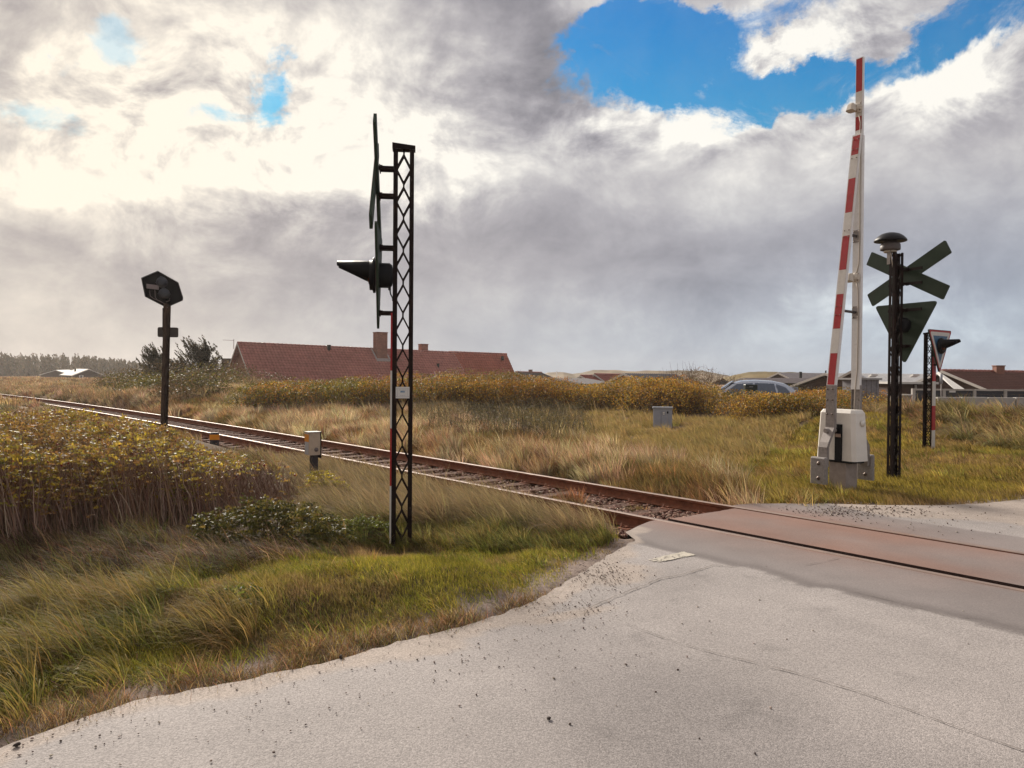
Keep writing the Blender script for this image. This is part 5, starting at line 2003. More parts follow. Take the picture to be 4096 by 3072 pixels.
def sample_poly(poly, n, power=2.0, rg=rngv):
    """points inside a ground polygon, density falling with distance so the picture is evenly covered"""
    out = []
    tot = 0
    r0 = max(1.0, np.hypot(poly[:, 0], poly[:, 1]).min() * .7)
    x0, x1 = poly[:, 0].min(), poly[:, 0].max(); y0, y1 = max(poly[:, 1].min(), .3), poly[:, 1].max()
    guard = 0
    while tot < n and guard < 400:
        m = 200000
        P = np.stack([rg.uniform(x0, x1, m), rg.uniform(y0, y1, m)], -1)
        r = np.hypot(P[:, 0], P[:, 1])
        P = P[rg.random(m) < np.minimum(1, (r0 / r) ** power)]
        P = P[in_poly(P, poly)]
        out.append(P); tot += len(P); guard += 1
        if guard > 3 and tot < guard * 20: break
    return np.concatenate(out)[:n]


def off_road(P, margin=0.0):
    u, n = to_un(P[:, 0], P[:, 1])
    e = u - u_edge(n)
    near_bed = (n > N_NEAR - .8) & (n < N_FAR + .8)
    return e < margin


def palette(n, cols, w, jit=.18, rg=rngv):
    cols = np.array(cols); w = np.array(w, float); w /= w.sum()
    c = cols[rg.choice(len(cols), n, p=w)]
    return c * (1 + jit * (rg.random((n, 3)) - .5) * .6 + jit * 2 * (rg.random((n, 1)) - .5))


WIND = np.array([-.93, .10])
WIND /= np.linalg.norm(WIND)


class Blades:
    def __init__(s):
        s.V, s.C, s.Q, s.T, s.n = [], [], [], [], 0

    def add(s, P, L, W, dirv, bend, col, segs=3, z=None, tipcol=None, up0=None):
        """P (n,2) roots; dirv (n,2) unit lean; bend 0..1.6: how far the blade arches over"""
        n = len(P)
        if n == 0: return
        z0 = terrain(P[:, 0], P[:, 1]) if z is None else z
        P3 = np.column_stack([P, z0 - .01])
        wdir = rngv.normal(size=(n, 2))
        # blades are seen at random twists but never edge on to everything
        wd3 = np.column_stack([wdir / np.linalg.norm(wdir, axis=1)[:, None], np.zeros(n)])
        D3 = np.column_stack([dirv, np.zeros(n)])
        ts = np.linspace(0, 1, segs + 1)
        verts = []
        th0 = (np.zeros(n) if up0 is None else up0)
        pos = P3.copy()
        prev_t = 0
        for k, t in enumerate(ts):
            if k:
                dt = t - prev_t
                ang = th0 + bend * (t - dt / 2)
                step = (np.sin(ang)[:, None] * D3 + np.cos(ang)[:, None] * np.array([0, 0, 1.0])) * (L * dt)[:, None]
                pos = pos + step
                prev_t = t
            w = W * (1 - .85 * t ** 1.6) * .5
            if k < segs:
                verts += [pos - wd3 * w[:, None], pos + wd3 * w[:, None]]
            else:
                verts += [pos.copy()]
        nv = 2 * segs + 1
        VV = np.stack(verts, 1).reshape(-1, 3)
        base = s.n + np.arange(n)[:, None] * nv
        for k in range(segs - 1):
            s.Q.append(base + np.array([[2 * k, 2 * k + 1, 2 * k + 3, 2 * k + 2]]))
        s.T.append(base + np.array([[2 * segs - 2, 2 * segs - 1, 2 * segs]]))
        s.V.append(VV)
        if tipcol is None:
            s.C.append(np.repeat(col, nv, 0))
        else:
            tt = np.concatenate([np.repeat(ts[:-1], 2), [1.0]])
            s.C.append((col[:, None, :] * (1 - tt)[None, :, None] + tipcol[:, None, :] * tt[None, :, None]).reshape(-1, 3))
        s.n += n * nv

    def build(s, name, mat, parent=None):
        return np_mesh(name, np.concatenate(s.V), quads=np.concatenate(s.Q) if s.Q else None, tris=np.concatenate(s.T), mat=mat,
                       col=np.clip(np.concatenate(s.C), 0.003, .9), parent=parent)


def rdir(n, wind=.7, rg=rngv):
    a = rg.uniform(0, 2 * math.pi, n)
    d = np.stack([np.cos(a), np.sin(a)], -1) * (1 - wind) + WIND * wind
    return d / (np.linalg.norm(d, axis=1)[:, None] + 1e-6)


def bladew(P, w0, k=.00075):
    r = np.hypot(P[:, 0], P[:, 1])
    return np.maximum(w0, r * k)


def tufts(B, C, per, rad_, L, W0, bend, cols, w, wind=.6, spread=1.0, jit=.36, segs=3, Lvar=.45, tcols=None, colgrp=None, up=.25, kw=.00075):
    """tussocks: roots packed round each centre, blades fanning outwards and with the wind"""
    n = len(C)
    per = np.maximum(3, (per * rngv.uniform(.6, 1.4, n)).astype(int))
    idx = np.repeat(np.arange(n), per)
    m = len(idx)
    sc = rngv.uniform(.65, 1.25, n)
    a = rngv.uniform(0, 2 * math.pi, m)
    rr = np.sqrt(rngv.random(m)) * rad_ * sc[idx]
    off = np.stack([np.cos(a), np.sin(a)], -1)
    P = C[idx] + off * rr[:, None]
    d = off * (rr / (rad_ * sc[idx]) * spread)[:, None] + WIND * wind + rngv.normal(size=(m, 2)) * .20
    dn = np.linalg.norm(d, axis=1)
    d = d / (dn[:, None] + 1e-6)
    LL = L * sc[idx] * rngv.uniform(1 - Lvar, 1.15, m)
    bd = bend * rngv.uniform(.45, 1.3, m) * np.clip(.35 + dn * .7, .3, 1.4)
    tcol = palette(n, cols, w, .42)
    col = tcol[idx] * (1 + jit * (rngv.random((m, 1)) - .5) * 2) * (1 + .08 * rngv.normal(size=(m, 3)))
    tip = None
    if tcols is not None:
        tip = palette(m, tcols[0], tcols[1], .2)
    B.add(P, LL, bladew(P, W0, kw), d, bd, col, segs=segs, tipcol=tip, up0=up * rngv.random(m) * np.clip(dn, 0, 1))


# ---- short turf on both verges
B = Blades()
polyN = ZP([(-700, 1900), (-700, 1330), (0, 1290), (400, 1240), (700, 1130), (1000, 1085), (1300, 1115), (1420, 1135), (1420, 1200), (1250, 1300), (900, 1420), (560, 1480), (0, 1660)])
P = sample_poly(polyN, 210000, 1.6)
P = P[off_road(P, -.02)]
u_, n_ = to_un(P[:, 0], P[:, 1])
P = P[np.abs(n_ - NC) > 1.5]
u_, n_ = to_un(P[:, 0], P[:, 1])
e = u_edge(n_) - u_
keep = rngv.random(len(P)) < np.clip((e - .10 + (fbm(P[:, 0], P[:, 1], 2.6, 12) - .5) * .60 + (fbm(P[:, 0], P[:, 1], 9, 13) - .5) * .25) / .34, 0, 1) ** 1.2
# a bare sandy hollow beside the big tufts
hx_, hy_ = ZP([(440, 1285)])[0]
keep &= rngv.random(len(P)) > 1.1 * gauss(P[:, 0], P[:, 1], hx_, hy_, .32, .22)
P = P[keep]; e = e[keep]
dry = np.clip(1 - (e - .1) / .6, 0, 1)
f1 = fbm(P[:, 0], P[:, 1], 1.1, 101); f2 = fbm(P[:, 0], P[:, 1], 4.0, 102)
n = len(P)
green = palette(n, [(.25, .235, .045), (.33, .30, .06), (.16, .17, .038), (.36, .29, .09)], (4, 4, 3, 2))
brown = palette(n, [(.28, .20, .11), (.19, .12, .07), (.36, .27, .16)], (3, 2, 2))
k = np.clip((f1 - .52) * 6 + dry * 1.2 + (rngv.random(n) - .5) * .7, 0, 1)[:, None]
col = green * (1 - k) + brown * k
L = (.030 + .055 * f2 + .04 * (f1 - .5)) * (1 - .45 * dry) * rngv.uniform(.6, 1.3, n)
B.add(P, L, bladew(P, .0040), rdir(n, .45), rngv.uniform(.3, 1.5, n), col, segs=2)
# taller fresh clumps in the turf
C = sample_poly(polyN, 1300, 1.4)
C = C[off_road(C, -.28)]
u_, n_ = to_un(C[:, 0], C[:, 1]); C = C[np.abs(n_ - NC) > 1.7]
C = C[fbm(C[:, 0], C[:, 1], .9, 105) > .42]
tufts(B, C, 50, .11, .13, .0045, 2.2, [(.24, .24, .045), (.32, .295, .06), (.13, .15, .036), (.36, .28, .12), (.20, .14, .08)], (4, 3, 3, 2, 2), wind=.9, up=.8)
# dry runners and dead stems creeping onto the asphalt
C = sample_poly(ZP([(-100, 1700), (0, 1560), (560, 1400), (900, 1350), (1240, 1260), (1400, 1180), (1420, 1230), (1260, 1310), (900, 1410), (560, 1460), (0, 1650)]), 2400, 1.5)
u_, n_ = to_un(C[:, 0], C[:, 1]); e = u_edge(n_) - u_
C = C[(e > -.04) & (e < .42) & (fbm(C[:, 0], C[:, 1], 5, 17) > .44)]
tufts(B, C, 9, .06, .13, .0028, 1.5, [(.30, .20, .12), (.20, .12, .07), (.38, .29, .18), (.14, .13, .04)], (3, 3, 2, 2), wind=.15, up=1.1)
o = B.build('grass', M_GRASS)
tag(o, 'short green and gold turf with dry brown fringe along the near road edge', 'grass', kind='stuff')

# ---- wind combed tufts on the near left
B = Blades()
poly = ZP([(-500, 1700), (-500, 1320), (0, 1270), (250, 1255), (400, 1280), (420, 1330), (600, 1345), (560, 1390), (300, 1450), (0, 1560)])
C = sample_poly(poly, 150, 1.2); C = C[off_road(C, -.30)]
g_ = fbm(C[:, 0], C[:, 1], .8, 111)
tufts(B, C[g_ < .54], 130, .13, .33, .0058, 1.9, [(.18, .18, .045), (.25, .225, .055), (.11, .12, .035), (.30, .23, .08)], (4, 3, 3, 2), wind=1.3, up=1.0, tcols=([(.20, .18, .06), (.32, .24, .11), (.13, .14, .04)], (3, 2, 2)), segs=4)
tufts(B, C[g_ >= .54], 130, .14, .35, .0058, 1.9, [(.33, .25, .11), (.26, .20, .08), (.18, .16, .055)], (3, 3, 2), wind=1.3, up=1.0, tcols=([(.34, .25, .12), (.26, .20, .08)], (2, 2)), segs=4)
# large golden-green tuft just left of the bare hollow
for (x_, y_, s_) in ((250, 1330, 1.0), (160, 1330, .9), (330, 1325, .8), (60, 1345, .9), (470, 1365, .6), (120, 1420, .8)):
    c = ZP([(x_, y_)])[0]
    Cc = c + rngv.normal(size=(9, 2)) * .12 * s_
    tufts(B, Cc, 130, .12, .46 * s_, .0058, 1.8, [(.22, .18, .065), (.15, .145, .045), (.28, .20, .085)], (3, 3, 2), wind=1.5, up=1.0, tcols=([(.38, .27, .13), (.28, .22, .09)], (2, 2)), segs=4)
# dark brown tangle in front of the roses
poly = ZP([(-400, 1330), (-400, 1190), (0, 1150), (250, 1165), (420, 1180), (520, 1215), (700, 1180), (760, 1215), (640, 1250), (430, 1270), (250, 1270), (0, 1330)])
C = sample_poly(poly, 560, 1.2)
tufts(B, C, 60, .16, .32, .0048, 2.3, [(.17, .105, .07), (.24, .155, .11), (.07, .046, .035), (.09, .088, .038), (.28, .20, .15)], (4, 3, 4, 3, 1), wind=1.1, spread=.7, segs=4, up=1.0)
C = sample_poly(poly, 90, 1.2)
tufts(B, C, 60, .14, .28, .0052, 2.2, [(.13, .14, .04), (.16, .15, .055), (.22, .17, .08)], (3, 3, 2), wind=1.0, segs=4)
o = B.build('grass', M_GRASS)
tag(o, 'long wind combed green and straw grass tufts at the lower left', 'grass', kind='stuff')

# ---- long grass between the near mast and the rails
B = Blades()
poly = ZP([(640, 1010), (700, 990), (860, 1008), (1000, 1038), (1130, 1068), (1240, 1112), (1330, 1130), (1300, 1160), (1150, 1150), (1000, 1135), (860, 1140), (760, 1140), (690, 1130), (640, 1070)])
C = sample_poly(poly, 620, 1.2)
u_, n_ = to_un(C[:, 0], C[:, 1]); C = C[n_ < N_NEAR - .75]
tufts(B, C, 95, .15, .46, .0038, 1.5, [(.26, .20, .125), (.31, .24, .15), (.19, .165, .09), (.15, .145, .07)], (4, 3, 3, 2), wind=1.2, up=.7, tcols=([(.33, .25, .17), (.24, .19, .12), (.40, .32, .23)], (3, 3, 1)), segs=4)
C = sample_poly(ZP([(640, 1060), (760, 1110), (900, 1130), (1150, 1140), (1320, 1150), (1350, 1185), (1100, 1180), (860, 1170), (700, 1170), (620, 1120)]), 300, 1.2)
u_, n_ = to_un(C[:, 0], C[:, 1]); C = C[(n_ < N_NEAR - .6)]; C = C[off_road(C, -.3)]
tufts(B, C, 70, .13, .22, .0038, 1.8, [(.19, .175, .06), (.25, .21, .09), (.14, .14, .05)], (3, 3, 3), wind=.9, segs=4)
# blades standing between the rails
for (x_, y_, k_, L_) in ((1250, 1065, 3, .26), (1235, 1062, 2, .30), (1200, 1060, 2, .18), (1370, 1075, 2, .14), (1150, 1050, 2, .15)):
    c = ZP([(x_, y_)])[0]
    tufts(B, c + rngv.normal(size=(k_, 2)) * .06, 70, .07, L_, .0035, .9, [(.30, .17, .09), (.24, .15, .08)], (1, 1), wind=.3, segs=3)
o = B.build('grass', M_GRASS)
tag(o, 'long tan windblown grass between the near mast and the rails', 'grass', kind='stuff')

# ---- beyond the rails: pale dead tufts, tall tan grass, green gold long grass
B = Blades()
poly = ZP([(300, 895), (400, 912), (700, 962), (1000, 1010), (1300, 1055), (1500, 1092), (1640, 1098), (1600, 1050), (1400, 990), (1100, 940), (900, 905), (700, 885), (560, 868), (380, 850), (250, 858)])
C = sample_poly(poly, 3400, 1.5)
u_, n_ = to_un(C[:, 0], C[:, 1]); d_ = n_ - N_FAR - lateral(u_)
C = C[(d_ > .38)]; d_ = d_[d_ > .38]
g_ = fbm(C[:, 0], C[:, 1], .7, 121)
pale = ([(.46, .37, .27), (.36, .27, .19), (.27, .18, .11)], (4, 3, 2))
rus = ([(.24, .155, .08), (.19, .13, .07), (.16, .13, .06)], (3, 3, 2))
a_ = g_ > .50
tufts(B, C[a_], 70, .16, .48, .0045, 1.0, *pale, wind=.55, segs=3)
tufts(B, C[~a_], 80, .18, .34, .0045, 1.1, *rus, wind=.5, segs=3)
poly = ZP([(300, 868), (400, 842), (440, 832), (600, 832), (760, 845), (900, 866), (1000, 885), (1000, 915), (800, 900), (560, 868), (420, 860)])
C = sample_poly(poly, 1500, 1.8)
tufts(B, C, 42, .25, .55, .0055, .9, [(.26, .195, .115), (.32, .245, .155), (.20, .165, .08), (.165, .15, .06)], (4, 3, 3, 2), wind=.55, segs=3, tcols=([(.36, .27, .18), (.28, .20, .13)], (1, 1)))
poly = ZP([(900, 872), (1250, 878), (1350, 900), (1480, 915), (1600, 925), (1760, 930), (1650, 1000), (1560, 1035), (1480, 1045), (1300, 1005), (1230, 970), (1100, 905)])
C = sample_poly(poly, 1300, 1.5)
cab_ = np.array([*kb.location.xy]); C = C[(np.abs(C[:, 0] - cab_[0] + .2) > .75) | (C[:, 1] > cab_[1]) | (C[:, 1] < cab_[1] - 2.5)]
tufts(B, C, 80, .19, .34, .0040, 1.8, [(.30, .23, .12), (.25, .20, .09), (.36, .28, .16), (.20, .175, .065)], (4, 3, 3, 2), wind=.95, segs=3, tcols=([(.34, .26, .14), (.27, .21, .09)], (1, 1)))
# turf round the barrier
poly = ZP([(1450, 1070), (1560, 1020), (1700, 955), (1850, 925), (2300, 905), (2500, 960), (2500, 1120), (2212, 1095), (1900, 1105), (1600, 1100), (1560, 1095)])
P = sample_poly(poly, 120000, 1.6)
u_, n_ = to_un(P[:, 0], P[:, 1])
e = u_edge(n_) - u_
P = P[(n_ > N_FAR + .5) & (rngv.random(len(P)) < np.clip((e + (fbm(P[:, 0], P[:, 1], 1.6, 14) - .5) * .6) / .35, 0, 1))]
n = len(P)
f1 = fbm(P[:, 0], P[:, 1], .8, 131)
gr_ = palette(n, [(.235, .195, .05), (.30, .24, .06), (.175, .155, .045), (.35, .27, .09)], (4, 4, 2, 2))
br_2 = palette(n, [(.32, .23, .12), (.22, .15, .08)], (1, 1))
k = np.clip((f1 - .47) * 6 + (rngv.random(n) - .5) * .8, 0, 1)[:, None]
B.add(P, (.07 + .10 * fbm(P[:, 0], P[:, 1], 2.4, 132)) * rngv.uniform(.6, 1.3, n), bladew(P, .004), rdir(n, .6), rngv.uniform(.5, 1.6, n), gr_ * (1 - k) + br_2 * k, segs=2)
C = sample_poly(poly, 800, 1.4)
u_, n_ = to_un(C[:, 0], C[:, 1]); C = C[(n_ > N_FAR + .8) & (u_edge(n_) - u_ > .3)]
C = C[fbm(C[:, 0], C[:, 1], .9, 135) > .46]
tufts(B, C, 60, .14, .24, .004, 1.4, [(.23, .195, .055), (.31, .25, .08), (.16, .14, .045)], (3, 3, 2), wind=.9, segs=3)
# tussocks on the bank in front of the concrete wall
poly = ZP([(1790, 890), (1880, 880), (2000, 886), (2400, 878), (2500, 1000), (2212, 990), (2080, 975), (1960, 950), (1860, 935)])
C = sample_poly(poly, 800, 1.3)
tufts(B, C, 100, .22, .58, .0052, 2.0, [(.23, .18, .095), (.29, .22, .12), (.165, .14, .065), (.34, .26, .16)], (4, 3, 3, 2), wind=1.0, segs=4)
C = sample_poly(ZP([(2000, 880), (2400, 872), (2400, 892), (2000, 900)]), 160, 1.2)
tufts(B, C, 16, .2, .75, .005, .9, [(.36, .25, .16), (.28, .19, .12)], (1, 1), wind=.7, segs=3)
# withered clump on the road side of the barrier
C = sample_poly(ZP([(1660, 1078), (1750, 1078), (1760, 1094), (1670, 1094)]), 16, 1.0)
tufts(B, C, 40, .12, .22, .004, 1.5, [(.42, .33, .15), (.30, .23, .10)], (1, 1), wind=.2, segs=3, up=.7)
o = B.build('grass', M_GRASS)
tag(o, 'dry pale and golden grass beyond the rails up to the barrier and the bushes', 'grass', kind='stuff')

# ---- strip between the roses and the track, and the field on the left
B = Blades()
poly = ZP([(-300, 880), (-300, 865), (0, 862), (120, 866), (250, 888), (400, 925), (520, 955), (650, 985), (760, 1010), (700, 1060), (560, 1010), (420, 985), (250, 960), (0, 930)])
C = sample_poly(poly, 900, 1.6)
u_, n_ = to_un(C[:, 0], C[:, 1]); C = C[(n_ < N_NEAR + lateral(u_) - .7)]
C = C[(np.hypot(C[:, 0] - mk.location.x * .94, C[:, 1] - mk.location.y * .93) > 2.0)]
tufts(B, C, 45, .2, .26, .005, 1.2, [(.22, .165, .105), (.29, .22, .155), (.17, .14, .065)], (4, 3, 2), wind=.8, segs=3)
C = sample_poly(ZP([(-300, 855), (-300, 830), (0, 826), (200, 828), (420, 838), (430, 880), (360, 895), (330, 890), (150, 866), (0, 854)]), 3200, 1.8)
u_, n_ = to_un(C[:, 0], C[:, 1]); C = C[(n_ > N_FAR + lateral(u_) + .6)]
tufts(B, C, 40, .28, .45, .006, 1.0, [(.28, .21, .15), (.22, .15, .095), (.33, .26, .19)], (4, 3, 2), wind=.7, segs=3)
# field: r 45 to 260
m = 16000
az_ = rngv.uniform(rad(-48), rad(-14), m)
r_ = 42 * (260 / 42) ** rngv.random(m) ** .8
C = np.stack([r_ * np.sin(az_), r_ * np.cos(az_)], -1)
u_, n_ = to_un(C[:, 0], C[:, 1]); C = C[np.abs(n_ - NC - lateral(u_)) > 2.2]
g_ = fbm(C[:, 0], C[:, 1], .03, 141)
C = C[~((np.hypot(C[:, 0] + 25, C[:, 1] - 54) < 3))]
g_ = fbm(C[:, 0], C[:, 1], .035, 141)
tufts(B, C[g_ > .5], 12, .7, .42, .01, .8, [(.34, .23, .14), (.29, .18, .10), (.40, .29, .19)], (3, 3, 2), wind=.6, segs=2, kw=.0010)
tufts(B, C[g_ <= .5], 12, .7, .36, .01, .8, [(.26, .155, .09), (.32, .22, .13), (.20, .15, .07)], (3, 3, 2), wind=.6, segs=2, kw=.0010)
# tall stalks with seed heads standing over the dry grass
C = sample_poly(ZP([(380, 842), (560, 830), (760, 842), (1000, 885), (1250, 900), (1500, 925), (1300, 950), (1000, 930), (700, 900), (430, 870)]), 900, 1.6)
n = len(C)
B.add(C, rngv.uniform(.6, .95, n), bladew(C, .004, .00055), rdir(n, .8), rngv.uniform(.3, .9, n), palette(n, [(.42, .33, .22), (.33, .24, .15)], (1, 1)), segs=3)
# the bank and dune on the left, and the slope behind the tall grass
m = 6000
C = np.stack([rngv.uniform(-34, 6, m), rngv.uniform(36, 66, m)], -1)
C = C[(C[:, 0] / C[:, 1] > -.62)]
u_, n_ = to_un(C[:, 0], C[:, 1]); C = C[n_ > N_FAR + 3]
C = C[rngv.random(len(C)) > .85 * gauss(C[:, 0], C[:, 1], -21.5, 49, 6.5, 7)]
tufts(B, C, 22, .45, .45, .008, .9, [(.22, .15, .085), (.27, .19, .11), (.17, .13, .06), (.15, .10, .06)], (3, 3, 2, 2), wind=.5, segs=2)
# ground between the bushes and the houses
m = 5000
C = np.stack([rngv.uniform(-6, 40, m), rngv.uniform(36, 75, m)], -1)
tufts(B, C, 14, .5, .35, .01, .9, [(.20, .15, .07), (.26, .19, .10)], (1, 1), wind=.5, segs=2)
o = B.build('grass', M_GRASS)
tag(o, 'tan and reddish field grass stretching from the track to the far wood', 'grass', kind='stuff')


# ------------------------------------------------------------------ leaves and stems
class Leaves:
    def __init__(s):
        s.V, s.C, s.n = [], [], 0

    def add(s, P, size, col, up=.35, aspect=1.5, dirv=None):
        """one folded diamond per leaf"""
        n = len(P)
        if n == 0: return
        a = rngv.normal(size=(n, 3))
        if dirv is not None: a = a * .45 + dirv
        a /= np.linalg.norm(a, axis=1)[:, None]
        b = rngv.normal(size=(n, 3)); b[:, 2] *= (1 - up)
        nrm = rngv.normal(size=(n, 3)) * (1 - up) + np.array([0, 0, up * 1.6])
        b = np.cross(nrm, a); b /= (np.linalg.norm(b, axis=1)[:, None] + 1e-9)
        sz = size[:, None] if isinstance(size, np.ndarray) else size
        l_, w_ = a * sz * .5, b * sz * .5 / aspect
        V = np.stack([P - l_, P + w_ * .95 - l_ * .1, P + l_, P - w_ * .95 - l_ * .1], 1).reshape(-1, 3)
        s.V.append(V); s.C.append(np.repeat(col, 4, 0)); s.n += n

    def build(s, name, parent=None, mat=None):
        V = np.concatenate(s.V)
        if parent is not None: V = V - np.array(parent.location)
        q = np.arange(len(V)).reshape(-1, 4)
        return np_mesh(name, V, quads=q, mat=mat or M_LEAF, col=np.clip(np.concatenate(s.C), .003, .9), parent=parent)


def stems_mesh(name, P0, P1, r, col, parent=None, wob=.05, segs=3, mat=None, upfirst=.6):
    """many thin three sided stems from P0 to P1"""
    n = len(P0)
    ts = np.linspace(0, 1, segs + 1)
    rings = []
    mid = P0 * .5 + P1 * .5
    mid = P0 + (P1 - P0) * np.array([1 - upfirst, 1 - upfirst, 1.0]) * .5
    w1 = rngv.normal(size=(n, 3)) * wob
    for t in ts:
        c = P0 * (1 - t) ** 2 + mid * 2 * t * (1 - t) + P1 * t * t + w1 * math.sin(t * math.pi * 2.2)
        rr = r * (1 - .6 * t)
        for k in range(3):
            a = 2 * math.pi * k / 3
            rings.append(c + np.stack([np.cos(a) * rr, np.sin(a) * rr, 0 * rr], -1))
    V = np.stack(rings, 1)
    nv = V.shape[1]
    V = V.reshape(-1, 3)
    if parent is not None: V = V - np.array(parent.location)
    base = np.arange(n)[:, None] * nv
    Q = []
    for s_ in range(segs):
        for k in range(3):
            Q.append(base + np.array([[s_ * 3 + k, s_ * 3 + (k + 1) % 3, s_ * 3 + 3 + (k + 1) % 3, s_ * 3 + 3 + k]]))
    return np_mesh(name, V, quads=np.concatenate(Q), mat=mat or M_STEM, col=np.clip(np.repeat(col, nv, 0), .003, .9), parent=parent)


ROSE_OLIVE = ([(.30, .235, .06), (.22, .19, .055), (.42, .32, .07), (.23, .14, .06), (.52, .40, .08), (.13, .13, .05), (.29, .17, .075)], (5, 4, 3, 4, 1.6, 1.5, 3))
GOLD = ([(.38, .21, .038), (.45, .27, .045), (.26, .17, .04), (.54, .37, .075), (.15, .11, .035), (.30, .13, .035), (.17, .16, .04)], (5, 5, 3, 2.5, 3, 2, 3))
YGREEN = ([(.20, .18, .035), (.27, .22, .045), (.14, .125, .03), (.30, .19, .04)], (4, 3, 3, 2))


def compound(Lv, P, size, cols, k=5, upl=.45):
    """rose leaves: several leaflets along a short stalk; one colour per compound leaf"""
    n = len(P)
    d = rngv.normal(size=(n, 3)); d[:, 2] = np.abs(d[:, 2]) * .3 - .05
    d /= np.linalg.norm(d, axis=1)[:, None]
    side = np.cross(d, np.array([0, 0, 1.0])); side /= np.linalg.norm(side, axis=1)[:, None] + 1e-9
    c = palette(n, *cols, .22)
    for i in range(k):
        t = (i // 2) / (k / 2)
        s_ = (1 if i % 2 else -1) * (0 if i == k - 1 else 1)
        q = P + d * (size * 1.6 * t)[:, None] + side * (s_ * size * .42)[:, None]
        Lv.add(q, size * rngv.uniform(.7, 1.1, n), c * (1 + .12 * rngv.normal(size=(n, 1))), up=upl, aspect=1.55)


# ---- rose thicket on the left
poly = np.array([(-4.75, 6.95), (-3.9, 7.9), (-3.2, 8.6), (-2.55, 9.35), (-2.50, 10.1), (-3.6, 10.9), (-5.0, 11.9), (-7.0, 13.0), (-9.5, 13.2), (-9.5, 8.5), (-7.0, 6.2)])


def rose_top(x, y):
    """height of the thicket: level with its photographed outline"""
    h = 1.12 + .18 * (fbm(x, y, .9, 151) - .5) * 2 + .10 * (fbm(x, y, 3, 152) - .5) * 2
    h -= .15 * sstep(x, -4.6, -2.7)
    X = 1106 + 1661 * x / y
    yt = np.interp(X, [-400, 0, 60, 180, 300, 357, 400, 455, 500, 560, 640, 700], [862, 866, 862, 874, 892, 908, 925, 962, 962, 965, 985, 1010])
    cap = CH - (yt + 4 - (812 + (X - 1106) * .0079)) / 1661 * y - terrain(x, y)
    return np.clip(np.minimum(h, cap) - .34 * np.maximum(0, fbm(x, y, 1.5, 153) - .38) - .16 * fbm(x, y, 5, 154), .22, 2)


P = sample_poly(poly, 26000, .6)
top = rose_top(P[:, 0], P[:, 1])
# distance in from the front edge: foliage hangs lower there
fr = np.array([(-7.0, 6.2), (-4.75, 6.95), (-3.9, 7.9), (-3.2, 8.6), (-2.55, 9.35), (-2.5, 10.1)])
df = np.full(len(P), 9.0)
for a, b in zip(fr[:-1], fr[1:]):
    ab = b - a
    t = np.clip(((P - a) @ ab) / (ab @ ab), 0, 1)
    df = np.minimum(df, np.linalg.norm(P - a - t[:, None] * ab, axis=1))
right = sstep(P[:, 0] + (fbm(P[:, 0], P[:, 1], 2, 158) - .5) * 1.2, -4.4, -3.1)
depth = rngv.random(len(P)) ** 1.5 * (.62 - .22 * right)
edge_drop = .12 * np.exp(-df / .25)
z = terrain(P[:, 0], P[:, 1]) + top - edge_drop - depth
keep = (rngv.random(len(P)) > right * .90) & (rngv.random(len(P)) < .45 + 1.6 * np.clip(fbm(P[:, 0], P[:, 1], 3.2, 157) - .3, 0, 1))
Lv = Leaves()
P3 = np.column_stack([P, z])[keep]
clump = fbm(P3[:, 0], P3[:, 1], 1.6, 155)
a_ = clump + (rngv.random(len(P3)) - .5) * .25
compound(Lv, P3[a_ > .47], np.full((a_ > .47).sum(), .046), ROSE_OLIVE)
compound(Lv, P3[a_ <= .47], np.full((a_ <= .47).sum(), .042), ([(.24, .145, .07), (.18, .11, .06), (.29, .20, .07), (.13, .10, .05)], (3, 3, 3, 2)))
# bright yellow sprigs
Cc = P3[rngv.choice(len(P3), 90)]
for c in Cc:
    if c[2] > .62:
        m = 16
        q = c + rngv.normal(size=(m, 3)) * np.array([.05, .05, .03]) + np.array([0, 0, .05])
        Lv.add(q, np.full(m, .042), palette(m, [(.52, .42, .05), (.42, .30, .04), (.36, .36, .06)], (3, 2, 2), .15), up=.5)
th = empty('rose_thicket', (-5, 9.5, 0))
tag(th, 'dense wild rose thicket with olive yellow autumn leaves over bare brown stems', 'rose thicket', kind='stuff')
# sprigs standing above the rest
K = P3[rngv.choice(len(P3), 420)]
for c in K:
    up_ = rngv.uniform(.05, .20)
    m = int(rngv.integers(5, 12))
    q = c + np.column_stack([rngv.normal(size=m) * .03 - .03, rngv.normal(size=m) * .03, rngv.random(m) * up_])
    Lv.add(q, rngv.uniform(.022, .045, m), palette(m, [(.22, .12, .06), (.30, .22, .06), (.16, .09, .05)], (3, 2, 2), .3), up=.3)
Lv.build('foliage', th)
# stems
S = sample_poly(poly, 5200, .5)
hS = rose_top(S[:, 0], S[:, 1])
P0s = np.column_stack([S, terrain(S[:, 0], S[:, 1]) - .02])
off = rngv.normal(size=(len(S), 2)) * .13 + WIND * .14
P1s = np.column_stack([S + off, P0s[:, 2] + hS * rngv.uniform(.72, 1.02, len(S))])
stems_mesh('stem', P0s, P1s, rngv.uniform(.004, .008, len(S)), palette(len(S), [(.30, .19, .135), (.21, .13, .095), (.40, .28, .21), (.32, .19, .12)], (4, 3, 2, 2)), th, wob=.03, segs=5)
# twigs splitting off near the top
k_ = rngv.choice(len(S), 5200)
T0 = P0s[k_] * .45 + P1s[k_] * .55
T1 = T0 + rngv.normal(size=(len(k_), 3)) * np.array([.13, .13, .05]) + np.array([-.03, 0, .20])
stems_mesh('twig', T0, T1, np.full(len(k_), .0032), palette(len(k_), [(.12, .06, .042), (.16, .09, .055)], (1, 1)), th, wob=.02, segs=3)
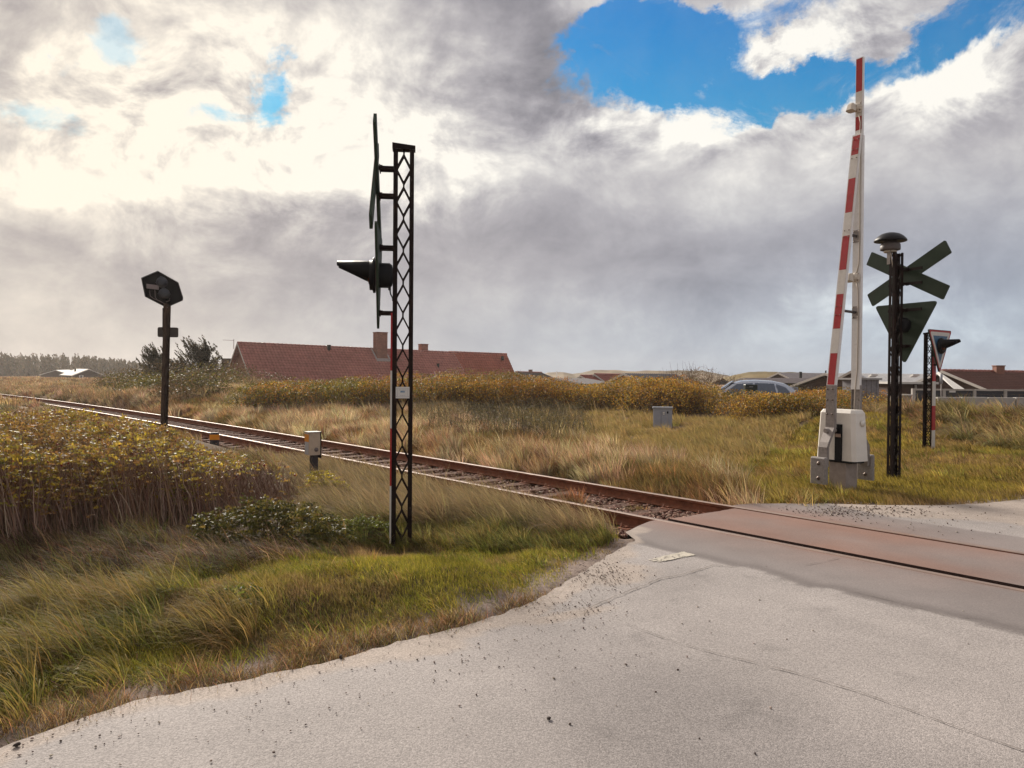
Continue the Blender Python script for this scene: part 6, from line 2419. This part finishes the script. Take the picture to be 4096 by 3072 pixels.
# hips
hp = P1s[rngv.choice(len(S), 420)] + rngv.normal(size=(420, 3)) * np.array([.05, .05, .02])
mb = MB()
for p in hp:
    r_ = random.uniform(.010, .016)
    mb.lathe([(.001, -r_), (r_ * .9, -r_ * .4), (r_, r_ * .2), (r_ * .45, r_ * .9), (.001, r_)], Vector(p) - th.location, n=6)
mb.build('rose_hips', pmat('hip_red', (.20, .022, .014), .35, var=.5, scale=3), th)

# green leafy briar in front of the roses
def briar(name, cx, cy, rx, ry, h, nl, size, cols, label, cat, seed, stems=60, group=None, k=5, dome=1.0, shell=.75):
    root = empty(name, (cx, cy, float(terrain(cx, cy))))
    tag(root, label, cat, group)
    a = rngv.uniform(0, 2 * math.pi, nl); ct = rngv.random(nl)
    rr = rngv.uniform(shell, 1.02, nl) * (1 + .45 * (fbm(np.cos(a) * 2 + cx, np.sin(a) * 2 + ct * 3 + cy, 1.3, seed) - .5))
    zz = ct ** dome
    rad2 = np.sqrt(np.maximum(0, 1 - zz ** 2)) * rr
    x = cx + np.cos(a) * rad2 * rx; y = cy + np.sin(a) * rad2 * ry
    z = terrain(x, y) + zz * h * rr
    Lv = Leaves()
    if k > 1: compound(Lv, np.column_stack([x, y, z]), np.full(nl, size), cols, k=k)
    else: Lv.add(np.column_stack([x, y, z]), np.full(nl, size) * rngv.uniform(.6, 1.2, nl), palette(nl, *cols, .25), up=.3)
    Lv.build('foliage', root)
    i = rngv.choice(nl, stems)
    P1_ = np.column_stack([x, y, z])[i]
    P0_ = np.column_stack([cx + (P1_[:, 0] - cx) * .35, cy + (P1_[:, 1] - cy) * .35, np.full(stems, root.location.z)])
    stems_mesh('stem', P0_, P1_, np.full(stems, max(.005, .00025 * cy)), palette(stems, [(.11, .07, .045), (.15, .10, .07)], (1, 1)), root, wob=.04, segs=3)
    return root


DGREEN = ([(.075, .078, .026), (.11, .10, .030), (.15, .125, .035), (.06, .055, .025), (.20, .14, .05)], (4, 3, 2, 3, 1))
g1 = ZP([(560, 1195)])[0]
briar('briar_bush', g1[0], g1[1] + .25, .80, .50, .42, 1500, .040, DGREEN, 'dark green leafy briar in front of the bare rose stems', 'bush', 3)
g1 = ZP([(800, 1160)])[0]
briar('briar_bush', g1[0], g1[1], .32, .25, .22, 500, .030, ([(.11, .13, .04), (.15, .17, .05), (.08, .09, .03)], (3, 3, 2)), 'small green leafy plant left of the foot of the near mast', 'bush', 4)
g1 = ZP([(705, 1085)])[0]
briar('briar_bush', g1[0], g1[1], .35, .30, .42, 420, .036, ([(.42, .34, .06), (.28, .25, .05), (.18, .15, .05)], (3, 2, 2)), 'small yellow leaved rose sprig right of the grey trackside box', 'bush', 5)
g1 = ZP([(500, 1345)])[0]
briar('weed_patch', g1[0], g1[1], .22, .16, .12, 340, .030, ([(.075, .10, .03), (.12, .14, .04), (.17, .19, .05)], (3, 3, 2)), 'low broad leaved weeds in the turf right of the big tufts', 'weeds', 6, stems=10, k=1)
g1 = ZP([(140, 1470)])[0]
briar('weed_patch', g1[0], g1[1], .25, .16, .08, 260, .032, ([(.13, .14, .05), (.20, .19, .07)], (3, 3)), 'low grey green weeds near the road edge at the lower left', 'weeds', 7, stems=10, k=1)

# ---- golden rose thicket beyond the rails
prof = [(380, 838), (560, 826), (640, 818), (700, 822), (770, 808), (830, 806), (890, 800), (960, 797), (1100, 800), (1150, 806), (1190, 815), (1250, 829), (1310, 828), (1345, 812), (1400, 811), (1460, 811), (1520, 818), (1560, 828), (1600, 835), (1640, 834), (1700, 843), (1760, 842), (1800, 838), (1860, 842), (1920, 848), (1990, 866)]
px_ = np.array([p[0] for p in prof], float); py_ = np.array([p[1] for p in prof], float)
front = [(380, 848), (560, 846), (700, 850), (900, 862), (1060, 872), (1200, 876), (1300, 898), (1420, 905), (1560, 908), (1640, 932), (1760, 936), (1860, 905), (1990, 880)]
fx_ = np.array([p[0] for p in front], float); fy_ = np.array([p[1] for p in front], float)
Lv = Leaves()
th2 = empty('rose_thicket', (5, 28, 0))
tag(th2, 'broad band of golden brown wild roses between the dry grass and the houses', 'rose thicket', kind='stuff')
S0, S1 = [], []
nb = 520
for b in range(nb):
    X = rngv.uniform(540, 1960)
    yf = np.interp(X, fx_, fy_); yt = np.interp(X, px_, py_)
    Yf = min(CH * 1661 / (yf - 812 - (X - 1106) * .0079), 31 if X < 1300 else 36)
    Y = Yf + rngv.uniform(.3, 1.0 if b % 3 == 0 else 9.0)
    x = (X - 1106) / 1661 * Y
    gz = float(terrain(x, Y))
    wtop = A(X * pv, (yt + rngv.uniform(0, 9)) * pv, Y).z
    t = min(1, (Y - Yf) / 6.5)
    h = min(1.30 + .6 * t, (wtop - gz) * (.93 if 1480 < X < 1720 else 1.10)) * rngv.uniform(.74, 1.0)
    h = max(h, .55)
    R_ = rngv.uniform(.7, 1.4)
    nl = int(330 * R_ * R_ * (26 / Y) ** .8)
    a = rngv.uniform(0, 2 * math.pi, nl); zz = rngv.random(nl) ** .75
    rr = rngv.uniform(.72, 1.05, nl) * (1 + .5 * (fbm(np.cos(a) * 1.6 + x * 3, np.sin(a) * 1.6 + zz * 2.5, 1.2, b) - .5))
    rd = np.sqrt(np.maximum(0, 1 - (zz * .95) ** 2)) * rr
    Pq = np.column_stack([x + np.cos(a) * rd * R_, Y + np.sin(a) * rd * R_, gz + h * (.22 + .78 * zz) * (.9 + .1 * rr)])
    sz = .055 if Y < 30 else .065
    cols = GOLD if X > 930 or rngv.random() < .35 else YGREEN
    if 880 < X < 1240 and t > .45: cols = ([(.20, .125, .045), (.15, .09, .04), (.27, .18, .055), (.15, .14, .045)], (3, 2, 2, 1.5))
    pick = rngv.random()
    if pick < .16: cols = ([(.12, .12, .035), (.17, .16, .04), (.09, .085, .03)], (3, 3, 2))
    elif pick < .36: cols = ([(.33, .145, .035), (.25, .11, .03), (.40, .20, .045)], (3, 3, 2))
    dim = rngv.uniform(.5, 1.2)
    c = palette(nl, *cols, .22) * dim
    Lv.add(Pq, np.full(nl, sz) * rngv.uniform(.7, 1.3, nl), c, up=.3, aspect=1.5)
    if Y - Yf < 3:
        m = 26
        i = rngv.choice(nl, m)
        S1.append(Pq[i]); q0 = Pq[i].copy(); q0[:, 2] = gz - .05; q0[:, :2] = q0[:, :2] * .6 + np.array([x, Y]) * .4; S0.append(q0)
Lv.build('foliage', th2)
S0, S1 = np.concatenate(S0), np.concatenate(S1)
stems_mesh('stem', S0, S1, np.full(len(S0), .011), palette(len(S0), [(.10, .065, .045), (.17, .12, .085)], (2, 1)), th2, wob=.05, segs=3)

# single bushes that stand out
def at_px(X, Yd):
    return (X - 1106) / 1661 * Yd


briar('rose_bush', at_px(1660, 24.5), 24.5, 1.45, .9, .80, 2600, .055, ([(.36, .23, .045), (.28, .19, .04), (.20, .14, .035), (.44, .31, .07)], (4, 4, 2, 1)), 'rounded golden bush standing forward of the rose band left of the barrier', 'bush', 21, k=1, stems=80, dome=.8)
briar('rose_bush', at_px(1430, 27.5), 29.5, 1.7, 1.2, 1.42, 2800, .058, GOLD, 'tall golden bush directly behind the small grey cabinet', 'bush', 22, k=1, stems=80, dome=.8)
briar('rose_bush', at_px(1905, 26), 26.5, .9, .8, .95, 1300, .055, GOLD, 'golden bush between the barrier cabinet and the second mast', 'bush', 23, k=1, stems=50, dome=.8)
c_h = ([(.050, .052, .025), (.075, .068, .030), (.10, .075, .03)], (3, 3, 2))
hd = briar('hedge', at_px(1745, 34), 34.5, 3.2, 1.0, 1.22, 5200, .06, c_h, 'dark green hedge behind the golden roses left of the plank shed', 'hedge', 24, k=1, stems=60, dome=.7)
briar('bush', at_px(1905, 33), 33.5, .75, .8, 1.05, 900, .06, ([(.07, .045, .035), (.10, .065, .04)], (1, 1)), 'brown bush between the plank shed and the second mast', 'bush', 25, k=1, stems=60, dome=.7)
# bare dark bush on the skyline
cx, cy = at_px(1492, 44), 44.0
o = briar('bush', cx, cy, 2.95, 1.6, A(1492 * pv, 793 * pv, 44).z - float(terrain(cx, cy)), 5200, .075, ([(.085, .05, .035), (.12, .07, .04), (.15, .085, .04)], (3, 3, 2)), 'dark brown bare bush rising above the golden roses against the sky', 'bush', 26, k=1, stems=400, dome=.75, shell=.55)
m = 70
P0_ = np.column_stack([rngv.uniform(cx - 2.0, cx + 3.2, m), rngv.uniform(cy - .5, cy + .5, m), np.full(m, A(0, 812 * pv, 44).z)])
P1_ = P0_ + np.column_stack([rngv.normal(size=m) * .15, np.zeros(m), rngv.uniform(.4, 1.25, m) * np.exp(-((P0_[:, 0] - cx) / 2.5) ** 2)])
stems_mesh('twigs', P0_, P1_, np.full(m, .012), palette(m, [(.08, .05, .04)], (1,)), o, wob=.05)
# darker bush at the right end of the red house
briar('bush', at_px(590, 40), 40.5, .95, .8, A(590 * pv, 801 * pv, 40.5).z - float(terrain(at_px(590, 40), 40.5)), 1300, .06, ([(.075, .07, .035), (.11, .085, .04), (.06, .045, .03)], (3, 3, 2)), 'small dark bush in front of the left part of the tiled roof', 'bush', 27, k=1, stems=50)

# ---- creeping willow: low grey green scrub by the rails
Lv = Leaves()
poly = ZP([(880, 895), (1000, 888), (1150, 890), (1260, 920), (1285, 955), (1180, 972), (1050, 968), (940, 950), (885, 925)])
P = sample_poly(poly, 26000, 1.4)
h = .62 * (.45 + 1.1 * fbm(P[:, 0], P[:, 1], .7, 161)) + .3 * (fbm(P[:, 0], P[:, 1], 3, 162) - .5)
z = terrain(P[:, 0], P[:, 1]) + h * (1 - rngv.random(len(P)) ** 2 * .75)
Lv.add(np.column_stack([P, z]), np.full(len(P), .034), palette(len(P), [(.095, .085, .045), (.065, .066, .034), (.14, .12, .075), (.26, .22, .17)], (4, 4, 2, .8), .25), up=.2, aspect=2.2)
wl = empty('willow_scrub', (*poly.mean(0), 0)); tag(wl, 'low dark grey green scrub with silvery leaves just beyond the rails', 'scrub', kind='stuff')
Lv.build('foliage', wl)
i = rngv.choice(len(P), 1800)
P1_ = np.column_stack([P, z])[i] + np.array([0, 0, .08]); P0_ = P1_.copy(); P0_[:, 2] = terrain(P[i, 0], P[i, 1]); P0_[:, :2] += rngv.normal(size=(1800, 2)) * .08
stems_mesh('stem', P0_, P1_, np.full(1800, .006), palette(1800, [(.09, .065, .045), (.15, .11, .075)], (2, 1)), wl, wob=.03)

# ---- low dark shrubs over the dune on the left
Lv = Leaves()
for (X, Y_, rx, ry, hh, nl, sel) in ((330, 47, 1.6, 1.2, .6, 1300, 0), (385, 46, 1.8, 1.4, .8, 1800, 0), (280, 50, 1.8, 1.2, .5, 1200, 0), (250, 53, 1.5, 1.2, .5, 900, 1), (430, 47, 1.7, 1.2, .8, 1500, 1), (300, 56, 2.5, 1.6, .75, 1900, 1),
                                     (460, 50, 2.2, 1.5, .9, 1900, 0), (370, 54, 2.5, 1.5, .8, 1800, 1), (480, 45, 1.2, 1.0, .5, 700, 1), (350, 43, 1.2, .9, .4, 700, 0), (500, 55, 2.5, 1.6, .6, 1500, 1), (430, 56, 3.5, 1.6, .8, 2400, 1), (340, 41, 1.3, 1.0, .45, 1300, 0), (400, 40, 1.4, 1.0, .5, 1500, 1), (300, 45, 1.3, 1.0, .4, 1100, 0), (445, 39, 1.2, .9, .4, 1100, 0), (375, 37, 1.0, .8, .3, 800, 1)):
    x = at_px(X, Y_)
    a = rngv.uniform(0, 2 * math.pi, nl); zz = rngv.random(nl)
    rr = rngv.uniform(.5, 1.05, nl) * (1.25 + .6 * (fbm(np.cos(a) + x, np.sin(a) + zz * 2, 1.4, X) - .5))
    rd = np.sqrt(1 - zz ** 2 * .95) * rr
    xx, yy = x + np.cos(a) * rd * rx, Y_ + np.sin(a) * rd * ry
    Lv.add(np.column_stack([xx, yy, terrain(xx, yy) + zz * (hh + .45) * rr + .05]), np.full(nl, .12), palette(nl, *(DGREEN if sel == 0 else ([(.13, .085, .05), (.09, .065, .038), (.075, .07, .035)], (3, 3, 2))), .25), up=.3)
o = Lv.build('dune_scrub')
tag(o, 'dark green and brown scrub creeping over the dune behind the signal', 'scrub', kind='stuff')


# ---- two bent trees on the dune
def bent_tree(name, X, Y_, H, W_, label, nsp, seed, lean=-.55):
    rg = np.random.default_rng(seed)
    x = at_px(X, Y_)
    gz = float(terrain(x, Y_))
    root = empty(name, (x, Y_, gz))
    tag(root, label, 'tree', 'bent trees on the dune')
    mb = MB()
    tip = Vector((lean * H * .25, 0, H * .8))
    mb.tube([(0, 0, -.2), (.05, .02, H * .25), (tip.x * .5, .0, H * .5), tuple(tip)], [.10, .08, .055, .02], 7)
    mb.build('trunk', pmat('bark_dark', (.05, .036, .03), .9, var=.3) if 'bark_dark' not in bpy.data.materials else bpy.data.materials['bark_dark'], root)
    # limbs fan out, each carrying brushes of needles swept the same way
    L0, L1, NP, ND = [], [], [], []
    for i in range(nsp):
        t = rg.uniform(.12, 1)
        base = np.array([tip.x * t * .8, 0, H * .75 * t])
        a = rg.uniform(0, 2 * math.pi)
        out = np.array([np.cos(a) * W_ * .62, np.sin(a) * W_ * .40, 0]) * rg.uniform(.35, 1.0) * (1.12 - .75 * t)
        end = base + out + np.array([-.12 * W_, 0, rg.uniform(.10, .34) * H])
        end[2] = min(end[2], H * (1.0 - .35 * abs(out[0] / (W_ * .62)) ** 1.5 + .08 * rg.random()))
        end[2] = max(end[2], .12)
        L0.append(base); L1.append(end)
        m = 70
        s = rg.random(m) ** .7
        q = base + (end - base) * s[:, None] + rg.normal(size=(m, 3)) * .055 * H / 2
        sw = np.array([-.62, 0, .72]) + rg.normal(size=(m, 3)) * .28
        NP.append(q + sw * .08); ND.append(sw)
        # a brush sticking out at the end
        m = 26
        s = rg.random(m)
        dir_ = np.array([-.55, 0, .8]) + rg.normal(size=3) * .2
        NP.append(end + dir_ * (s * .26 * H)[:, None] + rg.normal(size=(m, 3)) * .025); ND.append(np.tile(dir_, (m, 1)))
    L0, L1 = np.array(L0) + np.array(root.location), np.array(L1) + np.array(root.location)
    stems_mesh('limb', L0, L1, np.full(len(L0), .025), palette(len(L0), [(.05, .036, .03)], (1,)), root, wob=.05)
    Lv = Leaves()
    NP, ND = np.concatenate(NP) + np.array(root.location), np.concatenate(ND)
    Lv.add(NP, np.full(len(NP), .17), palette(len(NP), [(.040, .036, .022), (.058, .050, .028), (.085, .062, .036)], (4, 3, 1.5), .25), up=.1, aspect=3.2, dirv=ND)
    Lv.build('crown', root)
    return root


bent_tree('pine_tree', 452, 55, 2.6, 3.9, 'dark wind bent pine on the dune, the larger and right one nearest the house', 80, 5)
bent_tree('pine_tree', 398, 56, 1.65, 1.9, 'low dark wind bent pine just right of the signal post, smallest of the three', 26, 7)
bent_tree('pine_tree', 352, 56, 2.4, 2.8, 'dark wind bent pine growing directly behind the signal post', 50, 6)

# ---- far wood on the left
rg = np.random.default_rng(77)
Lv = Leaves()
T0, T1 = [], []
for i in range(420):
    X = rg.uniform(-160, 345)
    D = rg.uniform(255, 330)
    x = at_px(X, D)
    ytop = np.interp(X, [-160, 0, 60, 120, 180, 230, 270, 310, 345], [762, 766, 770, 770, 771, 775, 779, 786, 792]) + rg.normal() * 2.5
    H = A(X * pv, ytop * pv, D).z + .3
    H = max(H * rg.uniform(.86, 1.06), 2.0)
    n = 60
    t = rg.random(n) ** .85
    w = H * .20 * (1.02 - t) + .25
    a = rg.uniform(0, 2 * math.pi, n)
    q = np.column_stack([x + np.cos(a) * w * rg.random(n) - .5 * t, D + np.sin(a) * w, -.3 + H * (.10 + .92 * t)])
    Lv.add(q, rg.uniform(.8, 1.7, n) * (1.1 - .6 * t), palette(n, [(.050, .042, .028), (.075, .06, .038), (.10, .07, .045)], (3, 3, 2), .2), up=.1, aspect=1.8, dirv=np.tile(np.array([-.3, 0, 1.0]), (n, 1)))
    T0.append((x, D, -.5)); T1.append((x - .3, D, H * .9))
fw = empty('pine_wood', (at_px(100, 290), 290, 0))
tag(fw, 'far pine wood fading into the haze on the left horizon', 'wood', kind='stuff')
Lv.build('crown', fw)
stems_mesh('trunk', np.array(T0, float), np.array(T1, float), np.full(len(T0), .14), palette(len(T0), [(.10, .07, .05)], (1,)), fw, wob=.1)

# ------------------------------------------------------------------ ballast and loose stones
ico = []
t_ = (1 + 5 ** .5) / 2
IV = np.array([(-1, t_, 0), (1, t_, 0), (-1, -t_, 0), (1, -t_, 0), (0, -1, t_), (0, 1, t_), (0, -1, -t_), (0, 1, -t_), (t_, 0, -1), (t_, 0, 1), (-t_, 0, -1), (-t_, 0, 1)], float)
IV /= np.linalg.norm(IV[0])
IF = np.array([(0, 11, 5), (0, 5, 1), (0, 1, 7), (0, 7, 10), (0, 10, 11), (1, 5, 9), (5, 11, 4), (11, 10, 2), (10, 7, 6), (7, 1, 8), (3, 9, 4), (3, 4, 2), (3, 2, 6), (3, 6, 8), (3, 8, 9), (4, 9, 5), (2, 4, 11), (6, 2, 10), (8, 6, 7), (9, 8, 1)])


def stones(name, P3, size, col, mat):
    n = len(P3)
    V = IV[None] * (1 + .35 * rngv.normal(size=(n, 12, 1)).clip(-1, 1)) * (size[:, None, None] * rngv.uniform(.6, 1.3, (n, 1, 3)) * np.array([1, 1, .7]))
    a = rngv.uniform(0, 2 * math.pi, n)
    c, s = np.cos(a)[:, None], np.sin(a)[:, None]
    X = V[..., 0] * c - V[..., 1] * s; Y = V[..., 0] * s + V[..., 1] * c
    V = np.stack([X, Y, V[..., 2]], -1) + P3[:, None, :]
    F = (IF[None] + (np.arange(n) * 12)[:, None, None]).reshape(-1, 3)
    return np_mesh(name, V.reshape(-1, 3), tris=F, mat=mat, col=np.clip(np.repeat(col, 12, 0), .003, .9))


M_STONE = leaf_mat('stone', 0.0, .9, .15)
m = 15000
uu = -2.0 - (60 ** rngv.random(m) - 1) * .55 * 2
e0 = float(u_edge(NC))
uu = e0 + .25 - (np.power(45.0, rngv.random(m)) - 1)
ll = rngv.uniform(-1.55, 1.45, m)
nn = NC + lateral(uu) + ll
xx, yy = from_un(uu, nn)
k = (uu < u_edge(nn) - .02)
xx, yy, ll = xx[k], yy[k], ll[k]
sz = rngv.uniform(.014, .032, len(xx))
P3 = np.column_stack([xx, yy, terrain(xx, yy) + .028 + sz * .2 + .02 * (rngv.random(len(xx)))])
o = stones('ballast', P3, sz, palette(len(xx), [(.24, .15, .115), (.17, .095, .07), (.32, .235, .19), (.13, .06, .045)], (4, 4, 2, 3), .2), M_STONE)
tag(o, 'rust stained crushed stone between the sleepers', 'ballast', kind='stuff')
# grit scattered on the road
pts = []
for (X, Y_, sx, sy, m, smin, smax) in ((1300, 1240, 42, 20, 330, .002, .007), (1265, 1225, 60, 30, 260, .002, .006), (1230, 1315, 60, 14, 160, .002, .007), (1000, 1400, 180, 45, 130, .002, .006), (600, 1480, 260, 60, 110, .002, .006), (150, 1590, 160, 35, 70, .002, .007), (1200, 1350, 120, 60, 90, .002, .005),
                                        (1500, 1300, 350, 90, 26, .003, .007), (900, 1500, 500, 120, 26, .003, .008), (1850, 1104, 90, 8, 520, .005, .012), (2080, 1140, 120, 20, 60, .005, .012)):
    for _ in range(m):
        X_ = X + random.gauss(0, sx); y_ = Y_ + random.gauss(0, sy)
        if y_ < 1085: continue
        g = G(X_ * pv, y_ * pv)
        u_, n_ = to_un(g.x, g.y)
        if N_NEAR - .15 < n_ < N_FAR + .15: continue
        pts.append((g.x, g.y, random.uniform(smin, smax)))
pts = np.array(pts)
o = stones('road_grit', np.column_stack([pts[:, 0], pts[:, 1], .003 + pts[:, 2] * .4]), pts[:, 2], palette(len(pts), [(.13, .095, .08), (.22, .17, .145), (.38, .32, .27), (.08, .06, .055)], (3, 3, 3, 1), .2), M_STONE)
tag(o, 'loose dark grit and gravel strewn over the road near its edges', 'gravel', kind='stuff')
# a few larger stones one can point to
for (X, Y_, s_, lab) in ((738, 1422, .015, 'dark clod on the asphalt just off the turf, largest on the left edge'), (1186, 1556, .013, 'single dark pebble alone in the middle of the lower road'), (36, 1613, .013, 'dark stone near the lower left corner of the road')):
    g = G(X * pv, Y_ * pv)
    o = stones('pebble', np.array([[g.x, g.y, .004 + s_ * .4]]), np.array([s_]), np.array([[.05, .038, .033]]), M_STONE)
    tag(o, lab, 'pebble')

# ------------------------------------------------------------------ sea air: one closed box of thin haze
hm = bpy.data.materials.new('sea_haze')
hm.use_nodes = True
hm.node_tree.nodes.clear()
ho = hm.node_tree.nodes.new('ShaderNodeOutputMaterial')
hv = hm.node_tree.nodes.new('ShaderNodeVolumePrincipled')
hv.inputs['Color'].default_value = (.96, .90, .84, 1)
hv.inputs['Density'].default_value = .00030
hv.inputs['Anisotropy'].default_value = .45
hm.node_tree.links.new(hv.outputs[0], ho.inputs['Volume'])
mb = MB()
mb.box((0, 180, 4.3), (900, 480, 13))
hz = mb.build('haze', hm)
tag(hz, kind='stuff')
hz.display_type = 'WIRE'
